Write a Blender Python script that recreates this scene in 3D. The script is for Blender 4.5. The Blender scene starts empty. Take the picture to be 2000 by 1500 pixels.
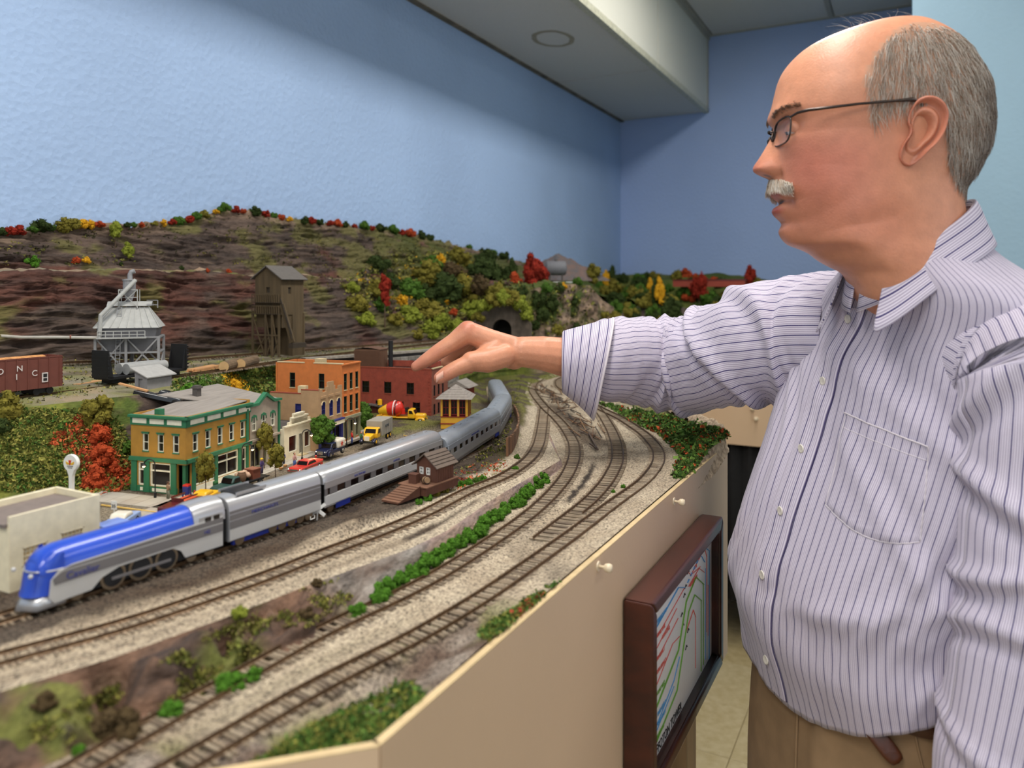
import bpy, bmesh, math, random
from mathutils import Vector, Matrix, noise as mnoise, kdtree
random.seed(7)
SC = bpy.context.scene
COL = SC.collection
# ---------------------------------------------------------------- camera
TH = math.radians(27.5)  # the camera looks 27.5 degrees to the left of the aisle
FPX = 775 / math.tan(TH)  # focal length in pixels of the 2000 x 1500 frame
CZ = 1.45  # eye height
cam = bpy.data.cameras.new('camera')
cam.sensor_width = 36.0
cam.lens = FPX / 2000 * 36.0
cam.shift_y = -190 / 2000
cam.clip_start = 0.02
cam.dof.use_dof = True
cam.dof.focus_distance = 1.12
cam.dof.aperture_fstop = 5.0
camo = bpy.data.objects.new('camera', cam)
COL.objects.link(camo)
camo.location = (0, 0, CZ)
camo.rotation_euler = (math.radians(90), 0, TH)
SC.camera = camo
# ---------------------------------------------------------------- light
world = bpy.data.worlds.new('world')
SC.world = world
world.use_nodes = True
world.node_tree.nodes['Background'].inputs[0].default_value = (0.9, 0.95, 1.0, 1)
world.node_tree.nodes['Background'].inputs[1].default_value = 0.25
def area(name, loc, sx, sy, power, col=(1, .965, .91), rot=(0, 0, 0)):
 l = bpy.data.lights.new(name, 'AREA')
 l.shape = 'RECTANGLE'; l.size = sx; l.size_y = sy; l.energy = power; l.color = col
 o = bpy.data.objects.new(name, l); COL.objects.link(o)
 o.location = loc; o.rotation_euler = rot
 return o
# fluorescent ceiling fixtures, all above the frame
area('ceiling_tube_light', (-.36, -.9, 2.80), .28, 1.2, 26)
area('ceiling_tube_light', (-.36, .75, 2.80), .28, 1.2, 24)
area('ceiling_tube_light', (-.36, 2.4, 2.80), .28, 1.2, 17)
area('ceiling_tube_light', (1.35, -.6, 2.80), .28, 1.2, 16)
area('ceiling_tube_light', (1.35, 1.2, 2.80), .28, 1.2, 10)
# added fill lights at made-up windows behind and to the right of the camera
area('window_daylight', (3.15, .6, 1.62), 1.5, 3.4, 10.5, (.93, .97, 1), (0, math.radians(-90), 0))
area('window_daylight', (.9, -2.12, 1.62), 2.6, 1.5, 5.5, (.93, .97, 1), (math.radians(-90), 0, 0))
vs = SC.view_settings
vs.view_transform = 'Standard'; vs.look = 'None'; vs.exposure = 0.0; vs.gamma = 1.0
vs.use_curve_mapping = False
SC.cycles.use_denoising = True
SC.cycles.max_bounces = 8
# ---------------------------------------------------------------- helpers
def at(px, D, z=None, py=None):
 """world point seen at column px at depth D (height z, or from row py)"""
 xc = (px - 1000) / FPX * D
 X = xc * math.cos(TH) - D * math.sin(TH); Y = xc * math.sin(TH) + D * math.cos(TH)
 if z is None: z = CZ - (py - 560) / FPX * D
 return Vector((X, Y, z))
def on(px, py, z):
 """world point on the level z seen at (px, py)"""
 return at(px, (CZ - z) * FPX / (py - 560), z)
def onx(px, X, py=None, z=None):
 """world point on the plane X = const"""
 k = (px - 1000) / FPX * math.cos(TH) - math.sin(TH)
 return at(px, X / k, z, py)
def ony(px, Y, py=None, z=None):
 k = (px - 1000) / FPX * math.sin(TH) + math.cos(TH)
 return at(px, Y / k, z, py)
def clamp(x, a=0., b=1.): return a if x < a else b if x > b else x
def sstep(a, b, x):
 t = clamp((x - a) / (b - a)); return t * t * (3 - 2 * t)
def lerp(a, b, t): return a + (b - a) * t
def pw(x, pts):
 """piecewise-linear interpolation, eased"""
 if x <= pts[0][0]: return pts[0][1]
 for (x0, y0), (x1, y1) in zip(pts, pts[1:]):
  if x <= x1: return lerp(y0, y1, (x - x0) / (x1 - x0))
 return pts[-1][1]
def cr(x, pts):
 """Catmull-Rom interpolation through (x, y) pairs"""
 n = len(pts)
 if x <= pts[0][0]: return pts[0][1]
 if x >= pts[-1][0]: return pts[-1][1]
 for i in range(n - 1):
  if x <= pts[i + 1][0]: break
 x0, y0 = pts[i]; x1, y1 = pts[i + 1]
 m0 = (y1 - pts[i - 1][1]) / (x1 - pts[i - 1][0]) if i > 0 else (y1 - y0) / (x1 - x0)
 m1 = (pts[i + 2][1] - y0) / (pts[i + 2][0] - x0) if i + 2 < n else (y1 - y0) / (x1 - x0)
 h = x1 - x0; t = (x - x0) / h
 return (2*t**3-3*t*t+1)*y0 + (t**3-2*t*t+t)*h*m0 + (-2*t**3+3*t*t)*y1 + (t**3-t*t)*h*m1
def nz(x, y=0., z=0.): return mnoise.noise(Vector((x, y, z)))
def fbm(x, y, z, o=4):
 s = 0; a = .5; f = 1.
 for _ in range(o):
  s += a * mnoise.noise(Vector((x * f, y * f, z * f))); a *= .5; f *= 2.03
 return s
# ---------------------------------------------------------------- materials
MATS = {}
def srgb(r, g, b):
 f = lambda c: c / 12.92 if c <= .04045 else ((c + .055) / 1.055) ** 2.4
 return (f(r / 255), f(g / 255), f(b / 255), 1)
def newmat(name):
 m = bpy.data.materials.new(name); m.use_nodes = True
 nt = m.node_tree; b = nt.nodes['Principled BSDF']
 return m, nt, b
def nd(nt, typ, **kw):
 n = nt.nodes.new(typ)
 for k, v in kw.items():
  if k.startswith('_'): setattr(n, k[1:], v)
  else: n.inputs[k.replace('_', ' ')].default_value = v
 return n
def mat(name, rgb, rough=.6, metal=0., var=.12, scale=60., bump=0., bscale=None, rgb2=None, coords='Object', spec=.5, coat=0., stretch=None, detail=4):
 """plain procedural material: noise-varied colour with optional fine relief"""
 if name in MATS: return MATS[name]
 m, nt, b = newmat(name)
 L = nt.links.new
 c1 = srgb(*rgb)
 c2 = srgb(*rgb2) if rgb2 else tuple(clamp(c * (1 - 2 * var)) for c in c1[:3]) + (1,)
 tc = nd(nt, 'ShaderNodeTexCoord')
 src = tc.outputs[coords]
 if stretch:
  mp = nd(nt, 'ShaderNodeMapping'); mp.inputs['Scale'].default_value = stretch
  L(src, mp.inputs[0]); src = mp.outputs[0]
 n = nd(nt, 'ShaderNodeTexNoise', Scale=scale, Detail=detail)
 L(src, n.inputs['Vector'])
 mx = nd(nt, 'ShaderNodeMix', _data_type='RGBA')
 rp = nd(nt, 'ShaderNodeMapRange'); rp.inputs[1].default_value = .35; rp.inputs[2].default_value = .65
 L(n.outputs['Fac'], rp.inputs[0]); L(rp.outputs[0], mx.inputs[0])
 mx.inputs[6].default_value = c1; mx.inputs[7].default_value = c2
 L(mx.outputs[2], b.inputs['Base Color'])
 b.inputs['Roughness'].default_value = rough; b.inputs['Metallic'].default_value = metal
 b.inputs['Specular IOR Level'].default_value = spec; b.inputs['Coat Weight'].default_value = coat
 if bump:
  n2 = nd(nt, 'ShaderNodeTexNoise', Scale=bscale or scale, Detail=4)
  L(src, n2.inputs['Vector'])
  bp = nd(nt, 'ShaderNodeBump', Strength=1., Distance=bump)
  L(n2.outputs['Fac'], bp.inputs['Height']); L(bp.outputs[0], b.inputs['Normal'])
 MATS[name] = m
 return m
def vmat(name, rough=.9, grain=900., gamt=.35, bump=.0006, bscale=700., stretch=None, spec=.2):
 """material coloured by the mesh's own 'tint' attribute (what the ground is made of), with grain"""
 if name in MATS: return MATS[name]
 m, nt, b = newmat(name); L = nt.links.new
 a = nd(nt, 'ShaderNodeAttribute', _attribute_name='tint')
 tc = nd(nt, 'ShaderNodeTexCoord'); src = tc.outputs['Object']
 if stretch:
  mp = nd(nt, 'ShaderNodeMapping'); mp.inputs['Scale'].default_value = stretch
  L(src, mp.inputs[0]); src = mp.outputs[0]
 n = nd(nt, 'ShaderNodeTexNoise', Scale=grain, Detail=3, Roughness=.7); L(src, n.inputs['Vector'])
 mr = nd(nt, 'ShaderNodeMapRange'); mr.inputs[1].default_value = .3; mr.inputs[2].default_value = .7
 mr.inputs[3].default_value = 1 - gamt; mr.inputs[4].default_value = 1 + gamt
 L(n.outputs['Fac'], mr.inputs[0])
 mx = nd(nt, 'ShaderNodeMix', _data_type='RGBA', _blend_type='MULTIPLY'); mx.inputs[0].default_value = 1
 L(a.outputs['Color'], mx.inputs[6]); L(mr.outputs[0], mx.inputs[7])
 L(mx.outputs[2], b.inputs['Base Color'])
 b.inputs['Roughness'].default_value = rough; b.inputs['Specular IOR Level'].default_value = spec
 n2 = nd(nt, 'ShaderNodeTexNoise', Scale=bscale, Detail=4); L(src, n2.inputs['Vector'])
 bp = nd(nt, 'ShaderNodeBump', Strength=1., Distance=bump)
 L(n2.outputs['Fac'], bp.inputs['Height']); L(bp.outputs[0], b.inputs['Normal'])
 MATS[name] = m
 return m
def glow(name, rgb, power):
 if name in MATS: return MATS[name]
 m, nt, b = newmat(name)
 b.inputs['Base Color'].default_value = srgb(*rgb); b.inputs['Emission Color'].default_value = srgb(*rgb)
 b.inputs['Emission Strength'].default_value = power
 n = nd(nt, 'ShaderNodeTexNoise', Scale=40.)
 nt.links.new(n.outputs['Fac'], b.inputs['Roughness'])
 MATS[name] = m; return m
# ---------------------------------------------------------------- mesh builder
class MB:
 def __init__(s): s.v = []; s.f = []
 def add(s, vs_, fs):
  o = len(s.v); s.v += [tuple(p) for p in vs_]; s.f += [tuple(i + o for i in f) for f in fs]; return s
 def box(s, c, d, R=None, taper=1.):
  x, y, z = d[0] / 2, d[1] / 2, d[2] / 2
  P = [Vector((sx * x * (taper if sz > 0 else 1), sy * y * (taper if sz > 0 else 1), sz * z)) for sz in (-1, 1) for sy in (-1, 1) for sx in (-1, 1)]
  if R is not None: P = [R @ p for p in P]
  c = Vector(c)
  return s.add([p + c for p in P], [(0, 2, 3, 1), (4, 5, 7, 6), (0, 1, 5, 4), (2, 6, 7, 3), (0, 4, 6, 2), (1, 3, 7, 5)])
 def bb(s, a, b):
  return s.box([(a[i] + b[i]) / 2 for i in range(3)], [abs(b[i] - a[i]) for i in range(3)])
 def rbox(s, c, d, r, n=3, R=None):
  """box rounded on its vertical and top edges"""
  x, y, z = d[0] / 2, d[1] / 2, d[2] / 2
  r = min(r, x * .98, y * .98)
  def ring(k, zz):
   o = []
   for cx, cy, a0 in ((x - r, y - r, 0), (-x + r, y - r, 90), (-x + r, -y + r, 180), (x - r, -y + r, 270)):
    for i in range(n + 1):
     a = math.radians(a0 + 90 * i / n); o.append(Vector((cx + (r - k) * math.cos(a), cy + (r - k) * math.sin(a), zz)))
   return o
  rs = [ring(0, -z)] + [ring(r * (1 - math.cos(math.radians(90 * i / n))), z - r + r * math.sin(math.radians(90 * i / n))) for i in range(n)] + [ring(r * .98, z)]
  m = len(rs[0]); V = [p for q in rs for p in q]
  if R is not None: V = [R @ p for p in V]
  c = Vector(c); V = [p + c for p in V]
  Fs = [(k * m + i, k * m + (i + 1) % m, (k + 1) * m + (i + 1) % m, (k + 1) * m + i) for k in range(len(rs) - 1) for i in range(m)]
  Fs.append(tuple(range(m))[::-1]); Fs.append(tuple((len(rs) - 1) * m + i for i in range(m)))
  return s.add(V, Fs)
 def tube(s, pts, r, n=8, cap=True, closed=False):
  pts = [Vector(p) for p in pts]; k = len(pts)
  rr = r if isinstance(r, (list, tuple)) else [r] * k
  V = []; up = None
  for i, p in enumerate(pts):
   t = (pts[min(i + 1, k - 1)] - pts[max(i - 1, 0)])
   if closed: t = pts[(i + 1) % k] - pts[i - 1]
   t.normalize()
   if up is None:
    up = Vector((0, 0, 1)) if abs(t.z) < .9 else Vector((1, 0, 0))
   up = (up - t * up.dot(t)).normalized(); b = t.cross(up)
   for j in range(n):
    a = 2 * math.pi * j / n + math.pi / n
    V.append(p + (up * math.cos(a) + b * math.sin(a)) * rr[i])
  Fs = [(i * n + j, i * n + (j + 1) % n, (i + 1) * n + (j + 1) % n, (i + 1) * n + j) for i in range(k - 1) for j in range(n)]
  if closed: Fs += [((k - 1) * n + j, (k - 1) * n + (j + 1) % n, (j + 1) % n, j) for j in range(n)]
  elif cap: Fs += [tuple(range(n))[::-1], tuple((k - 1) * n + j for j in range(n))]
  return s.add(V, Fs)
 def bar(s, a, b, w, h=None):
  """rectangular bar from a to b"""
  h = h or w; a = Vector(a); b = Vector(b); t = (b - a); l = t.length; t.normalize()
  up = Vector((0, 0, 1)) if abs(t.z) < .95 else Vector((1, 0, 0))
  x = t.cross(up).normalized(); y = x.cross(t)
  V = [p + x * (sx * w / 2) + y * (sy * h / 2) for p in (a, b) for sy in (-1, 1) for sx in (-1, 1)]
  return s.add(V, [(0, 1, 3, 2), (4, 6, 7, 5), (0, 4, 5, 1), (2, 3, 7, 6), (0, 2, 6, 4), (1, 5, 7, 3)])
 def lathe(s, prof, n=16, c=(0, 0, 0), R=None):
  c = Vector(c); V = []
  for r, z in prof:
   for j in range(n):
    a = 2 * math.pi * j / n
    p = Vector((r * math.cos(a), r * math.sin(a), z))
    if R is not None: p = R @ p
    V.append(p + c)
  k = len(prof)
  Fs = [(i * n + j, i * n + (j + 1) % n, (i + 1) * n + (j + 1) % n, (i + 1) * n + j) for i in range(k - 1) for j in range(n)]
  Fs += [tuple(range(n))[::-1], tuple((k - 1) * n + j for j in range(n))]
  return s.add(V, Fs)
 def ball(s, c, r, n=8, sc=(1, 1, 1)):
  m = max(4, n // 2 + 1)
  c = Vector(c); V = [];
  for i in range(m + 1):
   t = math.pi * i / m
   for j in range(n):
    a = 2 * math.pi * j / n
    V.append(c + Vector((r * sc[0] * math.sin(t) * math.cos(a), r * sc[1] * math.sin(t) * math.sin(a), r * sc[2] * math.cos(t))))
  return s.add(V, [(i * n + j, (i + 1) * n + j, (i + 1) * n + (j + 1) % n, i * n + (j + 1) % n) for i in range(m) for j in range(n)])
 def prism(s, poly, d, O=(0, 0, 0), U=(1, 0, 0), Vv=(0, 0, 1)):
  """2-D outline in the plane (U, Vv) at O, extruded by vector d"""
  O = Vector(O); U = Vector(U); Vv = Vector(Vv); d = Vector(d)
  A = [O + U * a + Vv * b for a, b in poly]; k = len(A)
  return s.add(A + [p + d for p in A], [tuple(range(k))[::-1], tuple(k + i for i in range(k))] + [(i, (i + 1) % k, k + (i + 1) % k, k + i) for i in range(k)])
 def loft(s, rings, close=True, caps=False):
  n = len(rings[0]); V = [p for r in rings for p in r]
  Fs = [(i * n + j, i * n + (j + 1) % n, (i + 1) * n + (j + 1) % n, (i + 1) * n + j) for i in range(len(rings) - 1) for j in range(n if close else n - 1)]
  if caps: Fs += [tuple(range(n))[::-1], tuple((len(rings) - 1) * n + j for j in range(n))]
  return s.add(V, Fs)
 def build(s, name, m, parent=None, smooth=False, loc=None, rz=None, bevel=0, autosm=None):
  me = bpy.data.meshes.new(name); me.from_pydata(s.v, [], s.f); me.update()
  if smooth or autosm is not None: me.polygons.foreach_set('use_smooth', [True] * len(me.polygons))
  if autosm is not None: me.set_sharp_from_angle(angle=math.radians(autosm))
  if m is not None: me.materials.append(m)
  o = bpy.data.objects.new(name, me); COL.objects.link(o)
  if parent is not None: o.parent = parent
  if loc is not None: o.location = loc
  if rz is not None: o.rotation_euler = (0, 0, rz)
  if bevel:
   b = o.modifiers.new('bevel', 'BEVEL'); b.width = bevel; b.segments = 2; b.limit_method = 'ANGLE'
  return o
def tag(o, label, cat, group=None, kind=None):
 if label: o['label'] = label
 if cat: o['category'] = cat
 if group: o['group'] = group
 if kind: o['kind'] = kind
 return o
def thing(name, label, cat, loc=(0, 0, 0), rz=0, group=None):
 o = bpy.data.objects.new(name, None); COL.objects.link(o)
 o.location = loc; o.rotation_euler = (0, 0, rz); o.empty_display_size = .01
 return tag(o, label, cat, group)
def struct(name, mb, m, parent=None, **k):
 o = mb.build(name, m, parent, **k)
 if parent is None: o['kind'] = 'structure'
 return o
def copy_tree(o, parent=None):
 c = o.copy(); COL.objects.link(c); c.parent = parent
 for ch in list(o.children): copy_tree(ch, c)
 return c
def paint(o, fn):
 """per-vertex 'tint' from a function of the vertex position"""
 me = o.data; a = me.color_attributes.new('tint', 'FLOAT_COLOR', 'POINT')
 buf = []
 for v in me.vertices: buf.extend(fn(v.co))
 a.data.foreach_set('color', buf)
def text(body, size, m, parent, loc, rot, name='lettering', depth=.0002, align='LEFT', sx=1.):
 cu = bpy.data.curves.new(name, 'FONT'); cu.body = body; cu.size = size; cu.extrude = depth; cu.align_x = align
 o = bpy.data.objects.new(name, cu); COL.objects.link(o)
 dg = bpy.context.evaluated_depsgraph_get(); me = bpy.data.meshes.new_from_object(o.evaluated_get(dg))
 bpy.data.objects.remove(o); bpy.data.curves.remove(cu)
 me.name = name; me.materials.clear(); me.materials.append(m)
 o = bpy.data.objects.new(name, me); COL.objects.link(o)
 o.parent = parent; o.location = loc; o.rotation_euler = rot; o.scale = (sx, 1, 1)
 return o
# ================================================================ the room
WX, BY, CEIL, SOF, SFX = -1.5, 4.26, 2.84, 2.42, -.99
def wall_mat(name, c1, c2, bumpd):
 m, nt, b = newmat(name); L = nt.links.new
 tc = nd(nt, 'ShaderNodeTexCoord')
 n1 = nd(nt, 'ShaderNodeTexNoise', Scale=1.6, Detail=3); L(tc.outputs['Object'], n1.inputs['Vector'])
 mx = nd(nt, 'ShaderNodeMix', _data_type='RGBA'); mx.inputs[6].default_value = srgb(*c1); mx.inputs[7].default_value = srgb(*c2)
 mr = nd(nt, 'ShaderNodeMapRange'); mr.inputs[1].default_value = .4; mr.inputs[2].default_value = .62
 L(n1.outputs['Fac'], mr.inputs[0]); L(mr.outputs[0], mx.inputs[0]); L(mx.outputs[2], b.inputs['Base Color'])
 n2 = nd(nt, 'ShaderNodeTexNoise', Scale=95., Detail=3); L(tc.outputs['Object'], n2.inputs['Vector'])
 n3 = nd(nt, 'ShaderNodeTexVoronoi', Scale=70.); L(tc.outputs['Object'], n3.inputs['Vector'])
 mu = nd(nt, 'ShaderNodeMath', _operation='ADD'); L(n2.outputs['Fac'], mu.inputs[0]); L(n3.outputs['Distance'], mu.inputs[1])
 bp = nd(nt, 'ShaderNodeBump', Strength=1., Distance=bumpd); L(mu.outputs[0], bp.inputs['Height']); L(bp.outputs[0], b.inputs['Normal'])
 b.inputs['Roughness'].default_value = .62; b.inputs['Specular IOR Level'].default_value = .3
 return m
M_blue = wall_mat('blue_wall_paint', (168, 193, 228), (160, 184, 218), .0012)
M_blue2 = wall_mat('blue_back_wall_paint', (164, 186, 228), (157, 179, 221), .0008)
M_pale = wall_mat('pale_blue_paint', (156, 186, 204), (150, 179, 197), .0004)
M_white = mat('off_white_paint', (225, 222, 212), .8, var=.03, scale=3)
M_tile = mat('ceiling_panel', (214, 212, 206), .95, var=.05, scale=260, bump=.0006, bscale=400)
M_tile2 = mat('soffit_panel', (224, 222, 208), .9, var=.03, scale=200, bump=.0004, bscale=300)
M_grid = mat('ceiling_grid_trim', (176, 172, 158), .5, var=.06, scale=20)
# floor: sheet under individually laid vinyl tiles
def floor_mat(name, c, c2):
 return mat(name, c, .35, rgb2=c2, scale=34, bump=.0002, bscale=40, detail=6)
struct('floor', MB().bb((WX, -2.2, -.02), (3.2, BY, 0)), mat('floor_joint', (150, 132, 95), .7))
fl = bpy.data.objects['floor']
FT = [floor_mat('vinyl_tile_%d' % i, c, c2) for i, (c, c2) in enumerate((((206, 188, 146), (190, 170, 124)), ((202, 184, 140), (184, 164, 118)), ((210, 194, 154), (194, 176, 132))))]
tm = MB().rbox((0, 0, .0015), (.3025, .3025, .003), .0008, n=1)
proto = tm.build('floor_tile', None, fl, loc=(0, 0, -5))
pm = []
for m_ in FT:
 me = proto.data.copy(); me.materials.append(m_); pm.append(me)
bpy.data.objects.remove(proto)
rnd = random.Random(3)
for i in range(8):
 for j in range(13):
  o = bpy.data.objects.new('floor_tile', pm[rnd.randrange(3)]); COL.objects.link(o); o.parent = fl
  o.location = (-1.25 + i * .305, .4 + j * .305, 0)
  o.rotation_euler = (0, 0, rnd.randrange(4) * math.pi / 2)
# walls
struct('wall_left', MB().bb((WX - .1, -2.2, 0), (WX, BY + .1, CEIL)), M_blue)
struct('wall_back', MB().bb((WX, BY, 0), (3.2, BY + .1, CEIL)), M_blue2)
struct('wall_right', MB().bb((3.2, -2.2, 0), (3.3, BY + .1, CEIL)), M_white)
struct('wall_front', MB().bb((WX - .1, -2.3, 0), (3.3, -2.2, CEIL)), M_white)
M_fillglow = glow('window_pane_daylight', (214, 230, 250), .5)  # glowing panes of two made-up windows, added to go with the fill lights
for n_, a_, b_ in (('window_1', (3.17, -1.1, .87), (3.2, 2.3, 2.37)), ('window_2', (-.4, -2.2, .87), (2.2, -2.17, 2.37))):
 w_ = struct(n_, MB().bb(a_, b_), M_white); k_ = 1 if n_ == 'window_1' else 0
 for i in range(3):
  p0, p1 = list(a_), list(b_); L_ = (b_[k_] - a_[k_]); p0[k_] = a_[k_] + .06 + i * (L_ - .03) / 3; p1[k_] = p0[k_] + (L_ - .03) / 3 - .09; p0[2] += .06; p1[2] -= .06
  if k_: p0[0] -= .004
  else: p1[1] += .004
  MB().bb(p0, p1).build('pane', M_fillglow, w_)
struct('wall_projection', MB().bb((.012, 2.70, 0), (.62, BY, CEIL)), M_pale)
w2 = struct('wall_pier', MB().bb((.62, 2.55, 0), (1.6, BY, CEIL)), M_pale)
tag(MB().box((.118, 2.6985, 1.855), (.05, .003, .006), R=Matrix.Rotation(math.radians(-6), 3, 'Y')).build('paint_mark', mat('yellow_scuff', (216, 190, 96), .7), bpy.data.objects['wall_projection']), 'small yellow scuff', None)
# ceiling panels in a grid, with the boxed soffit along the left wall
ce = struct('ceiling', MB().bb((WX - .1, -2.3, CEIL + .012), (3.3, BY + .1, CEIL + .1)), M_grid)
rnd = random.Random(5)
for i in range(6):
 for j in range(5):
  x0 = SFX + .02 + i * .62; y1 = BY - .01 - j * 1.22
  MB().bb((x0 + .012, y1 - 1.2, CEIL), (x0 + .608, y1, CEIL + .012)).build('ceiling_panel', M_tile, ce)
# every seam of the grid
for i in range(6):
 x0 = SFX + .015 + i * .62
 MB().bb((x0 - .012, -2.2, CEIL - .004), (x0 + .012, BY, CEIL + .012)).build('ceiling_rail', M_grid, ce)
for j in range(5):
 y1 = BY - j * 1.22
 MB().bb((SFX, y1 - .024, CEIL - .0035), (3.2, y1, CEIL + .012)).build('ceiling_rail', M_grid, ce)
so = struct('soffit', MB().bb((WX, -2.2, SOF + .012), (SFX - .012, BY, CEIL)), M_grid)
ys = [BY, BY - .95, BY - 2.17, BY - 3.39, BY - 4.61, BY - 5.83]
for j in range(5):
 MB().bb((WX + .02, ys[j + 1] + .006, SOF), (SFX - .018, ys[j] - .006, SOF + .012)).build('soffit_panel', M_tile, so)
 MB().bb((SFX - .012, ys[j + 1] + .006, SOF + .02), (SFX, ys[j] - .006, CEIL - .02)).build('face_panel', M_tile2, so)
MB().bb((SFX - .024, -2.2, SOF - .004), (SFX + .004, BY, SOF + .022)).build('corner_trim', mat('cream_metal_trim', (205, 203, 180), .45), so)
MB().bb((SFX - .01, -2.2, CEIL - .022), (SFX + .012, BY, CEIL + .002)).build('corner_trim', M_grid, so)
MB().bb((WX, -2.2, SOF - .006), (WX + .022, BY, SOF + .014)).build('wall_angle', mat('stained_trim', (128, 118, 100), .7, var=.3, scale=14), so)
MB().bb((SFX - .012, BY - .02, SOF), (SFX + .004, BY, CEIL)).build('wall_angle', M_grid, so)
# dried water ring on the soffit panel
mb = MB(); R_ = []
c = Vector((-1.235, 2.72, SOF - .0006))
for k in range(40):
 a = 2 * math.pi * k / 40
 r = .085 * (1 + .08 * nz(math.cos(a) * 2, math.sin(a) * 2, 4))
 R_.append((c + Vector((math.cos(a) * r * .95, math.sin(a) * r * 1.25, 0)), c + Vector((math.cos(a) * r * .72, math.sin(a) * r * .98, 0))))
mb.loft([[p[0] for p in R_], [p[1] for p in R_]])
mb.build('water_stain', mat('water_stain', (166, 158, 138), .95, var=.06, scale=40), so)
# ================================================================ the model railroad's scenery
ZL = 1.18  # lower bench (outer tracks)
def zup(Y): return ZL + .02 * (1 - sstep(.75, 1.3, Y))  # the town bench is a little higher on the left
ZP = 1.295  # yard plateau behind the town
T_edge = [(-.2, -.62), (.22, -.42), (.36, -.280), (1.31, -.280), (1.37, -.31), (1.50, -.41), (1.66, -.55), (1.80, -.68), (1.95, -.76), (2.1, -.80), (3.1, -.80)]
T_foot = [(-.2, -.46), (.2, -.437), (.26, -.431), (.36, -.411), (.5, -.403), (.6, -.410), (.72, -.413), (.96, -.448), (1.05, -.46), (1.3, -.60), (1.5, -.71), (1.7, -.83), (1.9, -.92), (2.1, -.93), (3.1, -.93)]
T_top = [(-.2, -.56), (.2, -.52), (.27, -.498), (.33, -.476), (.41, -.458), (.485, -.4465), (.6, -.4225), (.66, -.4195), (.78, -.4335), (.95, -.452), (1.05, -.465), (1.3, -.605), (1.5, -.715), (1.7, -.835), (1.9, -.925), (2.1, -.935), (3.1, -.935)]
T_back = [(-.2, -.90), (.5, -.91), (.58, -.92), (.7, -.91), (.78, -.90), (.86, -.95), (1.0, -1.06), (1.15, -1.09), (1.26, -1.065), (1.5, -.993), (1.7, -1.05), (1.9, -1.10), (2.03, -1.045), (2.12, -.97), (2.45, -.95), (3.1, -.95)]
T_pf = [(-.2, -.99), (.6, -1.005), (.7, -.985), (.79, -.965), (.88, -1.01), (1.0, -1.11), (1.15, -1.115), (1.26, -1.08), (1.5, -1.005), (1.7, -1.06), (1.9, -1.11), (2.03, -1.055), (2.12, -.985), (2.3, -1.0), (2.45, -.975), (2.75, -.99), (3.1, -.99)]
T_pz = [(-.2, ZP), (2.045, ZP), (2.075, 1.445), (2.25, 1.462), (2.45, 1.455), (2.6, 1.40), (2.8, 1.36), (3.2, 1.36)]
T_rb = [(-.2, -1.36), (1.0, -1.37), (1.2, -1.345), (1.35, -1.29), (1.6, -1.225), (1.8, -1.18), (2.03, -1.16), (2.12, -1.10), (2.6, -1.12), (3.1, -1.12)]
T_rbz = [(-.2, .03), (.7, .028), (1.1, .006), (3.2, .004)]
T_lf = [(-.2, -1.41), (1.2, -1.405), (1.5, -1.375), (1.8, -1.35), (2.03, -1.33), (2.3, -1.30), (2.7, -1.28), (3.1, -1.28)]
T_lz = [(-.2, 1.468), (.6, 1.474), (1.0, 1.485), (1.33, 1.479), (1.9, 1.466), (2.2, 1.50), (2.5, 1.48), (2.8, 1.46), (3.2, 1.44)]
T_rz = [(-.2, 1.50), (.5, 1.53), (.82, 1.552), (.95, 1.575), (1.08, 1.585), (1.2, 1.60), (1.33, 1.642), (1.45, 1.640), (1.55, 1.632), (1.85, 1.634), (2.13, 1.625), (2.46, 1.60), (2.88, 1.56), (3.2, 1.53)]
def edge_z(Y): return ZL + .004 - .012 * sstep(.5, .2, Y) + .020 * sstep(1.18, 1.33, Y) * (1 - sstep(1.62, 1.9, Y))
# ---- track centre lines
def levelled(pts, upper):
 out = []
 for px, py in pts:
  z = ZL + (.015 if upper else 0)
  for _ in range(6):
   p = on(px, py, z); z = zup(p.y) if upper else ZL
  out.append((p.x, p.y))
 return out
def smooth_path(pts, step=.004, sig=.035):
 q = [Vector((a, b, 0)) for a, b in pts]
 # resample
 r = [];
 for a, b in zip(q, q[1:]):
  n = max(1, int((b - a).length / step)); r += [a.lerp(b, i / n) for i in range(n)]
 r.append(q[-1])
 k = int(sig / step); w = [math.exp(-.5 * (i / k) ** 2) for i in range(-2 * k, 2 * k + 1)]
 out = []
 N = len(r)
 for i in range(N):
  s = Vector((0, 0, 0)); W = 0
  for j, ww in zip(range(i - 2 * k, i + 2 * k + 1), w):
   if j < 0: p = r[0] * 2 - r[min(N - 1, -j)]
   elif j >= N: p = r[-1] * 2 - r[max(0, 2 * (N - 1) - j)]
   else: p = r[j]
   s += p * ww; W += ww
  out.append(s / W)
 return out
TR1 = smooth_path([(-.385, .12), (-.366, .25)] + levelled([(520, 1406), (600, 1354), (800, 1258), (950, 1168), (1110, 1054), (1200, 985), (1260, 943), (1287, 907), (1287, 880), (1260, 850), (1215, 820), (1170, 799), (1134, 778), (1107, 766), (1092, 756)], 0) + [(-.90, 2.02), (-.90, 2.3), (-.86, 2.7)])
TR2 = smooth_path(levelled([(1056, 1057), (1110, 1015), (1155, 979), (1188, 940), (1206, 904), (1206, 871), (1194, 841), (1178, 814), (1163, 796)], 0), sig=.03)
TR3 = smooth_path([(-.412, .1), (-.409, .2)] + levelled([(320, 1410), (480, 1322), (640, 1230), (780, 1170), (880, 1115), (985, 1045), (1035, 1009), (1080, 967), (1110, 928), (1123, 892), (1122, 868), (1107, 841), (1086, 817), (1068, 802), (1050, 781), (1038, 763)], 0) + [(-.93, 1.92), (-.965, 2.1), (-.96, 2.3)])
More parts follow.
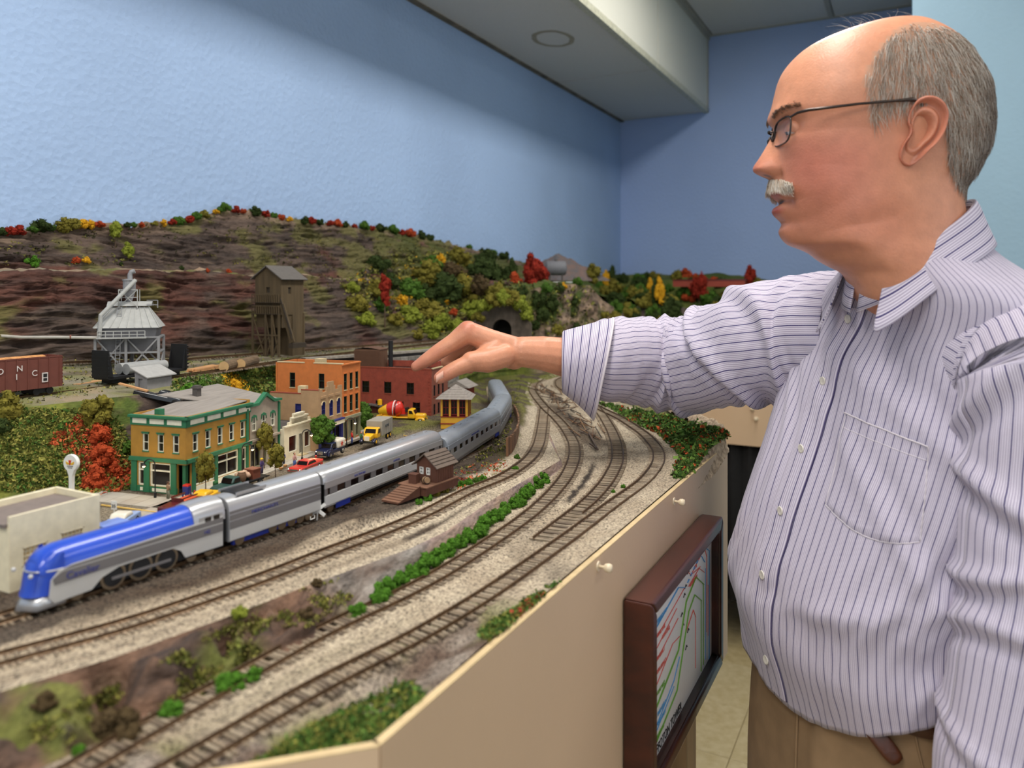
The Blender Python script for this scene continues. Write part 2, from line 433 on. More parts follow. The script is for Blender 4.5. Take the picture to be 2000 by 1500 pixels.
TR4 = smooth_path(levelled([(1063, 797), (1059, 835), (1053, 868), (1041, 892), (1014, 916), (975, 940), (925, 957), (837, 1005), (750, 1042), (675, 1070), (600, 1097), (560, 1118), (400, 1174), (240, 1230), (120, 1262), (0, 1290)], 1) + [(-.57, .18), (-.59, .1)])
TR5 = smooth_path([(-.628, .12), (-.622, .2)] + levelled([(162, 1163), (275, 1127), (375, 1090), (500, 1050), (675, 983), (880, 902), (925, 884), (968, 847), (983, 816), (966, 780)], 1) + [(-.965, 1.74), (-1.03, 1.86)])
def near(path):
 kd = kdtree.KDTree(len(path))
 for i, p in enumerate(path): kd.insert(p, i)
 kd.balance(); return kd
KD = {i: near(p) for i, p in enumerate((TR1, TR2, TR3, TR4, TR5), 1)}
def dist(i, x, y): return KD[i].find((x, y, 0))[2]
# ---- swept cross-sections
Y0, Y1, DY = .16, 3.10, .0065
NR = int((Y1 - Y0) / DY)
layout = bpy.data.objects.new('ground', None); COL.objects.link(layout); layout['kind'] = 'structure'
layout['label'] = 'scenic ground of the model railroad: ballast benches, town ground, yard and stratified rock'
def c3(rgb): return Vector(srgb(*rgb)[:3])
def mixc(a, b, t): return a.lerp(b, clamp(t))
K = {k: c3(v) for k, v in dict(ballast=(186, 176, 158), ballast2=(162, 150, 132), cinder=(86, 78, 70), soil=(74, 62, 52), coal=(52, 46, 44), asphalt=(120, 112, 102),
     grass=(104, 108, 52), grass2=(70, 84, 36), lime=(122, 126, 54), olive=(104, 100, 58), olive2=(74, 80, 42), rust=(150, 74, 40), rock=(96, 81, 72), rock2=(64, 55, 51), red=(98, 58, 48), tan=(168, 142, 118),
     gravel=(138, 130, 112), moss=(116, 118, 62), purple=(132, 116, 116), brown=(112, 86, 70), grey=(150, 142, 134), dark=(58, 48, 44)).items()}
def strip(name, A, B, nc, fz=None, color=None, disp=None, m=None, y0=Y0, y1=Y1, ease=None):
 """strip of ground between two key lines A(Y), B(Y) -> (X, z)"""
 n = int((y1 - y0) / DY); V = []; cols = []
 for i in range(n + 1):
  Y = y0 + (y1 - y0) * i / n
  a = A(Y); b = B(Y)
  for j in range(nc + 1):
   t = j / nc
   X = lerp(a[0], b[0], t); z = lerp(a[1], b[1], ease(t) if ease else t)
   p = Vector((X, Y, z))
   e = min(1, 6 * t, 6 * (1 - t))
   if disp: p = p + disp(X, Y, z, t, e)
   V.append(p)
 mb = MB(); w = nc + 1
 mb.v = V
 mb.f = [(i * w + j, i * w + j + 1, (i + 1) * w + j + 1, (i + 1) * w + j) for i in range(n) for j in range(nc)]
 o = mb.build(name, m, layout, smooth=True)
 paint(o, color)
 return o
M_ground = vmat('scenic_ground', grain=1100., gamt=.42, bump=.0008, bscale=900.)
M_rock = vmat('strata_rock', grain=260., gamt=.34, bump=.0035, bscale=120., stretch=(1, .22, 1.3))
M_bank = vmat('bank_rock', grain=300., gamt=.28, bump=.0025, bscale=160., stretch=(1, .5, 1))
def ballast_mat():
 m, nt, b = newmat('ballast_stone'); L = nt.links.new
 a = nd(nt, 'ShaderNodeAttribute', _attribute_name='tint'); tc = nd(nt, 'ShaderNodeTexCoord')
 v = nd(nt, 'ShaderNodeTexVoronoi', Scale=620.); L(tc.outputs['Object'], v.inputs['Vector'])
 sep = nd(nt, 'ShaderNodeSeparateColor'); L(v.outputs['Color'], sep.inputs[0])
 rp = nd(nt, 'ShaderNodeValToRGB'); e = rp.color_ramp.elements
 e[0].position = 0; e[0].color = (.22, .20, .19, 1); e[1].position = 1; e[1].color = (1.3, 1.25, 1.15, 1)
 for pos, c in ((.18, (.55, .52, .5, 1)), (.4, (.85, .8, .74, 1)), (.7, (1.05, .98, .92, 1))):
  x = rp.color_ramp.elements.new(pos); x.color = c
 L(sep.outputs[0], rp.inputs[0])
 mx = nd(nt, 'ShaderNodeMix', _data_type='RGBA', _blend_type='MULTIPLY'); mx.inputs[0].default_value = 1
 L(a.outputs['Color'], mx.inputs[6]); L(rp.outputs[0], mx.inputs[7]); L(mx.outputs[2], b.inputs['Base Color'])
 inv = nd(nt, 'ShaderNodeMath', _operation='MULTIPLY'); inv.inputs[1].default_value = -1; L(v.outputs['Distance'], inv.inputs[0])
 bp = nd(nt, 'ShaderNodeBump', Strength=1., Distance=.0007); L(inv.outputs[0], bp.inputs['Height']); L(bp.outputs[0], b.inputs['Normal'])
 b.inputs['Roughness'].default_value = .9; b.inputs['Specular IOR Level'].default_value = .2
 return m
M_ballast = ballast_mat()
# -- outer bench with tracks 1-3
def col_lower(p):
 x, y = p.x, p.y
 n = fbm(x * 22, y * 22, 1); c = mixc(K['ballast'], K['ballast2'], .5 + n * 1.4)
 d1, d2, d3 = dist(1, x, y), dist(2, x, y), dist(3, x, y)
 c = mixc(c, K['cinder'], .30 * sstep(.022, .006, min(d1, d3)))
 c = mixc(c, K['cinder'], .3 * sstep(.020, .004, d2))
 # stained strip between the second siding and the inner track, with a spill of coal and a burnt patch under the scrap pile
 lane = sstep(.030, .012, abs(d2 - d3)) * sstep(.9, .62, y) * sstep(.38, .6, y)
 c = mixc(c, K['cinder'], .55 * lane * clamp(.75 + 1.5 * fbm(x * 60, y * 40, 3)))
 lane2 = sstep(.022, .006, abs(d1 - d3)) * sstep(.60, .4, y)
 c = mixc(c, K['gravel'], .6 * lane2)
 s = abs((x + .4365) - .16 * (y - 1.0) * -1) ; s = abs(d2 - d3 - .004)
 spill = sstep(.011, .004, s + .010 * fbm(x * 90, y * 60, 8)) * sstep(.865, .9, y) * sstep(1.12, 1.07, y)
 c = mixc(c, K['coal'], .95 * spill)
 q = ((x + .60) + .72 * (y - 1.40)) ; w = ((y - 1.40) - .72 * (x + .60))
 pile = sstep(.045, .022, abs(q) + .02 * fbm(x * 40, y * 40, 5)) * sstep(.34, .24, abs(w)) * sstep(1.16, 1.24, y)
 c = mixc(c, K['soil'], .85 * pile)
 # weeds and earth by the fascia in front
 ed = x - pw(y, T_edge); fr = sstep(.075, .03, -ed) * sstep(.62, .5, y)
 c = mixc(c, mixc(K['rock'], K['grey'], .5 + fbm(x * 30, y * 30, 9) * 2), fr)
 c = mixc(c, K['grass'], fr * sstep(.0, .25, fbm(x * 18, y * 18, 12)))
 far = sstep(1.22, 1.35, y) * sstep(.045, .03, d1 * 0 + -ed - .01)
 c = mixc(c, K['grass'], .8 * far)
 return (*c, 1)
def disp_lower(X, Y, z, t, e):
 fr = sstep(.08, .03, pw(Y, T_edge) - X) * sstep(.62, .45, Y)
 d = min(dist(1, X, Y), dist(3, X, Y))
 g = .0016 * fbm(X * 60, Y * 60, 2) - .0015 * sstep(.016, .03, d)
 return Vector((0, 0, (g + fr * .018 * (fbm(X * 24, Y * 24, 7) - .15)) * e))
def lower_e(t): return sstep(0, .35, t)
strip('ballast_bench', lambda Y: (pw(Y, T_edge), edge_z(Y)), lambda Y: (pw(Y, T_foot), ZL), 46, color=col_lower, disp=disp_lower, m=M_ballast, ease=lower_e)
# -- rock bank / cast retaining wall between the benches
def col_bank(p):
 x, y, z = p; n = fbm(x * 30, y * 14, z * 60); n2 = fbm(x * 18, y * 18, z * 18 + 5)
 c = mixc(K['brown'], K['rock2'], .5 + n * 2.2); c = mixc(c, K['tan'], .6 * sstep(.1, .3, n2))
 c = mixc(c, K['grass'], .85 * sstep(.03, .16, fbm(x * 14 + 3, y * 14, 2)))
 c = mixc(c, mixc(K['grey'], K['rock'], .5 + n * 2), sstep(.475, .53, y))
 c = mixc(c, mixc(K['purple'], K['tan'], .4 + n), sstep(.60, .64, y))
 return (*c, 1)
def disp_bank(X, Y, z, t, e):
 a = lerp(.040, .003, sstep(.47, .62, Y))
 n = fbm(X * 30, Y * 20, z * 20); r = .5 - abs(nz(Y * 30 + X * 26, z * 50, 3)) * 2
 return Vector((a * .5 * n, a * .3 * nz(X * 30, Y * 30, 9), a * (n + .5 * r - .2))) * e
strip('rock_bank', lambda Y: (pw(Y, T_foot), ZL), lambda Y: (pw(Y, T_top), zup(Y)), 26, color=col_bank, disp=disp_bank, m=M_bank, ease=lambda t: sstep(0, 1, t) * .6 + t * .4)
# -- town bench
def street(x, y):
 """paved area: main street in front of the shops, widening by the filling station"""
 a = sstep(-.655, -.662, x) * sstep(-.80 - .0 * y, -.79, x) * sstep(1.21, 1.19, y)
 b = sstep(.615, .605, y) * sstep(-.655, -.662, x) * sstep(-.93, -.92, x)
 return max(a, b)
def col_town(p):
 x, y = p.x, p.y; n = fbm(x * 20, y * 20, 3)
 d4, d5 = dist(4, x, y), dist(5, x, y)
 c = mixc(K['cinder'], K['soil'], .5 + 2 * n)
 right = x > TR4[KD[4].find((x, y, 0))[1]].x - .004
 c = mixc(c, K['ballast'], sstep(.030, .020, d4 + .010 * n))
 if y > .85: c = mixc(c, K['ballast'], sstep(.045, .03, d4 + .012 * n) if not right else 1)
 if x > pw(y, T_top) - .012: c = mixc(c, K['ballast'], .9)
 if y < .62 and x > -.56: c = mixc(c, K['ballast2'], .7 * sstep(.05, .03, d4 + .02 * n))
 c = mixc(c, K['coal'], .8 * sstep(.02, .2, n) * sstep(.05, .035, d5) * sstep(.62, .68, y) * (x > -.6))
 g = sstep(.98, 1.08, y) * sstep(.03, .05, d5) * sstep(.03, .045, d4)
 c = mixc(c, K['moss'], .8 * g * sstep(-.12, .08, n))
 c = mixc(c, mixc(K['asphalt'], K['gravel'], .4 + 1.2 * fbm(x * 50, y * 12, 1)), street(x, y) if d5 > .03 else 0)
 c = mixc(c, K['grass'], .8 * sstep(-.86, -.9, x) * sstep(.55, .65, y) * sstep(-.1, .1, n))
 return (*c, 1)
def disp_town(X, Y, z, t, e):
 d4, d5 = dist(4, X, Y), dist(5, X, Y)
 dd = min(d4, d5)
 mound = .012 * math.exp(-(((X + .50) / .016) ** 2 + ((Y - .62) / .06) ** 2)) * sstep(.018, .03, dd)
 cin = .005 * sstep(.02, .045, dd) * sstep(.45, .6, Y) * sstep(1.0, .9, Y) * (1 if X > -.59 else 0) * (.6 + .8 * fbm(X * 25, Y * 25, 4))
 bank = .016 * sstep(.022, .05, dd) * sstep(1.0, 1.2, Y) * (1 if X > -.9 and dd == d4 or d4 > .03 else 0) * .6
 return Vector((0, 0, (mound + cin + bank + .0012 * fbm(X * 50, Y * 50, 2)) * e * (1 - street(X, Y))))
strip('town_ground', lambda Y: (pw(Y, T_top), zup(Y)), lambda Y: (pw(Y, T_back), zup(Y)), 90, color=col_town, disp=disp_town, m=M_ballast)
# -- slope up to the yard plateau
def col_slope(p):
 x, y, z = p; n = fbm(x * 18, y * 18, z * 18); m_ = fbm(x * 40, y * 9, z * 70)
 c = mixc(K['grass'], K['grass2'], .5 + n * 2.4); c = mixc(c, K['lime'], .7 * sstep(.08, .25, fbm(x * 30, y * 30, 4)))
 rockm = sstep(.655, .69, y) * sstep(.86, .82, y)
 c = mixc(c, mixc(K['rock'], K['dark'], .5 + 2.5 * m_), rockm * sstep(.16, .02, n))
 far = sstep(2.06, 2.1, y)
 c = mixc(c, mixc(mixc(K['tan'], K['rock'], .5 + 2 * m_), K['grass2'], sstep(.02, .2, fbm(x * 9, y * 9, z * 9))), far)
 return (*c, 1)
def disp_slope(X, Y, z, t, e):
 a = .012 + .02 * sstep(2.06, 2.12, Y)
 n = fbm(X * 22, Y * 20, z * 30); s = nz(Y * 8, z * 110, 3)
 return Vector((a * n + .006 * s * sstep(.65, .69, Y), a * .4 * nz(X * 30, Y * 30, z * 30), a * .3 * n)) * e
strip('hillside', lambda Y: (pw(Y, T_back), zup(Y)), lambda Y: (pw(Y, T_pf), pw(Y, T_pz)), 34, color=col_slope, disp=disp_slope, m=M_bank)
# -- yard plateau
def col_plat(p):
 x, y, z = p; n = fbm(x * 20, y * 20, 6)
 c = mixc(K['gravel'], K['moss'], .45 + 2.2 * n); c = mixc(c, K['tan'], .5 * sstep(.1, .3, fbm(x * 12, y * 12, 8)))
 c = mixc(c, K['cinder'], .7 * sstep(.03, .012, abs(x + 1.20)) * (y < 2.05))
 c = mixc(c, K['grass2'], sstep(2.05, 2.1, y) * .9)
 return (*c, 1)
strip('yard_plateau', lambda Y: (pw(Y, T_pf), pw(Y, T_pz)), lambda Y: (pw(Y, T_rb), pw(Y, T_pz) + pw(Y, T_rbz)), 36, color=col_plat,
      disp=lambda X, Y, z, t, e: Vector((0, 0, (.004 + .02 * sstep(2.06, 2.12, Y)) * fbm(X * 30, Y * 30, 1))) * e, m=M_ground)
# -- stratified rock face, ledge, upper face
def col_rock(p):
 x, y, z = p
 s = z + .016 * math.sin(y * 5.5) + .02 * fbm(y * 4, z * 3, 2)
 n = fbm(y * 7, s * 60, 5); m_ = fbm(y * 5, z * 9, 11)
 c = mixc(K['rock'], K['rock2'], .5 + n * 2.6)
 redm = sstep(-.06, .14, m_ + .5 * sstep(1.5, .9, y) * sstep(1.40, 1.45, z) * sstep(1.5, 1.46, z) - .25 * sstep(1.48, 1.5, z) - .3 * sstep(1.38, 1.34, z) * sstep(.95, .8, y))
 c = mixc(c, mixc(K['red'], K['dark'], .35 + 1.6 * n), .75 * redm)
 c = mixc(c, K['tan'], .45 * sstep(-.030, -.006, z - pw(y, T_rz)) + .25 * sstep(.2, .4, n))
 g = fbm(y * 9, z * 16, 3)
 c = mixc(c, K['olive'], .75 * sstep(.14, .30, g + .20 * sstep(1.5, 1.9, y) + .05 * sstep(1.5, 1.52, z) + .10 * sstep(1.2, 1.35, y)))
 c = mixc(c, K['olive2'], .8 * sstep(1.75, 2.1, y) * sstep(-.1, .1, g))
 return (*c, 1)
def LFZ(Y): return (pw(Y, T_lf) + .014 * fbm(Y * 9, 1, 2) + .006 * nz(Y * 60, 2), pw(Y, T_lz) + .014 * fbm(Y * 7, 5, 2) + .005 * nz(Y * 70, 7))
def LBZ(Y): a = LFZ(Y); return (a[0] - .026 - .006 * nz(Y * 20, 3), a[1] + .003 + .004 * nz(Y * 50, 9))
def disp_rock(X, Y, z, t, e):
 s = z + .016 * math.sin(Y * 5.5) + .02 * fbm(Y * 4, z * 3, 2)
 st = 1 - 2.6 * abs(nz(Y * 5, s * 62, 3)) + .7 * (1 - 2.6 * abs(nz(Y * 13, s * 150, 8))) - .5
 big = fbm(Y * 7, z * 8, 1)
 return Vector((.0095 * st + .034 * big, .002 * st, .004 * st)) * min(1, e * 1.5)
strip('rock_face', lambda Y: (pw(Y, T_rb), pw(Y, T_pz) + pw(Y, T_rbz)), LFZ, 84, color=col_rock, disp=disp_rock, m=M_rock)
def col_ledge(p):
 x, y, z = p; n = fbm(x * 20, y * 20, 6)
 c = mixc(K['tan'], K['gravel'], .5 + 2 * n); c = mixc(c, K['grass'], .8 * sstep(-.02, .12, fbm(y * 9, x * 9, 2)))
 return (*c, 1)
strip('rock_ledge', LFZ, LBZ, 8, color=col_ledge, m=M_ground)
def disp_rock2(X, Y, z, t, e):
 e = min(1, 6 * t, 1 + 0 * t)
 v = disp_rock(X, Y, z, t, 1) * e
 if t > .9: v.x *= .3
 return Vector((max(v.x, -1.494 - X + .002), v.y, v.z + (.010 * nz(Y * 30, 4, 4) + .006 * nz(Y * 90, 1, 4)) * sstep(.7, 1, t)))
strip('upper_rock_face', LBZ, lambda Y: (-1.488, pw(Y, T_rz)), 60, color=col_rock, disp=disp_rock2, m=M_rock)
# -- far section of the layout along the back wall
def far_h(x, y):
 r = sstep(3.09, 3.65, y)
 return 1.20 + .20 * r + .03 * fbm(x * 5, y * 5, 3) + .06 * r * sstep(-.4, -.9, x) + .05 * sstep(3.4, 3.9, y)
mb = MB(); nx, ny = 150, 70
for i in range(nx + 1):
 for j in range(ny + 1):
  x = lerp(-1.492, .005, i / nx); y = lerp(3.085, BY - .005, j / ny)
  z = far_h(x, y)
  if x < -.9: z = lerp(z, max(z, lerp(1.40, 1.5, sstep(-1.1, -1.45, x))), sstep(-.88, -1.05, x))
  mb.v.append((x, y, z))
mb.f = [(i * (ny + 1) + j, (i + 1) * (ny + 1) + j, (i + 1) * (ny + 1) + j + 1, i * (ny + 1) + j + 1) for i in range(nx) for j in range(ny)]
o = mb.build('far_hillside', M_bank, layout, smooth=True)
def col_far(p):
 x, y, z = p; n = fbm(x * 9, y * 9, z * 9)
 c = mixc(K['grass2'], K['grass'], .5 + 2 * n); rk = sstep(3.30, 3.24, y + .1 * n) * sstep(-.62, -.5, x)
 return (*mixc(c, mixc(K['rock'], K['rock2'], .5 + 2 * n), rk), 1)
paint(o, col_far)
# boulders on the far section
def boulder(name, c, r, m, parent, seed, sc=(1, 1, 1), n=14, amp=.35):
 mb = MB().ball((0, 0, 0), 1, n)
 mb.v = [tuple(Vector((v[0] * sc[0], v[1] * sc[1], v[2] * sc[2])) * r * (1 + amp * fbm(v[0] * 1.6 + seed, v[1] * 1.6, v[2] * 1.6, 4)) + Vector(c)) for v in mb.v]
 return mb.build(name, m, parent, smooth=True)
M_boulder = mat('boulder_stone', (112, 96, 90), .95, var=.28, scale=22, bump=.006, bscale=40, detail=6)
for i, (px, D, py, r) in enumerate(((1285, 3.2, 645, .16), (1335, 3.15, 650, .13), (1395, 3.25, 650, .15))):
 boulder('boulder', at(px, D, py=py), r, M_boulder, layout, i * 7, sc=(1, .7, .75))
# mountain painted grey in relief in the corner, behind the tank
mb = MB(); N = 48; rings = []
for i in range(N + 1):
 u = -1 + 2 * i / N; row = []
 for j in range(15):
  t = j / 14
  px = 1092 + 100 * u; pk = max(0, 1 - abs(u)) ** .9
  ht = (.115 * pk + .015 * nz(u * 6, 2) * pk) * (1 - t ** 1.3)
  p = at(px, 3.22 - .12 * t * pk, 0)
  row.append(Vector((max(p.x, -1.49), p.y, 1.475 + ht + .012 * fbm(u * 8, t * 6, 1) * (1 - t))))
 rings.append(row)
mb.loft(rings, close=False)
mb.build('distant_mountain', mat('grey_mountain', (98, 96, 98), .95, rgb2=(122, 100, 92), scale=30, bump=.006, bscale=50), layout, smooth=True)
# ---- fascia
bench = thing('layout_table', 'waist-high layout table with smooth beige fascia panels around its edge', 'table')
M_fascia = mat('beige_fascia_paint', (208, 179, 147), .5, var=.02, scale=8, bump=.0002, bscale=200)
M_edge = mat('cream_board_edge', (208, 182, 138), .6, var=.08, scale=60)
FX, FT_, FB = -.274, 1.181, .828
def panel(a, b, z0, z1, name='fascia_panel', th=.006):
 d = Vector((b[0] - a[0], b[1] - a[1], 0)); nrm = Vector((d.y, -d.x, 0)).normalized()
 A, B = Vector((*a[:2], 0)), Vector((*b[:2], 0))
 V = [p + q + Vector((0, 0, z)) for z in (z0, z1) for p, q in ((A, Vector()), (B, Vector()), (B, -nrm * th), (A, -nrm * th))]
 o = MB().add(V, [(3, 2, 1, 0), (4, 5, 6, 7), (0, 1, 5, 4), (1, 2, 6, 5), (2, 3, 7, 6), (3, 0, 4, 7)]).build(name, M_fascia, bench)
 V2 = [p + q + Vector((0, 0, z)) for z in (z1, z1 + .0012) for p, q in ((A, Vector()), (B, Vector()), (B, -nrm * th), (A, -nrm * th))]
 MB().add(V2, [(4, 5, 6, 7), (0, 1, 5, 4), (1, 2, 6, 5), (2, 3, 7, 6), (3, 0, 4, 7)]).build('board_edge', M_edge, o)
 return o
panel((FX, .36), (FX, 1.322), FB, FT_)
panel((-.44, .195), (FX, .3585), FB, FT_)
ep = [(FX, 1.322), (-.36, 1.415), (-.50, 1.585), (-.66, 1.755), (-.78, 1.96), (-.795, 2.2), (-.795, 3.07)]
for a, b in zip(ep, ep[1:]): panel(a, b, FB, FT_ - .01)
panel((-.795, 3.07), (.0, 3.07), FB, 1.21)
# underframe legs keep the benchwork standing on the floor
M_leg = mat('bare_pine', (176, 140, 96), .7, var=.2, scale=30, stretch=(1, 1, .1))
for x, y in ((-.34, .45), (-.34, 1.22), (-.9, .45), (-.9, 1.22), (-.86, 2.6), (-.86, 3.3), (-.06, 3.3), (-1.42, .5), (-1.42, 1.6), (-1.42, 2.8), (-1.42, 4.1), (-.06, 4.1)):
 MB().bb((x - .03, y - .03, 0), (x + .03, y + .03, 1.12)).build('leg', M_leg, bench)
MB().bb((-1.48, .3, 1.12), (-.9, 4.2, 1.15)).build('deck', M_leg, bench)
MB().bb((-.9, .42, 1.12), (-.3, 1.28, 1.15)).build('deck', M_leg, bench)
# black cloth under the far bench
mb = MB(); rows = []
for k in range(90):
 x = -.79 + .79 * k / 89; y = 3.10 + .012 * math.sin(k * .9) + .006 * math.sin(k * 2.3)
 rows.append([Vector((x, y, z)) for z in (.2, .5, .84)])
mb.loft(rows, close=False)
cl = tag(mb.build('black_skirt', mat('black_cloth', (16, 15, 16), .95, var=.2), None, smooth=True), 'black cloth skirt hanging under the far beige fascia', 'curtain')
sol = cl.modifiers.new('thick', 'SOLIDIFY'); sol.thickness = .002
# rough plaster rim at the corner of the bench
def plaster():
 pts = []
 mb = MB(); rows = []
 for i in range(120):
  Y = 1.10 + (1.60 - 1.10) * i / 119
  x = pw(Y, T_edge); k = sstep(1.10, 1.26, Y) * (1 - .7 * sstep(1.45, 1.6, Y))
  row = []
  for j in range(16):
   a = j / 15
  # from the bench inwards, over the rim and down on to the fascia
   off = lerp(-.030, .012, a); hh = edge_z(Y) + .010 * k * math.sin(a * math.pi) - .030 * sstep(.72, 1, a)
   n = fbm(Y * 60, a * 5, 2); m_ = abs(nz(Y * 90, a * 9, 7))
   row.append(Vector((x + off * (.5 + .5 * k) + .006 * n * k, Y + .006 * n, hh + (.012 * n + .008 * m_) * k)))
  rows.append(row)
 mb.loft(rows, close=False)
 o = mb.build('plaster_rim', mat('bare_plaster', (200, 178, 150), .95, rgb2=(140, 120, 98), scale=120, bump=.002, bscale=300), layout, smooth=True)
plaster()
# ================================================================ tracks
M_rail = mat('weathered_rail', (118, 92, 66), .42, metal=.55, var=.25, scale=200)
M_railfar = M_rail
TIEM = []
for i, c in enumerate(((138, 122, 102), (152, 134, 112), (118, 102, 86), (166, 150, 128))):
 TIEM.append(mat('wood_tie_%d' % i, c, .9, var=.25, scale=300, bump=.0002, bscale=900, stretch=(.2, 1, 1)))
TIE = []
for m_ in TIEM:
 o = MB().rbox((0, 0, 0), (.0300, .0027, .0022), .0005, n=1).build('tie', m_); me = o.data; TIE.append(me); bpy.data.objects.remove(o)
def track(path, zf, label, i0=0, i1=None, pitch=.0060, both=True, stub=(0, 0)):
 path = path[i0:i1]
 t = thing('railroad_track', label, 'track', (path[0].x, path[0].y, zf(path[0].y)), group='hand-laid model railroad tracks')
 O = t.location
 for s in (-1, 1):
  rows = []
  n = len(path)
  a_, b_ = (stub[0], n) if s < 0 else (stub[1], n)
  for i in range(a_, b_):
   p = path[i]; tg = (path[min(i + 1, n - 1)] - path[max(i - 1, 0)]).normalized(); nr = Vector((tg.y, -tg.x, 0))
   c = p + nr * (.00825 + .0006) * s + Vector((0, 0, zf(p.y))) - O
   c.z = zf(p.y) - O.z
   U = Vector((0, 0, 1))
   rows.append([c + nr * x + U * z for x, z in ((-.0012, .0012), (.0012, .0012), (.0003, .0018), (.0003, .0029), (.0006, .0032), (.0006, .0041), (-.0006, .0041), (-.0006, .0032), (-.0003, .0029), (-.0003, .0018))])
  MB().loft(rows, caps=True).build('rail', M_rail, t)
 acc = 0; k = 0; more = MB(); rnd = random.Random(len(path))
 for a, b in zip(path, path[1:]):
  acc += (b - a).length
  if acc >= pitch:
   acc -= pitch
   tg = (b - a).normalized()
   if k >= 299: more.box((a.x - O.x, a.y - O.y, zf(a.y) - O.z + .0001), (.03, .0027, .0022), R=Matrix.Rotation(math.atan2(tg.y, tg.x) - math.pi / 2, 3, 'Z')); continue
   k += 1
   o = bpy.data.objects.new('tie', TIE[rnd.choice((0, 0, 1, 1, 2, 3))]); COL.objects.link(o); o.parent = t
   tg = (b - a).normalized()
   o.location = (a.x - O.x, a.y - O.y, zf(a.y) - O.z + .0001 + rnd.uniform(-.0002, .0002))
   o.rotation_euler = (0, 0, math.atan2(tg.y, tg.x) - math.pi / 2 + rnd.uniform(-.03, .03))
 if more.v: more.build('far_ties', TIEM[1], t)['kind'] = 'stuff'
 return t
zl = lambda y: ZL
def upto(path, y):
 for i, p in enumerate(path):
  if p.y > y: return i
 return len(path)
track(TR1, zl, 'outermost track along the beige fascia, curving away at the right', i1=upto(TR1, 2.1))
track(TR2, zl, 'short dead-end siding just inside the outermost track', stub=(0, 26))
track(TR3, zl, 'curved track at the foot of the rock bank and green shrubs', i1=upto(TR3, 2.1))
track(TR4, zup, 'track along the top of the rock bank in front of the brown shed')
track(TR5, zup, 'track that the blue and silver train runs on', i1=upto(TR5, 1.80))
# yard tracks up on the plateau, small in the picture
def far_track(pts, label, z):
 path = smooth_path(pts, step=.006)
 track(path, (lambda y: z) if not callable(z) else z, label, pitch=.0068)
far_track([(-1.07, .5), (-1.075, .7), (-1.09, .95), (-1.13, 1.25), (-1.12, 1.45), (-1.10, 1.7), (-1.085, 2.06)], 'yard track on the plateau running into the dark tunnel', ZP + .003)
far_track([(-1.30, .5), (-1.305, .9), (-1.29, 1.1), (-1.22, 1.4), (-1.16, 1.65), (-1.12, 1.85)], 'weedy back track along the foot of the red rock face', lambda y: ZP + .006 + .016 * sstep(1.1, .75, y))
# ================================================================ the streamlined train
M_silver = mat('silver_paint', (186, 186, 188), .30, metal=.55, var=.03, scale=30)
M_silverd = mat('grey_stripe', (126, 122, 122), .42, metal=.35, var=.03, scale=30)
M_silverl = mat('light_silver', (206, 204, 200), .38, metal=.3, var=.03, scale=30)
M_loco = mat('gloss_blue', (38, 76, 190), .28, var=.06, scale=30, coat=.3)
M_blued = mat('blue_underframe', (22, 44, 140), .5, var=.15, scale=80)
M_black = mat('black_metal', (22, 21, 22), .6, var=.2, scale=90)
M_glassd = mat('dark_window', (26, 20, 20), .12, var=.2, scale=60)
M_tyre = mat('steel_tyre', (150, 132, 108), .4, metal=.7)
M_white_p = mat('white_plastic', (232, 230, 224), .5, var=.04)
M_bluelet = mat('blue_lettering', (52, 58, 132), .6)
CUM = [0.]
for a, b in zip(TR5, TR5[1:]): CUM.append(CUM[-1] + (b - a).length)
def s_of_y(y):
 i = upto(TR5, y); return CUM[i]
def on_track(s):
 for i in range(len(CUM) - 1):
  if CUM[i + 1] >= s: break
 return TR5[i].lerp(TR5[i + 1], (s - CUM[i]) / (CUM[i + 1] - CUM[i]))
def put_car(t, s0, s1):
 """place a vehicle whose local +x points to its front (towards s0)"""
 a, b = on_track(s0 + .02), on_track(s1 - .02); d = (a - b).normalized(); m = on_track((s0 + s1) / 2) * .3 + (a + b) * .35
 t.location = (m.x, m.y, zup(m.y) + .0041); t.rotation_euler = (0, 0, math.atan2(d.y, d.x))
def wheel(mb, x, y, r, w=.003):
 mb.lathe([(r * .3, -w / 2), (r, -w / 2), (r * 1.1, w * .35), (r * 1.1, w * .5), (r * .3, w * .5)], 16, (x, y, r), Matrix.Rotation(math.radians(90 if y < 0 else -90), 3, 'X'))
def half_section(hw, z0, z1, n=14, p=2.4):
 """arched roof section from (-hw, z0) over the top z1 to (hw, z0)"""
 out = []
 for i in range(n + 1):
  a = math.pi * i / n
  c, s_ = math.cos(a), math.sin(a)
  out.append((math.copysign(abs(c) ** (2 / p), c) * hw, z0 + (z1 - z0) * s_ ** (2 / p)))
 return out
def car_body(L, hw, prof, xs=None):
 mb = MB(); rings = []
 for x, k in xs or ((-L / 2, 1), (L / 2, 1)): rings.append([Vector((x, y * k, z * (1 if k > .99 else .97))) for y, z in prof])
 mb.loft(rings, close=True, caps=True); return mb
def stripe(parent, name, m, L, z0, z1, hw, x0=None):
 for s in (-1, 1):
  MB().box(((x0 or 0), s * hw, (z0 + z1) / 2), (L, .0006, z1 - z0)).build(name, m, parent)
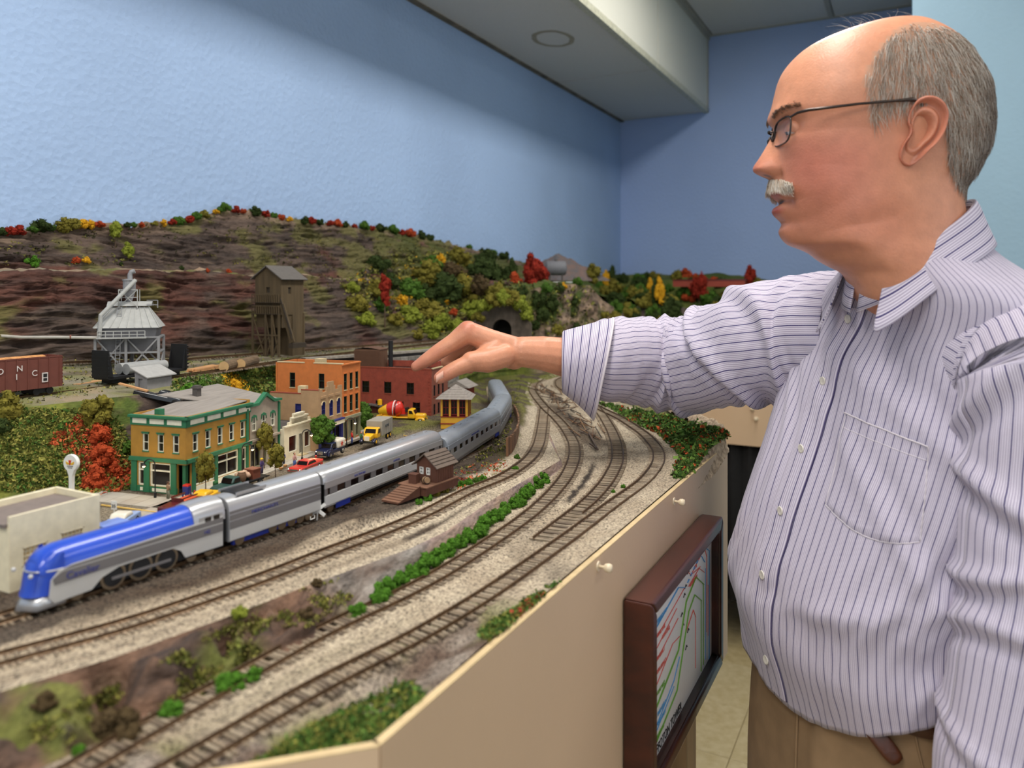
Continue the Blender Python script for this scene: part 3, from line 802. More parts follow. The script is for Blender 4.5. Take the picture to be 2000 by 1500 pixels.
# ---- locomotive
sN, sR = s_of_y(.345), s_of_y(.505)
lo = thing('steam_locomotive', 'streamlined steam locomotive with blue boiler shroud and silver skirts', 'locomotive')
put_car(lo, sN, sR); HL = (sR - sN) / 2
rings = []
for x, k, zt in [(-HL + .03, 1, .0475), (-HL + .05, 1, .0470), (0, 1, .0455), (HL - .03, 1, .0450), (HL - .018, .99, .0445), (HL - .010, .94, .0425), (HL - .005, .85, .039), (HL - .002, .74, .035)]:
 rings.append([Vector((x, y * k, z)) for y, z in half_section(.0168, .026, zt, 18, 2.2)])
MB().loft(rings, caps=True).build('boiler_shroud', M_loco, lo, smooth=False, autosm=40)
# rounded blue nose with vertical flutes
nose = MB(); rr = []
for z, e in ((.010, .004), (.016, .002), (.024, .0005), (.032, -.002), (.037, -.006), (.041, -.012)):
 row = []
 for i in range(33):
  a = math.pi * (i / 32 - .5); fl_ = .00025 * math.cos(i * math.pi) if z < .030 else 0
  row.append(Vector((HL - .018 + (.020 + e + fl_) * math.cos(a) ** .8, .0166 * math.sin(a), z)))
 rr.append(row)
nose.loft(rr, close=False); no = nose.build('nose', M_loco, lo, autosm=60)
for i in range(11):
 y = -.010 + .002 * i; MB().bar((HL + .0035 - 25 * y * y * .9, y, .011), (HL + .0012 - 25 * y * y * .9, y, .027), .0007).build('grille_bar', M_loco, no)
MB().tube([(HL - .017 + .0192 * math.cos(a), .0170 * math.sin(a), .0285) for a in [math.pi * (i / 16 - .5) for i in range(17)]], .0007, 6).build('nose_band', M_silver, no)
MB().prism([(-.006, 0), (.006, 0), (.0016, .0085), (-.0016, .0085)], (.004, 0, .0), (HL - .0075, 0, .0325), (0, 1, 0), (-.45, 0, .9)).build('headlight_fairing', M_silverl, no, bevel=.0008)
MB().ball((HL + .005, -.0135, .028), .0018, 8).build('marker_light', M_silverl, no)
MB().ball((HL + .005, .0135, .028), .0018, 8).build('marker_light', M_silverl, no)
# side skirts with the wheel opening
for s in (-1, 1):
 x1 = HL - .006
 poly = [(-HL + .002, .006), (-.040, .006), (-.036, .013), (-.028, .0175), (.020, .0165), (.034, .012), (.042, .005), (x1 - .004, .004), (x1, .009), (x1 - .0015, .022), (x1 - .007, .0275), (x1 - .018, .030), (-HL + .002, .0335)]
 sk = MB().prism(poly, (0, s * .0008, 0), (0, s * .0170, 0), (1, 0, 0), (0, 0, 1)).build('side_skirt', M_silverl, lo)
 MB().prism([(-HL + .002, .0195), (.03, .0185), (x1 - .004, .0175), (x1 - .0025, .0225), (x1 - .009, .0265), (-HL + .002, .0265)], (0, s * .0004, 0), (0, s * .0178, 0), (1, 0, 0), (0, 0, 1)).build('dark_stripe', M_silverd, sk)
 MB().prism([(-HL + .002, .0278), (x1 - .010, .0276), (x1 - .016, .0292), (-HL + .002, .0322)], (0, s * .0004, 0), (0, s * .0178, 0), (1, 0, 0), (0, 0, 1)).build('dark_stripe', M_silverd, sk)
 if s > 0: text('Cavalier', .0078, M_bluelet, sk, (.062, .0184, .0195), (math.radians(90), 0, math.pi))
 if s > 0: text('142', .0045, M_bluelet, sk, (-.058, .0184, .0215), (math.radians(90), 0, math.pi))
# cab with silver roof
MB().loft([[Vector((x, y * k, z)) for y, z in half_section(.0172, .030, zt, 16, 2.6)] for x, k, zt in ((-HL + .031, .985, .0478), (-HL + .024, 1.0, .0490), (-HL + .004, 1.0, .0496), (-HL - .001, .99, .049))], caps=True).build('cab_roof', M_silver, lo, autosm=40)
for s in (-1, 1):
 cw = MB().box((-HL + .014, s * .0172, .0325), (.024, .0006, .009)).build('cab_side', M_silver, lo)
 for k in (0, 1): MB().box((-HL + .0085 + k * .009, s * .0176, .033), (.0062, .0004, .006)).build('cab_window', M_glassd, cw)
MB().bb((-HL, -.0155, .004), (HL - .02, .0155, .026)).build('frame', M_black, lo)
pi = MB().loft([[Vector((x, y, z)) for x, y, z in row] for row in ([(HL - .020, .0165, .011), (HL - .004, .0135, .011), (HL + .004, 0, .011), (HL - .004, -.0135, .011), (HL - .020, -.0165, .011)], [(HL - .018, .0178, .002), (HL + .002, .0155, .001), (HL + .010, 0, .001), (HL + .002, -.0155, .001), (HL - .018, -.0178, .002)])], close=False, ).build('pilot', M_silver, lo, smooth=True)
pi.modifiers.new('t', 'SOLIDIFY').thickness = .0012
for s in (-1, 1):
 for x in (.024, .0005, -.023):
  mb = MB(); wheel(mb, x, s * .0150, .0098); w_ = mb.build('driving_wheel', M_tyre, lo)
  MB().lathe([(.0001, -.0004), (.0082, -.0004), (.0082, .0006), (.0001, .0006)], 18, (x, s * .0168, .0098), Matrix.Rotation(math.radians(-90 * s), 3, 'X')).build('wheel_disc', M_black, w_)
 mb = MB().box((0, s * .0180, .0085), (.052, .0008, .0022)); mb.build('side_rod', M_silverd, lo)
 for x in (.052, .064, -.048, -.066):
  mb = MB(); wheel(mb, x, s * .0135, .0048); mb.build('truck_wheel', M_tyre, lo)
# ---- tender
sT0, sT1 = sR + .004, s_of_y(.630)
te = thing('tender', 'silver and grey streamlined tender with open coal bunker behind the locomotive', 'rail car'); put_car(te, sT0, sT1); L = sT1 - sT0
prof = [(-.0172, .007), (-.0176, .012), (-.0176, .030)] + [(-y, z) for y, z in half_section(.0172, .033, .0475, 12, 2.8)] + [(.0176, .030), (.0176, .012), (.0172, .007)]
MB().loft([[Vector((x, y, z)) for y, z in prof] for x in (-L / 2, L / 2)], caps=True).build('body', M_silver, te, autosm=40)
stripe(te, 'dark_stripe', M_silverd, L - .001, .0185, .0255, .0178); stripe(te, 'dark_stripe', M_silverd, L - .001, .0268, .0315, .0178); stripe(te, 'dark_stripe', M_silverd, L - .001, .0325, .0352, .0174)
stripe(te, 'lower_band', M_silverl, L - .001, .008, .018, .0178)
text('MERCHANTS', .0046, M_bluelet, te, (.034, .0183, .0272), (math.radians(90), 0, math.pi), sx=1.25)
bk = MB().bb((L / 2 - .046, -.012, .0472), (L / 2 - .014, .012, .0482)).build('coal_bunker', M_black, te)
for s in (-1, 1): MB().bb((L / 2 - .048, s * .0125 - .0006, .0468), (L / 2 - .012, s * .0125 + .0006, .0496)).build('bunker_rail', M_silver, bk)
boulder('coal_load', (L / 2 - .030, 0, .0472), .009, mat('coal', (26, 24, 24), .7, bump=.001, bscale=300), bk, 3, sc=(1.6, 1.1, .35), n=12)
for s in (-1, 1):
 MB().box((.01, s * .0125, .0045), (.085, .003, .006)).build('truck_frame', M_blued, te)
 for x in (-.045, -.033, -.021, -.008, .004, .045):
  mb = MB(); wheel(mb, x, s * .0130, .0050); mb.build('wheel', M_tyre, te)
MB().box((L / 2 + .001, 0, .022), (.003, .026, .030)).build('diaphragm', M_black, te)
MB().tube([(-L / 2 + .016, .0183, .004), (-L / 2 + .016, .0183, .001), (-L / 2 + .010, .0183, .001), (-L / 2 + .010, .0183, .004)], .0005, 6).build('step', M_white_p, te)
# ---- coaches
def coach(label, s0, s1, lettering=None, fluted=True, vista=0, mroof=None, seed=0):
 t = thing('passenger_coach', label, 'rail car', group='silver passenger coaches'); put_car(t, s0, s1); L = (a := s1 - s0) - .002
 hw = .0172; mr = mroof or M_silver
 prof = [(-hw, .0335)] + [(-y, z) for y, z in half_section(hw, .034, .0470, 16, 2.7)] + [(hw, .0335)]
 xs = [(-L / 2, .90, .966), (-L / 2 + .003, .97, .985), (-L / 2 + .007, 1, 1), (L / 2 - .007, 1, 1), (L / 2 - .003, .97, .985), (L / 2, .90, .966)]
 MB().loft([[Vector((x, y * k, z * kz)) for y, z in prof] for x, k, kz in xs], caps=True).build('roof', mr, t, autosm=40)
 for i in range(int(L / .03)):
  x = -L / 2 + .018 + i * .03
  MB().box((x, 0, .0474), (.006, .0035, .0012)).build('roof_vent', mr, t)
 # sides: lower fluted wall, window band of separate posts and glazed windows, letterboard
 nw = 9; wl = .0150; px_ = (L - .034) / nw
 for s in (-1, 1):
  zs = [];
  nfl = 9
  prof2 = []
  for i in range(nfl * 2 + 1):
   prof2.append((.0176 + (.0003 if (i % 2 and fluted) else 0), .009 + (.0198 - .009) * i / (nfl * 2)))
  prof2 = [(.0168, .007)] + prof2
  mb = MB().loft([[Vector((x, s * y, z)) for y, z in prof2] + [Vector((x, s * .0160, .0198)), Vector((x, s * .0160, .007))] for x in (-L / 2 + .001, L / 2 - .001)], caps=True)
  mb.build('side_wall', M_silverl if fluted else M_silver, t)
  MB().bb((-L / 2 + .001, s * .0160, .0275), (L / 2 - .001, s * .0176, .0345)).build('letterboard', mr, t)
  x0 = -L / 2 + .001
  edges = []
  for i in range(nw): edges.append((-L / 2 + .017 + px_ * (i + .5) - wl / 2, -L / 2 + .017 + px_ * (i + .5) + wl / 2))
  edges = [(-L / 2 + .005, -L / 2 + .0095)] + edges + [(L / 2 - .0095, L / 2 - .005)]
  prev = -L / 2 + .001
  for a_, b_ in edges + [(L / 2 - .001, 0)]:
   if a_ > prev + .0003: MB().bb((prev, s * .0160, .0198), (a_, s * .0175, .0275)).build('window_post', M_silverd if fluted else M_silver, t)
   prev = b_
  for a_, b_ in edges:
   MB().bb((a_, s * .0162, .0199), (b_, s * .0166, .0273)).build('window', M_glassd, t)
  MB().bb((-L / 2 + .02, s * .0150, .004), (L / 2 - .02, s * .0165, .0085)).build('underskirt', M_black if fluted else M_silverd, t)
  if fluted or vista: MB().bb((L / 2 - .046, s * .0166, .002), (L / 2 - .020, s * .0172, .0095)).build('equipment_box', M_blued, t)
  MB().bb((-L / 2 + .012, s * .0166, .002), (-L / 2 + .032, s * .0172, .0095)).build('equipment_box', M_blued, t)
  for x in (-L / 2 + .014, -L / 2 + .034, L / 2 - .034, L / 2 - .014):
   mb = MB(); wheel(mb, x, s * .0130, .0050); mb.build('wheel', M_tyre, t)
 if lettering:
  for x, w in lettering: text(w, .0034, M_bluelet, t, (x, .0177, .0292), (math.radians(90), 0, math.pi), sx=1.2)
 MB().bb((-L / 2 - .002, -.010, .010), (-L / 2, .010, .042)).build('diaphragm', M_silverd, t)
 MB().bb((L / 2, -.010, .010), (L / 2 + .002, .010, .042)).build('diaphragm', M_silverd, t)
 MB().bb((-L / 2 + .004, -.0158, .006), (L / 2 - .004, .0158, .034)).build('interior', M_black, t)
 return t
s0 = sT1 + .003
cuts = [s0, s_of_y(.890), s_of_y(.890) + .272, s_of_y(.890) + .52, s_of_y(.890) + .76]
M_graycar = mat('grey_roof_paint', (150, 156, 164), .4, metal=.25, var=.04)
coach('silver coach with fluted sides and dark windows behind the tender', cuts[0], cuts[1] - .003, ((.075, 'BALTIMORE'), (-.005, 'LIMITED')))
coach('grey coach between the brown trackside shed and the curve', cuts[1], cuts[2] - .003, ((.03, 'BALTIMORE LIMITED'),), fluted=False, mroof=M_graycar)
coach('grey coach on the curve beside the red and yellow tower', cuts[2], cuts[3] - .003, None, fluted=False, mroof=M_graycar)
coach('last grey coach, at the far end of the train under the hand', cuts[3], min(cuts[4] - .003, CUM[-1] - .03), None, fluted=False, mroof=M_graycar)
# ================================================================ buildings of the town
def wall_panel(name, O, U, N, w, h, holes, m, parent, th=.003, top=None):
 """wall in the plane (U, Z) from O, facing N, with real rectangular openings (u0, v0, u1, v1); top = optional outline heights [(u, h)]"""
 O, U, N = Vector(O), Vector(U).normalized(), Vector(N).normalized(); Z = Vector((0, 0, 1))
 if abs(U.x) > .5: O = O + N * .0002 + U * .0005; w -= .001; holes = [(a - .0005, b, c_, d) if a > 0 else (a, b, c_, d) for a, b, c_, d in holes]; top = top and [(a, min(b, w), h_) for a, b, h_ in top]
 us = sorted({0, w, *[round(c, 5) for hh in holes for c in (hh[0], hh[2])]}); vs_ = sorted({0, h, *[round(c, 5) for hh in holes for c in (hh[1], hh[3])]})
 mb = MB()
 for a, b in zip(us, us[1:]):
  for c, d in zip(vs_, vs_[1:]):
   mu, mv = (a + b) / 2, (c + d) / 2
   if any(hh[0] < mu < hh[2] and hh[1] < mv < hh[3] for hh in holes): continue
   mb.prism([(a, c), (b, c), (b, d), (a, d)], -N * th, O, U, Z)
 if top:
  for a, b, hh in top: mb.prism([(a, h), (b, h), (b, hh), (a, hh)], -N * th, O, U, Z)
 return mb.build(name, m, parent)
class Face:
 """a facade: places parts in its own (u, v) coordinates"""
 def __init__(s, parent, O, U, N): s.p = parent; s.O = Vector(O); s.U = Vector(U).normalized(); s.N = Vector(N).normalized()
 def rect(s, name, u0, v0, u1, v1, m, d0=0., d1=.001, parent=None):
  return MB().prism([(u0, v0), (u1, v0), (u1, v1), (u0, v1)], s.N * (d1 - d0), s.O + s.N * d0, s.U, (0, 0, 1)).build(name, m, parent or s.p)
 def poly(s, name, pts, m, d0=0., d1=.001, parent=None):
  return MB().prism(pts, s.N * (d1 - d0), s.O + s.N * d0, s.U, (0, 0, 1)).build(name, m, parent or s.p)
 def window(s, u0, v0, u1, v1, mframe, cap=None, sill=None, sash=True, mull=0, glass=None, f=.0007):
  w = s.rect('window', u0, v0, u1, v1, glass or M_glassd, -.0028, -.0022)
  if mframe:
   for a, b, c, d in ((u0, v0, u0 + f, v1), (u1 - f, v0, u1, v1), (u0, v1 - f, u1, v1), (u0, v0, u1, v0 + f)):
    s.rect('frame', a, b, c, d, mframe, -.002, .0001, w)
   if sash: s.rect('sash', u0, (v0 + v1) / 2 - f / 2, u1, (v0 + v1) / 2 + f / 2, mframe, -.002, -.0006, w)
   for k in range(mull):
    x = lerp(u0, u1, (k + 1) / (mull + 1)); s.rect('mullion', x - f * .4, v0, x + f * .4, v1, mframe, -.002, -.0008, w)
  if cap: s.rect('cap', u0 - .0009, v1, u1 + .0009, v1 + .0016, cap, 0, .0016, w); s.rect('cap', u0 - .0014, v1 + .0014, u1 + .0014, v1 + .0022, cap, 0, .0022, w)
  if sill: s.rect('sill', u0 - .0007, v0 - .0012, u1 + .0007, v0, sill, 0, .0012, w)
  return w
ZT = zup(.5)
pm_ = lambda n, c, **k: mat(n, c, k.pop('rough', .7), var=k.pop('var', .06), scale=k.pop('scale', 120), **k)
M_must = pm_('mustard_siding', (172, 126, 48)); M_green = pm_('green_trim', (44, 112, 76)); M_cream = pm_('cream_trim', (232, 228, 206)); M_taupe = pm_('taupe_siding', (166, 152, 134))
M_shing = mat('grey_shingle', (146, 138, 130), .9, var=.1, scale=200, bump=.0004, bscale=240, stretch=(1, .1, 1)); M_lcream = pm_('ivory_wall', (226, 216, 188)); M_tanb = pm_('tan_brick', (176, 142, 104)); M_navy = pm_('navy_frame', (40, 44, 112))
M_orange = pm_('orange_brick', (206, 118, 56)); M_stone = pm_('buff_stone', (206, 186, 144)); M_cap = pm_('red_coping', (150, 72, 48)); M_store = pm_('sage_front', (150, 148, 118)); M_roof = pm_('dark_roof_felt', (88, 82, 78), rough=.95)
M_dkgreen = pm_('dark_green_frame', (40, 62, 44))
def brick_mat(name, c1, c2, mort, scale):
 m, nt, b = newmat(name); L = nt.links.new
 tc = nd(nt, 'ShaderNodeTexCoord'); mp = nd(nt, 'ShaderNodeMapping'); mp.inputs['Rotation'].default_value = (math.radians(90), 0, math.radians(90)); L(tc.outputs['Object'], mp.inputs[0])
 br = nd(nt, 'ShaderNodeTexBrick', Scale=scale); br.inputs['Color1'].default_value = srgb(*c1); br.inputs['Color2'].default_value = srgb(*c2); br.inputs['Mortar'].default_value = srgb(*mort); br.inputs['Mortar Size'].default_value = .03
 L(mp.outputs[0], br.inputs['Vector']);
 n = nd(nt, 'ShaderNodeTexNoise', Scale=90.); L(tc.outputs['Object'], n.inputs['Vector'])
 mx = nd(nt, 'ShaderNodeMix', _data_type='RGBA', _blend_type='MULTIPLY'); mx.inputs[0].default_value = .5; L(br.outputs['Color'], mx.inputs[6]); L(n.outputs['Fac'], mx.inputs[7])
 L(mx.outputs[2], b.inputs['Base Color']); b.inputs['Roughness'].default_value = .85
 return m
M_brick = brick_mat('red_brick', (176, 72, 50), (150, 58, 44), (150, 84, 64), 300.)
XA, XB = Vector((0, 1, 0)), Vector((1, 0, 0))  # facades look along +X, their width runs along +Y
# ---- corner store, mustard with green trim (origin at its street corner)
c = on(363, 968, ZT); c2 = on(480, 925, ZT)
ang = math.atan2(c2.y - c.y, c2.x - c.x) - math.pi / 2
b1 = thing('corner_store', 'mustard two-storey corner store with green cornice and white windows', 'building', (c.x, c.y, ZT), ang)
W1, D1, H1 = .122, .082, .094
holes = [(.012 + i * .0225, .050, .0205 + i * .0225, .071) for i in range(5)]
sh = [(.014, .008, .050, .036), (.056, .008, .096, .036), (.104, .004, .114, .036)]
wall_panel('street_wall', (0, 0, 0), XA, XB, W1, H1, holes + sh + [(0, 0, .010, .036)], M_must, b1)
f = Face(b1, (0, 0, 0), XA, XB)
for u0, v0, u1, v1 in holes: f.window(u0, v0, u1, v1, M_cream, M_green, M_green)
for u0, v0, u1, v1 in sh[:2]:
 w = f.window(u0, v0, u1, v1, M_cream, None, None, sash=False, mull=1, f=.0014); f.rect('transom', u0, v1 - .010, u1, v1 - .0085, M_cream, -.002, .0003, w); f.rect('bulkhead', u0, .001, u1, v0 - .001, M_cream, 0, .0008, w)
f.window(*sh[2], M_cream, f=.0014)
for u in (.010, .050, .096, .114): f.rect('pilaster', u, 0, u + .0055, .038, M_green if u < .1 else M_must, 0, .0018)
f.rect('belt_course', -.003, .038, W1, .0425, M_green, 0, .0035); f.rect('cornice', -.004, H1 - .003, W1, H1, M_green, 0, .0055); f.rect('frieze', -.001, H1 - .013, W1, H1 - .003, M_green, 0, .0014)
for i in range(4): f.rect('frieze_panel', .006 + i * .030, H1 - .0105, .030 + i * .030, H1 - .0045, M_cream, .0014, .0019)
g = Face(b1, (0, 0, 0), -XB, -XA)
hs = [(.010 + i * .0225, .050, .0185 + i * .0225, .071) for i in range(3)]; sh2 = [(.022, .008, .052, .036), (.060, .008, .070, .036)]
wall_panel('side_wall', (0, 0, 0), -XB, -XA, D1, H1, hs + sh2 + [(0, 0, .012, .036)], M_must, b1)
for q in hs: g.window(*q, M_cream, M_green, M_green)
for q in sh2:
 w = g.window(*q, M_cream, sash=False, f=.0014); g.rect('transom', q[0], q[3] - .010, q[2], q[3] - .0085, M_cream, -.002, .0003, w); g.rect('bulkhead', q[0] + .003, .0015, q[2] - .003, .0055, M_cream, 0, .0012, w)
for u in (.013, .053, .072): g.rect('pilaster', u, 0, u + .008, .038, M_green, 0, .0018)
g.rect('base_band', .012, 0, D1, .0075, M_green, 0, .0008)
g.rect('belt_course', -.0035, .038, D1, .0425, M_green, 0, .0035); g.rect('cornice', -.0055, H1 - .003, D1, H1, M_green, 0, .0055); g.rect('frieze', -.0014, H1 - .013, D1, H1 - .003, M_green, 0, .0014)
for i in range(3): g.rect('frieze_panel', .005 + i * .026, H1 - .0105, .026 + i * .026, H1 - .0045, M_cream, .0014, .0019)
MB().bb((-D1, .003, 0), (-.014, W1, .004)).build('store_floor', M_roof, b1); MB().bb((-D1 + .01, .012, .004), (-.016, W1 - .004, .086)).build('interior', M_black, b1)
MB().bb((-D1, W1 - .003, 0), (0, W1, H1 + .004)).build('party_wall', M_must, b1); MB().bb((-D1, 0, 0), (-D1 + .003, W1, H1)).build('rear_wall', M_must, b1)
MB().box((-.012, .012, .019), (.002, .020, .036), R=Matrix.Rotation(math.radians(45), 3, 'Z')).build('recessed_door', M_glassd, b1)
MB().bb((-.008, .0035, 0), (-.0035, .008, .038)).build('corner_post', M_green, b1)
rf = MB().add([(-.003, .003, H1 - .004), (-D1, .003, H1 - .004), (-D1, W1, H1 + .006), (-.003, W1, H1 + .002)], [(0, 1, 2, 3)]).build('roof', M_shing, b1); rf.modifiers.new('t', 'SOLIDIFY').thickness = .001
MB().bb((-.052, .006, H1 - .004), (-.044, .014, H1 + .006)).build('stub_chimney', M_green, b1)
# ---- taupe house with gabled green parapet
c3_ = on(555, 902, ZT); W2 = (Vector(c3_) - Vector(c2)).length; D2, H2 = .105, .096
b2 = thing('gabled_shop', 'taupe two-storey shop with green trim and a peaked parapet', 'building', (c2.x, c2.y, ZT), ang)
hs = [(W2 * k - .005, .054, W2 * k + .004, .073) for k in (.24, .52, .80)]; sh = [(.010, .004, W2 * .42, .036), (W2 * .50, .004, W2 * .60, .036), (W2 * .68, .004, W2 - .008, .036)]
wall_panel('street_wall', (0, 0, 0), XA, XB, W2, H2 - .012, hs + sh, M_taupe, b2); f = Face(b2, (0, 0, 0), XA, XB)
for q in hs: w = f.window(*q, M_cream, None, M_taupe, mull=1); f.poly('arch', [(q[0] - .0015, q[3] - .006), (q[0] - .0005, q[3] + .001), ((q[0] + q[2]) / 2, q[3] + .003), (q[2] + .0005, q[3] + .001), (q[2] + .0015, q[3] - .006), (q[2], q[3] - .001), (q[0], q[3] - .001)], M_green, 0, .0012, w)
for q in sh: f.window(*q, M_store, sash=False, mull=1, f=.001)
f.rect('belt_course', 0, .040, W2, .043, M_taupe, 0, .0035); f.rect('corner_board', 0, 0, .0035, H2 - .01, M_green, 0, .0022); f.rect('corner_board', W2 - .0035, 0, W2, H2 - .01, M_green, 0, .0022)
f.poly('parapet', [(0, H2 - .012), (W2, H2 - .012), (W2, H2 - .006), (W2 * .80, H2 - .005), (W2 * .55, H2 + .006), (W2 * .33, H2 - .005), (0, H2 - .006)], M_taupe, -.003, 0)
f.poly('parapet_trim', [(-.002, H2 - .008), (W2 * .32, H2 - .008), (W2 * .55, H2 + .003), (W2 * .80, H2 - .008), (W2 + .002, H2 - .008), (W2 + .002, H2 - .005), (W2 * .82, H2 - .0045), (W2 * .55, H2 + .0078), (W2 * .31, H2 - .0045), (-.002, H2 - .005)], M_green, -.003, .004)
MB().bb((-D2, 0, 0), (-D2 + .003, W2, H2 + .004)).build('rear_wall', M_taupe, b2); MB().bb((-D2, 0, 0), (-.003, .003, H2 - .012)).build('side_wall', M_taupe, b2); MB().bb((-D2, W2 - .003, 0), (-.003, W2, H2 - .012)).build('side_wall', M_taupe, b2)
MB().bb((-D2 + .004, .004, .001), (-.006, W2 - .004, .08)).build('interior', M_black, b2)
rf = MB().add([(-.003, -.001, H2 - .008), (-D2, -.045, H2 + .010), (-D2, W2, H2 + .010), (-.003, W2, H2 - .006)], [(0, 1, 2, 3)]).build('roof', M_shing, b2); rf.modifiers.new('t', 'SOLIDIFY').thickness = .0012
ch = MB().bb((-.078, -.010, H2), (-.070, -.002, H2 + .020)).build('chimney', M_roof, b2); MB().bb((-.0795, -.0115, H2 + .016), (-.0685, -.0005, H2 + .0185)).build('chimney_cap', M_roof, ch)
# ---- ivory single-storey false front
c4 = on(622, 884, ZT); W3 = (Vector(c4) - Vector(c3_)).length; H3 = .050
b3 = thing('false_front_shop', 'ivory one-storey shop with stepped false front and dark red window', 'building', (c3_.x, c3_.y, ZT), ang)
sh = [(W3 * .16, .010, W3 * .46, .034), (W3 * .52, .003, W3 * .68, .034), (W3 * .74, .010, W3 * .96, .034)]
wall_panel('street_wall', (0, 0, 0), XA, XB, W3, H3, sh, M_lcream, b3, top=[(W3 * .16, W3, H3 + .004), (W3 * .26, W3 * .86, H3 + .010), (W3 * .34, W3 * .72, H3 + .015)])
f = Face(b3, (0, 0, 0), XA, XB); M_redg = mat('red_dark_window', (74, 24, 16), .15, var=.3, scale=40)
for i, q in enumerate(sh): f.window(*q, M_cream, sash=False, f=.001, glass=M_redg if i != 1 else None, mull=1 if i == 1 else 0)
f.rect('cornice', 0, H3 - .002, W3, H3, M_lcream, 0, .0025); f.rect('cornice', W3 * .26, H3 + .008, W3 * .86, H3 + .010, M_lcream, 0, .002); f.rect('cornice', W3 * .34, H3 + .013, W3 * .72, H3 + .015, M_lcream, 0, .002); f.rect('door_step', W3 * .48, 0, W3 * .72, .003, M_stone, 0, .008)
wall_panel('side_wall', (0, 0, 0), -XB, -XA, .07, H3 - .004, [], M_lcream, b3); MB().bb((-.07, .003, .001), (-.004, W3 - .003, H3 - .006)).build('interior', M_black, b3); MB().bb((-.07, .003, H3 - .006), (-.003, W3, H3 - .004)).build('roof', M_roof, b3); wall_panel('side_wall', (0, W3 - .003, 0), -XB, -XA, .07, H3 - .004, [], M_lcream, b3)
# ---- tan brick shop with stepped parapet
c5 = on(668, 866, ZT); W4 = (Vector(c5) - Vector(c4)).length * .98; H4, D4 = .098, .155
b4 = thing('tan_brick_shop', 'tan brick two-storey shop with stepped gable wall and arched navy windows', 'building', (c4.x, c4.y, ZT), ang)
hs = [(W4 * k - .005, .050, W4 * k + .005, .074) for k in (.20, .52, .84)]; sh = [(.006, .004, W4 * .45, .032), (W4 * .52, .004, W4 - .005, .032)]
wall_panel('street_wall', (0, 0, 0), XA, XB, W4, H4 - .012, hs + sh, M_tanb, b4, top=[(0, W4 * .16, H4 - .004), (W4 * .16, W4 * .34, H4 - .009), (W4 * .34, W4 * .40, H4 - .002), (W4 * .40, W4 * .64, H4 + .005), (W4 * .64, W4 * .70, H4 - .002), (W4 * .70, W4 * .86, H4 - .009), (W4 * .86, W4, H4 - .004)])
f = Face(b4, (0, 0, 0), XA, XB)
for q in hs:
 w = f.window(*q, M_navy, None, M_stone, mull=1, glass=M_navy); n_ = 8; mu = (q[0] + q[2]) / 2
 f.poly('arch', [(mu + math.cos(math.pi * i / n_) * .0062, q[3] - .004 + math.sin(math.pi * i / n_) * .0062) for i in range(n_ + 1)] + [(mu + math.cos(math.pi * i / n_) * .0048, q[3] - .004 + math.sin(math.pi * i / n_) * .0048) for i in range(n_, -1, -1)], M_stone, 0, .0012, w)
for i in range(3): f.rect('brick_panel', W4 * (.10 + .3 * i), .080, W4 * (.30 + .3 * i), .0835, M_tanb, 0, .0016)
for q in sh: f.window(*q, M_navy, sash=False, mull=1, f=.0012)
for u in (0, W4 * .46, W4 - .005): f.rect('pilaster', u, 0, u + .0055, .036, M_navy, 0, .0016)
f.rect('shop_fascia', -.001, .034, W4 + .001, .040, M_cream, 0, .004); f.rect('shop_cornice', -.001, .040, W4 + .001, .0425, M_navy, 0, .005)
hs2 = [(.030, .054, .040, .072), (.070, .054, .080, .072)]
wall_panel('gable_wall', (0, 0, 0), -XB, -XA, D4, H4 - .024, hs2, M_tanb, b4, top=[(0, .030, H4 - .005), (.030, .085, H4 - .011), (.085, D4, H4 - .018)]); g = Face(b4, (0, 0, 0), -XB, -XA)
for q in hs2: g.window(*q, M_navy, None, M_tanb, glass=M_navy)
for a, b, h in ((0, .030, H4 - .005), (.030, .085, H4 - .011), (.085, D4, H4 - .018)): g.rect('coping', a, h, b, h + .0016, M_cap, -.0035, .0006)
MB().bb((-.036, .0, H4 - .012), (-.024, .010, H4 + .001)).build('chimney', M_stone, b4)
MB().bb((-D4, .003, .001), (-.004, W4 - .002, H4 - .028)).build('interior', M_roof, b4)
# ---- orange brick three-storey block
c6 = on(699, 852, ZT); H5, D5 = .126, .120; W5 = max(.05, (Vector(c6) - Vector(c5)).length * .96)
b5 = thing('orange_brick_block', 'orange brick three-storey block with narrow windows and sage shop front', 'building', (c5.x, c5.y, ZT), ang)
hs = [(W5 * k - .0042, z0, W5 * k + .0042, z0 + .026) for z0 in (.048, .084) for k in (.18, .5, .82)]; sh = [(.005, .004, W5 * .30, .034), (W5 * .36, .004, W5 * .64, .034), (W5 * .70, .004, W5 - .004, .034)]
wall_panel('street_wall', (0, 0, 0), XA, XB, W5, H5, hs + sh, M_orange, b5); f = Face(b5, (0, 0, 0), XA, XB)
for q in hs: f.window(*q, M_dkgreen, None, M_stone, mull=0);
for q in hs: f.rect('lintel', q[0] - .001, q[3], q[2] + .001, q[3] + .002, M_orange, 0, .001)
for q in sh: f.window(*q, M_store, sash=False, mull=1, f=.001)
f.rect('shop_cornice', 0, .036, W5, .041, M_store, 0, .003); f.rect('cornice', -.001, H5 - .002, W5 + .001, H5, M_orange, 0, .002)
for u in (0, W5 * .31, W5 * .65, W5 - .004): f.rect('pilaster', u, 0, u + .004, .037, M_store, 0, .0014)
hs2 = [(.032, .086, .042, .110), (.086, .086, .096, .110)]
wall_panel('side_wall', (0, 0, 0), -XB, -XA, D5, H5, hs2, M_orange, b5, top=[(.052, .068, H5 + .006)]); g = Face(b5, (0, 0, 0), -XB, -XA)
for q in hs2: g.window(*q, M_dkgreen, None, M_stone)
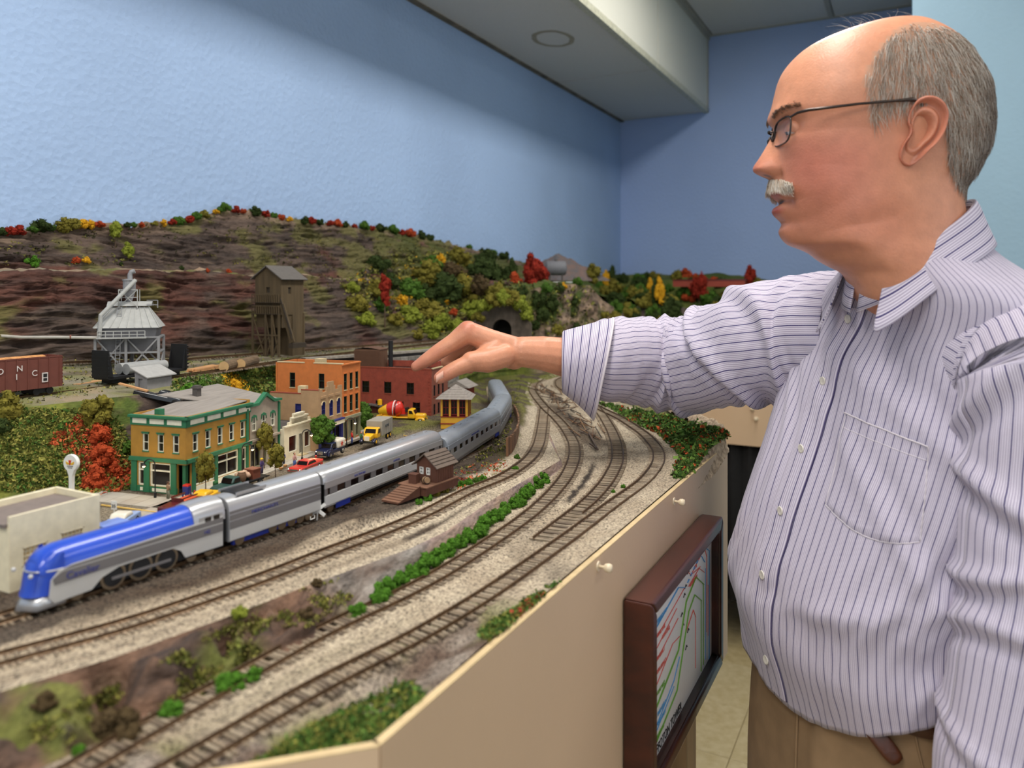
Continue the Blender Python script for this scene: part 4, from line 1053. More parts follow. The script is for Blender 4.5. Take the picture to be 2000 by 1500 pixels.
g.rect('coping', -.001, H5, .052, H5 + .0016, M_stone, -.0035, .0008); g.rect('coping', .068, H5, D5, H5 + .0016, M_stone, -.0035, .0008)
MB().bb((-D5, .003, .001), (-.004, W5 - .002, H5 - .006)).build('interior', M_roof, b5); wall_panel('rear_wall', (-D5, 0, 0), XA, XB, W5, H5, [], M_orange, b5); wall_panel('side_wall', (0, W5, 0), -XB, -XA, D5, H5, [], M_orange, b5)
MB().bb((-.060, .016, H5 - .006), (-.046, .030, H5 + .006)).build('roof_hatch', M_stone, b5)
# ---- red brick factory
zf_ = zup(1.2)
p = on(843, 820, zf_); q_ = on(724, 800, zf_); fw = .115
b6 = thing('brick_factory', 'red brick factory with arched windows, brown rooftop louvre and black chimney', 'building', (p.x, p.y, zf_), ang)
H6 = (820 - 722) / FPX * ((p.y) * math.cos(TH) - p.x * math.sin(TH))
D6 = .195; W6 = .085
holes = [(D6 * k - .008, H6 * .49, D6 * k + .008, H6 * .73) for k in (.24, .5, .76)] + [(D6 * k - .008, H6 * .12, D6 * k + .008, H6 * .34) for k in (.17, .36, .60)]
wall_panel('long_wall', (0, 0, 0), -XB, -XA, D6, H6, holes, M_brick, b6); g = Face(b6, (0, 0, 0), -XB, -XA)
for q in holes:
 w = g.window(*q, M_black, None, M_cap, mull=1); mu = (q[0] + q[2]) / 2
 g.poly('arch', [(mu + math.cos(math.pi * i / 8) * .0065, q[3] - .001 + math.sin(math.pi * i / 8) * .0035) for i in range(9)], M_brick, 0, .0008, w)
for i in range(14):
 for u in (.0045, D6 - .0065): g.rect('quoin', u - .002, .004 + i * .006, u + (.002 if i % 2 else .004), .008 + i * .006, M_brick, 0, .0009)
g.rect('coping', -.001, H6, D6 + .001, H6 + .0018, M_cap, -.004, .001)
hs = [(.010 + k * .022, z0, .018 + k * .022, z0 + .022) for z0 in (.008, .046) for k in (0, 1, 2)]
wall_panel('end_wall', (0, 0, 0), XA, XB, W6, H6, hs, M_brick, b6); f = Face(b6, (0, 0, 0), XA, XB)
for q in hs: f.window(*q, M_black, None, M_cap, mull=1)
f.rect('coping', 0, H6, W6, H6 + .0018, M_stone, -.004, .001)
MB().bb((-D6 + .004, .004, .001), (-.004, W6, H6 - .006)).build('interior', M_roof, b6); wall_panel('rear_wall', (0, W6, 0), -XB, XA, D6, H6, [], M_brick, b6); wall_panel('end_wall', (-D6, 0, 0), XA, -XB, W6, H6, [], M_brick, b6)
M_louv = pm_('brown_louvre', (104, 72, 52)); lx0, lx1 = -D6 * .93, -D6 * .63
lv = MB().bb((lx0, .012, H6 - .006), (lx1, .050, H6 + .036)).build('rooftop_louvre', M_louv, b6, bevel=.001)
for i in range(11): MB().bb((lx0 - .001, .0108, H6 + .002 + i * .003), (lx1 + .001, .0118, H6 + .0038 + i * .003)).build('slat', M_louv, lv)
MB().loft([[Vector((x, y, H6 + .036 + .004 * math.sin(math.pi * i / 6))) for y in (.011, .052)] for i, x in enumerate([lerp(lx0 - .001, lx1 + .001, k / 6) for k in range(7)])], close=False).build('cap', M_louv, lv)
MB().tube([(-D6 * .545, .030, H6 - .01), (-D6 * .545, .030, H6 + .054)], .005, 12).build('chimney', M_black, b6)
wall_panel('upper_storey', (-.006, .045, H6), -XB, -XA, .115, .012, [], M_brick, b6); wall_panel('upper_storey', (-.006, .045, H6), XA, XB, .03, .012, [], M_brick, b6); MB().bb((-.12, .048, H6 + .001), (-.01, .075, H6 + .006)).build('upper_roof', M_stone, b6)
# smaller wings
p = on(745, 815, zf_)
b7 = thing('freight_shed', 'low dark shed with plank roof beside the brick factory', 'building', (p.x, p.y, zf_), ang)
MB().bb((-.045, 0, 0), (-.005, .04, .026)).build('walls', pm_('dark_red_wall', (84, 34, 28)), b7)
for i in range(7): MB().box((-.0485 + .008 * i, .018, .0285 - .0008 * abs(i - 3)), (.0076, .052, .0016), R=Matrix.Rotation(math.radians(8), 3, 'X')).build('roof_plank', M_roof, b7)
for x in (-.046, -.024, -.004): MB().bar((x, -.006, 0), (x, -.006, .026), .002).build('post', M_black, b7)
p = on(722, 790, zf_)
b8 = thing('yellow_depot', 'small yellow depot with grey hipped roof half hidden behind the orange block', 'building', (p.x - .01, p.y + .05, zf_), ang)
MB().bb((-.050, 0, 0), (-.004, .045, .034)).build('walls', pm_('yellow_wall', (206, 160, 62)), b8)
MB().add([(-.056, -.006, .034), (.004, -.006, .034), (.004, .052, .034), (-.056, .052, .034), (-.036, .022, .052), (-.016, .022, .052)], [(0, 1, 5, 4), (1, 2, 5), (2, 3, 4, 5), (3, 0, 4), (3, 2, 1, 0)]).build('roof', M_shing, b8)
p = on(905, 790, zf_)
b9 = thing('grey_roofed_shed', 'shed with plain grey roof between the brick factory and the tower', 'building', (p.x, p.y + .03, zf_), ang)
MB().bb((-.055, 0, 0), (-.008, .05, .034)).build('walls', M_brick, b9)
MB().add([(-.062, -.006, .034), (0, -.006, .034), (0, .056, .034), (-.062, .056, .034), (-.031, -.006, .050), (-.031, .056, .050)], [(0, 1, 4), (1, 2, 5, 4), (2, 3, 5), (3, 0, 4, 5), (3, 2, 1, 0)]).build('roof', M_shing, b9)
# ---- interlocking tower, yellow and red with hipped roof
zt_ = zup(1.1)
p = on(913, 838, zt_); M_ylw = pm_('yellow_paint', (222, 170, 50)); M_redt = pm_('crimson_trim', (132, 30, 28))
b10 = thing('signal_tower', 'yellow and crimson signal tower with grey hipped roof beside the train', 'building', (p.x, p.y, zt_), ang + math.radians(14))
w_, d_, h_ = .050, .050, .056
MB().bb((-w_ + .0, 0, 0), (0, d_, .022)).build('base', M_ylw, b10)
for z in (.0085, .0215): MB().bb((-w_ - .001, -.001, z), (.001, d_ + .001, z + .0018)).build('trim_band', M_redt, b10)
MB().bb((-w_ + .004, .004, .022), (-.004, d_ - .004, h_ - .002)).build('interior', M_redt, b10)
for U, N, O in ((-XB, -XA, (0, 0, 0)), (XA, XB, (0, 0, 0))):
 F_ = Face(b10, O, U, N); L_ = w_
 n_ = 3 if N == -XA else 4
 for i in range(n_ + 1): u = (L_ - .0035) * i / n_; F_.rect('post', u, .023, u + .0035, h_, M_ylw if i % 2 == 0 or n_ == 3 else M_redt, -.003, .0008)
 for i in range(n_):
  u0 = (L_ - .0035) * i / n_ + .0035; u1 = (L_ - .0035) * (i + 1) / n_; F_.window(u0, .026, u1, h_ - .003, M_redt, mull=1, f=.001)
for y in (d_,): MB().bb((-w_, d_ - .003, .022), (0, d_, h_)).build('rear_wall', M_ylw, b10)
MB().bb((-w_, 0, .022), (-w_ + .003, d_, h_)).build('rear_wall', M_ylw, b10)
e = .009
rf = MB().add([(-w_ - e, -e, h_), (e, -e, h_), (e, d_ + e, h_), (-w_ - e, d_ + e, h_), (-w_ / 2, d_ / 2, h_ + .024)], [(0, 1, 4), (1, 2, 4), (2, 3, 4), (3, 0, 4), (3, 2, 1, 0)]).build('roof', M_shing, b10)
for k in range(1, 6):
 t = k / 6.2; zz = h_ + .024 * t
 for a, b in (((-w_ - e, -e), (e, -e)), ((e, -e), (e, d_ + e))):
  A = Vector((*a, h_)).lerp(Vector((-w_ / 2, d_ / 2, h_ + .024)), t); B = Vector((*b, h_)).lerp(Vector((-w_ / 2, d_ / 2, h_ + .024)), t); MB().bar(A, B, .0007).build('shingle_course', M_shing, rf)
# ---- brown trackside shed on a platform
M_dbrown = mat('chocolate_boards', (98, 60, 44), .8, var=.12, scale=60, bump=.0004, bscale=200, stretch=(1, 1, .15)); M_plank = mat('ramp_planks', (126, 88, 66), .85, var=.15, scale=50, stretch=(.15, 1, 1))
zs_ = zup(.75) + .006
P0 = on(790, 960, zs_); P1 = on(880, 945, zs_)
b11 = thing('trackside_shed', 'small chocolate-brown shed with white windows on a wooden platform with ramp', 'building', (P0.x, P0.y, zs_), math.radians(-4))
b11.scale = (.80, .80, .80); SS = .80
pl = .0135
# platform with individual planks
MB().bb((-.004, -.006, 0), (.046, .072, pl - .0015)).build('platform_base', M_dbrown, b11)
for i in range(13): MB().bb((-.006, -.008 + i * .0062, pl - .0015), (.048, -.0022 + i * .0062, pl)).build('platform_plank', M_plank, b11)
rp_ = MB().prism([(0, 0), (-.050, 0), (-.050, .001), (0, pl)], (.030, 0, 0), (.006, -.008, 0), (0, 1, 0), (0, 0, 1)).build('ramp', M_dbrown, b11)
for i in range(8):
 t0, t1 = i / 8, (i + 1) / 8
 MB().prism([(-.050 * t0, pl * (1 - t0) + .0006), (-.050 * t1 + .0005, pl * (1 - t1) + .0016), (-.050 * t1 + .0005, pl * (1 - t1) + .0026), (-.050 * t0, pl * (1 - t0) + .0016)], (.032, 0, 0), (.005, -.008, 0), (0, 1, 0), (0, 0, 1)).build('ramp_plank', M_plank, rp_)
sx, sy, sh_ = .036, .044, .026
O = Vector((.006, .022, pl))
hs = [(.005, .010, .0125, .021), (.0175, .010, .025, .021)]
wall_panel('front_wall', O, XB, -XA, sx, sh_, hs, M_dbrown, b11); f = Face(b11, O, XB, -XA)
for q in hs: f.window(*q, M_white_p, None, None, mull=1, f=.0013)
f.poly('gable', [(0, sh_), (sx, sh_), (sx / 2, sh_ + .014)], M_dbrown, -.003, 0)
wall_panel('side_wall', O + Vector((sx, 0, 0)), XA, XB, sy, sh_, [], M_dbrown, b11); wall_panel('side_wall', O, XA, -XB, sy, sh_, [], M_dbrown, b11)
for i in range(10): MB().bb((O.x + sx, O.y + .001 + i * .0043, pl), (O.x + sx + .0006, O.y + .0046 + i * .0043, pl + sh_)).build('wall_board', M_dbrown, b11)
MB().bb((O.x, O.y + sy - .003, pl), (O.x + sx, O.y + sy, pl + sh_)).build('rear_wall', M_dbrown, b11)
for s in (-1, 1):
 A = Vector((sx / 2, 0, sh_ + .0155)); B = Vector((sx / 2 + s * (sx / 2 + .006), 0, sh_ - .0035)); d = Vector((0, sy + .010, 0)); o_ = O + Vector((0, -.005, 0))
 r_ = MB().add([o_ + A, o_ + B, o_ + B + d, o_ + A + d], [(0, 1, 2, 3)]).build('roof_slope', pm_('grey_brown_roof', (104, 90, 80), rough=.95), b11); md = r_.modifiers.new('t', 'SOLIDIFY'); md.thickness = .0016
 for k in range(1, 5):
  C = A.lerp(B, k / 5); MB().bar(o_ + C + Vector((0, 0, .0010)), o_ + C + d + Vector((0, 0, .0010)), .0008).build('shingle_course', MATS['grey_brown_roof'], r_)
crate = tag(MB().rbox((P0.x + .014 * SS, P0.y + .004, zs_ + pl * SS + .0052), (.0105, .009, .0104), .0006).build('wooden_crate', M_dbrown), 'brown wooden crate on the platform in front of the shed windows', 'crate')
MB().rbox((P0.x + .014 * SS, P0.y + .004, zs_ + pl * SS + .0108), (.0115, .0098, .0012), .0003).build('lid', M_dbrown, crate)
bl = thing('barrel', 'small wooden barrel lying on the shed platform', 'barrel', (P0.x + .033 * SS, P0.y + .006, zs_ + pl * SS + .0045))
bl.scale = (SS, SS, SS)
MB().lathe([(.0042, -.006), (.0052, -.003), (.0055, 0), (.0052, .003), (.0042, .006)], 14, (0, 0, 0), Matrix.Rotation(math.radians(80), 3, 'Y') @ Matrix.Rotation(.5, 3, 'X')).build('staves', pm_('barrel_oak', (142, 112, 80)), bl)
for z in (-.0035, .0035): MB().lathe([(.0053, z - .0005), (.0056, z - .0005), (.0056, z + .0005), (.0053, z + .0005)], 14, (0, 0, 0), Matrix.Rotation(math.radians(80), 3, 'Y') @ Matrix.Rotation(.5, 3, 'X')).build('hoop', M_black, bl)
# ---- filling station with flat roof
zg = zup(.4)
b12 = thing('filling_station', 'cream flat-roofed filling station with grid windows behind the locomotive', 'building', (-.650, .362, zg))
W_, D_, H_ = .078, .064, .062
M_gcream = pm_('cream_stucco', (236, 224, 192), rough=.5); M_gw = pm_('tan_window_grid', (216, 190, 140))
hs = [(.010, .018, .031, .034), (.042, .020, .063, .037)]
wall_panel('street_wall', (0, 0, 0), XA, XB, W_, H_, hs, M_gcream, b12); f = Face(b12, (0, 0, 0), XA, XB)
M_gpane = pm_('amber_pane', (232, 204, 150))
for q in hs:
 w = f.window(*q, M_gcream, sash=True, mull=5, glass=M_gpane, f=.0009)
 for k in (.25, .75): f.rect('sash', q[0], lerp(q[1], q[3], k) - .0004, q[2], lerp(q[1], q[3], k) + .0004, M_gcream, -.002, -.0006, w)
wall_panel('end_wall', (0, 0, 0), -XB, -XA, D_, H_ - .009, [(.030, .010, .052, .040)], M_gcream, b12); g = Face(b12, (0, 0, 0), -XB, -XA); g.window(.030, .010, .052, .040, M_gcream, mull=2, glass=M_gpane)
wall_panel('rear_wall', (-D_, 0, 0), XA, -XB, W_, H_ - .001, [], M_gcream, b12); wall_panel('end_wall', (0, W_, 0), -XB, XA, D_, H_ - .0005, [], M_gcream, b12)
MB().bb((-D_ - .003, -.003, H_ - .009), (-.0032, W_ - .0035, H_ - .006)).build('roof', pm_('grey_flat_roof', (124, 112, 106), rough=.95), b12)
MB().bb((-D_ - .004, -.004, H_ - .009), (-D_ - .001, W_, H_ - .0015)).build('parapet', M_gcream, b12)
MB().bb((-D_ + .004, .004, .001), (-.005, W_ - .004, H_ - .012)).build('interior', M_gpane, b12)
MB().bb((-.012, W_, .0), (.006, W_ + .014, .018)).build('pump_canopy_base', M_gcream, b12)
rf = MB().bb((-.012, W_ + .001, .0300), (.010, W_ + .026, .0325)).build('pump_canopy', pm_('blue_canopy', (120, 142, 206)), b12)
for y in (.004, .022): MB().bar((.006, W_ + y, 0), (.006, W_ + y, .0300), .002).build('canopy_post', M_gcream, rf)
# ---- grey shed up in the yard
p = on(263, 760, ZP + .002); M_gsh = pm_('grey_board', (140, 138, 140));
b13 = thing('yard_office', 'small grey yard office with slanting roof and black doorway', 'building', (p.x, p.y, ZP - .003), math.radians(8))
wall_panel('front_wall', (0, 0, 0), XB, -XA, .024, .026, [(.007, .001, .015, .021)], M_gsh, b13); Face(b13, (0, 0, 0), XB, -XA).rect('doorway', .007, 0, .015, .021, M_black, -.006, -.004)
wall_panel('long_wall', (.024, 0, 0), XA, XB, .048, .024, [], M_gsh, b13); MB().bb((0, .003, 0), (.0205, .048, .027)).build('interior', M_gsh, b13)
Face(b13, (0, 0, 0), XB, -XA).poly('gable', [(0, .026), (.024, .024), (.0, .034)], M_gsh, -.003, 0)
MB().add([(-.004, -.005, .036), (.029, -.005, .0225), (.029, .053, .0225), (-.004, .053, .036), (-.004, -.005, .0375), (.029, -.005, .024), (.029, .053, .024), (-.004, .053, .0375)], [(0, 1, 2, 3), (7, 6, 5, 4), (0, 4, 5, 1), (1, 5, 6, 2), (2, 6, 7, 3), (3, 7, 4, 0)]).build('roof', pm_('pale_grey_roof', (168, 166, 162)), b13)
# ---- loading plant: grey steel tower with hopper house, cyclone and pipes
def plant():
 p = on(255, 742, ZP)
 D = 1.36; c = at(255, D, ZP)
 t = thing('gravel_plant', 'grey steel loading plant with hopper house, cyclone and long pipe', 'building', (c.x, c.y, ZP), TH + math.radians(17))
 m = pm_('plant_grey', (148, 148, 150)); m2 = pm_('plant_roof', (176, 176, 172)); m3 = pm_('plant_dark', (112, 112, 116))
 k = D / FPX * .93  # metres per pixel at this distance: lengths below are the structure's real sizes
 w, d = 118 * k, 72 * k; z1 = 78 * k; z2 = 98 * k
 xs = (-w / 2, -w * .02, w / 2)
 for y in (-d / 2, d / 2):
  for x in xs: MB().bar((x, y, 0), (x, y, z1), .0042).build('column', m, t)
  for z in (z1, z1 * .60, z1 * .10): MB().bar((-w / 2, y, z), (w / 2, y, z), .003).build('beam', m, t)
  for a, b in zip(xs, xs[1:]):
   MB().bar((a, y, z1 * .1), (b, y, z1), .0024).build('brace', m, t); MB().bar((b, y, z1 * .1), (a, y, z1), .0024).build('brace', m, t)
 for x in xs:
  for z in (z1, z1 * .6): MB().bar((x, -d / 2, z), (x, d / 2, z), .003).build('beam', m, t)
  MB().bar((x, -d / 2, 0), (x, d / 2, z1 * .6), .002).build('brace', m, t)
 # hopper and house
 MB().add([(-w * .38, -d * .38, z1 * .62), (w * .38, -d * .38, z1 * .62), (w * .38, d * .38, z1 * .62), (-w * .38, d * .38, z1 * .62), (-w * .48, -d * .55, z2), (w * .48, -d * .55, z2), (w * .48, d * .55, z2), (-w * .48, d * .55, z2)], [(0, 1, 5, 4), (1, 2, 6, 5), (2, 3, 7, 6), (3, 0, 4, 7), (0, 3, 2, 1)]).build('hopper', m3, t)
 zr = 140 * k; zr0 = z2
 MB().add([(-w * .52, -d * .62, zr0), (w * .52, -d * .62, zr0), (w * .52, d * .62, zr0), (-w * .52, d * .62, zr0), (-w * .26, -d * .12, zr), (w * .30, -d * .12, zr), (w * .30, d * .12, zr), (-w * .26, d * .12, zr)], [(0, 1, 5, 4), (1, 2, 6, 5), (2, 3, 7, 6), (3, 0, 4, 7), (4, 5, 6, 7)]).build('house_roof', m2, t)
 MB().add([(-w * .53, -d * .60, zr0), (-w * .53, d * .60, zr0), (-w * .30, d * .1, zr + .004), (-w * .30, -d * .1, zr + .004), (-w * .48, -d * .60, zr0), (-w * .48, d * .60, zr0), (-w * .25, d * .1, zr + .004), (-w * .25, -d * .1, zr + .004)], [(0, 1, 2, 3), (4, 7, 6, 5), (0, 3, 7, 4), (1, 5, 6, 2), (3, 2, 6, 7)]).build('house_end', m, t)
 for i in range(9):
  u = i / 8; A = Vector((lerp(-w * .52, w * .52, u), -d * .62, zr0 + .0008)); B = Vector((lerp(-w * .26, w * .30, u), -d * .12, zr + .0008)); MB().bar(A, B, .0012).build('roof_seam', m2, t)
 MB().loft([[Vector((x, y, zr + z)) for x in (-w * .36, w * .36)] for y, z in [(-d * .2 + d * .4 * i / 8, .008 * math.sin(math.pi * i / 8) + .002) for i in range(9)]], close=False).build('ridge_cover', m2, t)
 # rails and walkways
 for z in (z1 + .006, z1 + .012): MB().bar((-w * .44, -d * .72, z), (w * .30, -d * .72, z), .0013).build('handrail', m2, t)
 MB().bb((-w * .46, -d * .74, z1 - .001), (w * .32, -d * .5, z1 + .001)).build('walkway', m2, t)
 for i in range(7): x = lerp(-w * .44, w * .30, i / 6); MB().bar((x, -d * .72, z1), (x, -d * .72, z1 + .012), .0012).build('rail_post', m2, t)
 for z in (zr + .004, zr + .012): MB().bar((w * .28, -d * .2, z), (w * .46, -d * .2, z), .0012).build('handrail', m, t)
 MB().bar((w * .46, -d * .2, zr - .002), (w * .46, -d * .2, zr + .012), .0012).build('rail_post', m, t)
 # ladder
 for s in (0, .007): MB().bar((-w * .18 + s, -d * .66, 0), (-w * .18 + s, -d * .30, zr), .001).build('ladder_rail', m, t)
 for i in range(24): u = i / 23; MB().bar((-w * .18, lerp(-d * .66, -d * .30, u), zr * u), (-w * .18 + .007, lerp(-d * .66, -d * .30, u), zr * u), .0008).build('rung', m, t)
 # cyclone with stack and bent top
 zc = zr + 6 * k; cx = -w * .02
 MB().lathe([(.003, zc - .006), (.003, zc), (.0105, zc + .024), (.0105, zc + .042), (.0118, zc + .042), (.0118, zc + .044), (.002, zc + .045)], 18, (cx, 0, 0)).build('cyclone', m, t)
 MB().tube([(cx + .001, 0, zc + .044), (cx + .001, 0, zc + .052), (cx + .003, 0, zc + .057), (cx + .009, 0, zc + .059)], .0042, 12).build('vent_elbow', m, t)
 for a in (-1, 1):
  for b in (-1, 1): MB().bar((cx + a * .015, b * .012, zr - .002), (cx + a * .015, b * .012, zc + .026), .0013).build('cyclone_leg', m2, t)
  MB().bar((cx - a * .015, -.012, zr), (cx + a * .015, -.012, zc + .026), .001).build('cyclone_brace', m2, t)
 for z in (zc + .026, zc + .012): MB().bar((cx - .015, -.012, z), (cx + .015, -.012, z), .001).build('cyclone_ring', m2, t)
 MB().tube([(cx + .012, -.010, zc + .043), (-w * .40, -d * .64, z2 + 26 * k), (-w * .42, -d * .66, z1 - .002)], .0036, 10).build('down_pipe', m2, t)
 E_ = Matrix.Rotation(-t.rotation_euler.z, 3, 'Z') @ (at(-60, 1.30, py=652) - Vector(t.location)); S_ = Vector((-w * .42, -d * .66, z1 + .001))
 MB().tube([S_, S_.lerp(E_, .3) + Vector((0, 0, -.001)), S_.lerp(E_, .6) + Vector((0, 0, -.003)), E_], .0026, 8).build('long_pipe', pm_('pale_pipe', (196, 190, 180)), t)
 MB().lathe([(.0035, -.001), (.0035, .001)], 10, S_.lerp(E_, .22), Matrix.Rotation(math.radians(90), 3, 'Y')).build('pipe_flange', pm_('rust_flange', (140, 84, 66)), t)
plant()
# ---- weathered brown coaling tower
def coal_tower():
 D = 1.69; c = at(546, D, ZP); k = D / FPX
 t = thing('coaling_tower', 'weathered brown timber coaling tower against the rock face', 'building', (c.x, c.y, ZP - .006), TH + math.radians(-26))
 m = mat('weathered_timber', (92, 76, 52), .9, var=.18, scale=80, bump=.0006, bscale=160, stretch=(1, 1, .12)); mr = pm_('weathered_roof', (100, 94, 88)); md = pm_('dark_timber', (58, 48, 36))
 w, d = 66 * k, 62 * k; zb = 88 * k; zh = 160 * k
 wall_panel('upper_wall', (-w / 2, -d / 2, zb), XB, -XA, w, zh - zb, [(w * .42, .048, w * .56, .060)], m, t); wall_panel('upper_wall', (w / 2, -d / 2, zb), XA, XB, d, zh - zb, [(d * .3, .046, d * .44, .060)], m, t)
 MB().bb((-w / 2 + .003, -d / 2 + .003, zb), (w / 2 - .003, d / 2, zh)).build('interior', md, t)
 Face(t, (-w / 2, -d / 2, zb), XB, -XA).poly('gable', [(0, zh - zb), (w, zh - zb), (w / 2, zh - zb + 20 * k)], m, -.004, 0)
 for s in (-1, 1):
  A = Vector((0, 0, zh + 21.5 * k)); B = Vector((s * (w / 2 + 7 * k), 0, zh - 4 * k)); o_ = Vector((0, -d / 2 - 5 * k, 0)); dd = Vector((0, d + 10 * k, 0))
  r_ = MB().add([o_ + A, o_ + B, o_ + B + dd, o_ + A + dd], [(0, 1, 2, 3)]).build('roof_slope', mr, t); r_.modifiers.new('t', 'SOLIDIFY').thickness = .002
 MB().bb((-w / 2, -d / 2 + .004, zb * .72), (w / 2 - .002, d / 2, zb)).build('bin', m, t)
 MB().bb((0, 0, 0), (w / 2, d / 2, zb)).build('hoist_shaft', m, t)
 for z in (zb + 2 * k, zb + 24 * k):
  MB().bb((-w / 2 - 2 * k, -d / 2 - 8 * k, z - 1 * k), (w / 2, -d / 2, z)).build('gallery_floor', md, t)
  for i in range(13): x = lerp(-w / 2 - 1 * k, w / 2, i / 12); MB().bar((x, -d / 2 - 7 * k, z), (x, -d / 2 - 7 * k, z + 15 * k), .0016).build('baluster', m, t)
  MB().bar((-w / 2 - 2 * k, -d / 2 - 7 * k, z + 15 * k), (w / 2, -d / 2 - 7 * k, z + 15 * k), .0018).build('handrail', m, t)
 for x in (-w / 2, -w * .0, w * .25, w / 2):
  for y in (-d / 2 - 6 * k, d / 2): MB().bar((x, y, 0), (x, y, zb + 2 * k), .004).build('post', m, t)
 for a, b in ((-w / 2, 0), (0, w * .25), (w * .25, w / 2)):
  MB().bar((a, -d / 2 - 6 * k, 2 * k), (b, -d / 2 - 6 * k, zb * .55), .0022).build('brace', m, t); MB().bar((b, -d / 2 - 6 * k, 2 * k), (a, -d / 2 - 6 * k, zb * .98), .0022).build('brace', m, t)
 MB().bar((-w / 2, -d / 2 - 6 * k, zb * .56), (w / 2, -d / 2 - 6 * k, zb * .56), .003).build('girt', m, t)
 MB().bb((-w / 2 + .004, 0, 0), (-w * .0, d / 2, zb * .7)).build('dark_bay', md, t)
 # covered stair down the right-hand side
 st_ = MB().bar((w / 2 + 4 * k, -d / 2 - 2 * k, zb + 20 * k), (w / 2 + 30 * k, -d / 2 - 2 * k, zb * .42), .004, .012).build('stair', m, t)
 for s in (0, 9 * k): MB().bar((w / 2 + 3 * k, -d / 2 - 2 * k - .004, zb + 30 * k + s * .3), (w / 2 + 31 * k, -d / 2 - 2 * k - .004, zb * .5 + s), .0016).build('stair_rail', md, st_)
 MB().bb((w / 2 + 22 * k, -d / 2 - 5 * k, zb * .30), (w / 2 + 34 * k, d * .0, zb * .40)).build('chute', md, t)
coal_tower()
# ---- stone retaining wall behind the town: separate blocks in courses
M_rw = [mat('retaining_stone_%d' % i, c, .95, var=.15, scale=160, bump=.0006, bscale=300) for i, c in enumerate(((146, 140, 132), (126, 120, 112), (158, 150, 138)))]
def stone_wall():
 t = thing('stone_retaining_wall', 'grey stone-block retaining wall below the yard track', 'wall', (0, 0, 0))
 pts = [(-1.10, 1.19), (-1.065, 1.27), (-1.02, 1.40), (-.990, 1.5), (-1.0, 1.60), (-1.045, 1.70)]
 path = smooth_path(pts, step=.004, sig=.03)
 z0 = zup(1.3) - .002; hrow = .0095; n = int((ZP + .006 - z0) / hrow); rnd = random.Random(2)
 back = MB(); back.loft([[Vector((p.x - .006, p.y, z0)), Vector((p.x - .006, p.y, ZP + .004)), Vector((p.x - .03, p.y, ZP + .004))] for p in path], close=False); back.build('backing', M_roof, t)
 kt = 0
 ms = []
 for m_ in M_rw:
  o = MB().rbox((0, 0, 0), (.010, .019, hrow * .9), .001, n=1).build('block', m_); ms.append(o.data); bpy.data.objects.remove(o)
 for r in range(n):
  i = (r % 2) * 2
  while i < len(path) - 4:
   a, b = path[i], path[min(i + 5, len(path) - 1)]; m_ = (a + b) / 2; d = (b - a)
   o = bpy.data.objects.new('stone_block', ms[rnd.randrange(3)]); COL.objects.link(o); o.parent = t
   o.location = (m_.x + rnd.uniform(-.0008, .0008), m_.y, z0 + (r + .5) * hrow); o.rotation_euler = (0, 0, math.atan2(d.y, d.x) - math.pi / 2); o.scale = (1, d.length / .0196, 1)
   i += 5; kt += 1
 MB().loft([[Vector((p.x + .004, p.y, ZP + .004)), Vector((p.x + .004, p.y, ZP + .009)), Vector((p.x - .012, p.y, ZP + .009)), Vector((p.x - .012, p.y, ZP + .004))] for p in path]).build('coping', M_rw[2], t)
stone_wall()
# ---- tunnel portal
def portal():
 c = at(980, 2.20, ZP - .004)
 t = thing('tunnel_portal', 'dark arched tunnel portal under a grassy bank', 'tunnel', tuple(c), math.radians(12))
 w, h, r = .082, .105, .029
 pts = [(-w / 2, 0), (-r, 0)] + [(-r * math.cos(math.pi * i / 14), .036 + r * math.sin(math.pi * i / 14)) for i in range(15)] + [(r, 0), (w / 2, 0), (w / 2, h), (-w / 2, h)]
 MB().prism(pts, (0, .012, 0), (0, 0, 0), (1, 0, 0), (0, 0, 1)).build('portal_face', pm_('sooty_stone', (98, 86, 74), var=.2, scale=60), t)
 rows = [[Vector((x * k, y, z)) for x, z in [(-r, 0)] + [(-r * math.cos(math.pi * i / 14), .036 + r * math.sin(math.pi * i / 14)) for i in range(15)] + [(r, 0)]] for y, k in ((.010, 1), (.05, 1))]
 MB().loft(rows, close=False).build('bore', mat('soot', (10, 9, 8), 1, var=.2), t)  # tunnel darkness put into a near-black colour on bore and end sheet
 MB().bb((-.036, .046, 0), (.036, .05, .08)).build('bore_end', MATS['soot'], t)
 for s in (-1, 1): MB().prism([(0, 0), (0, h), (.05, h * .5), (.05, 0)], (0, .01, 0), (s * w / 2, 0, 0), (s, -.3, 0), (0, 0, 1)).build('wing_wall', MATS['sooty_stone'], t)
portal()
# ---- plank piling wall along the inside of the curve
M_pile = [mat('piling_plank_%d' % i, c, .85, var=.2, scale=70, stretch=(1, 1, .2)) for i, c in enumerate(((134, 96, 66), (112, 82, 60), (156, 116, 84)))]
def piling():
 t = thing('plank_piling_wall', 'short wall of upright brown planks inside the track curve', 'wall')
 P = levelled([(990, 892), (1000, 884), (1008, 868), (1013, 850), (1013, 830), (1009, 815), (1004, 803)], 1); path = smooth_path(P, step=.002, sig=.012); rnd = random.Random(4)
 for i in range(0, len(path) - 3, 4):
  a, b = path[i], path[i + 3]; d = b - a; h = .030 * (1 - .5 * i / len(path)) + rnd.uniform(-.001, .001)
  MB().box(((a.x + b.x) / 2, (a.y + b.y) / 2, zup(a.y) + h / 2 - .004), (.003, d.length * 1.05, h + .006), R=Matrix.Rotation(math.atan2(d.y, d.x) - math.pi / 2, 3, 'Z')).build('plank', rnd.choice(M_pile), t)
piling()
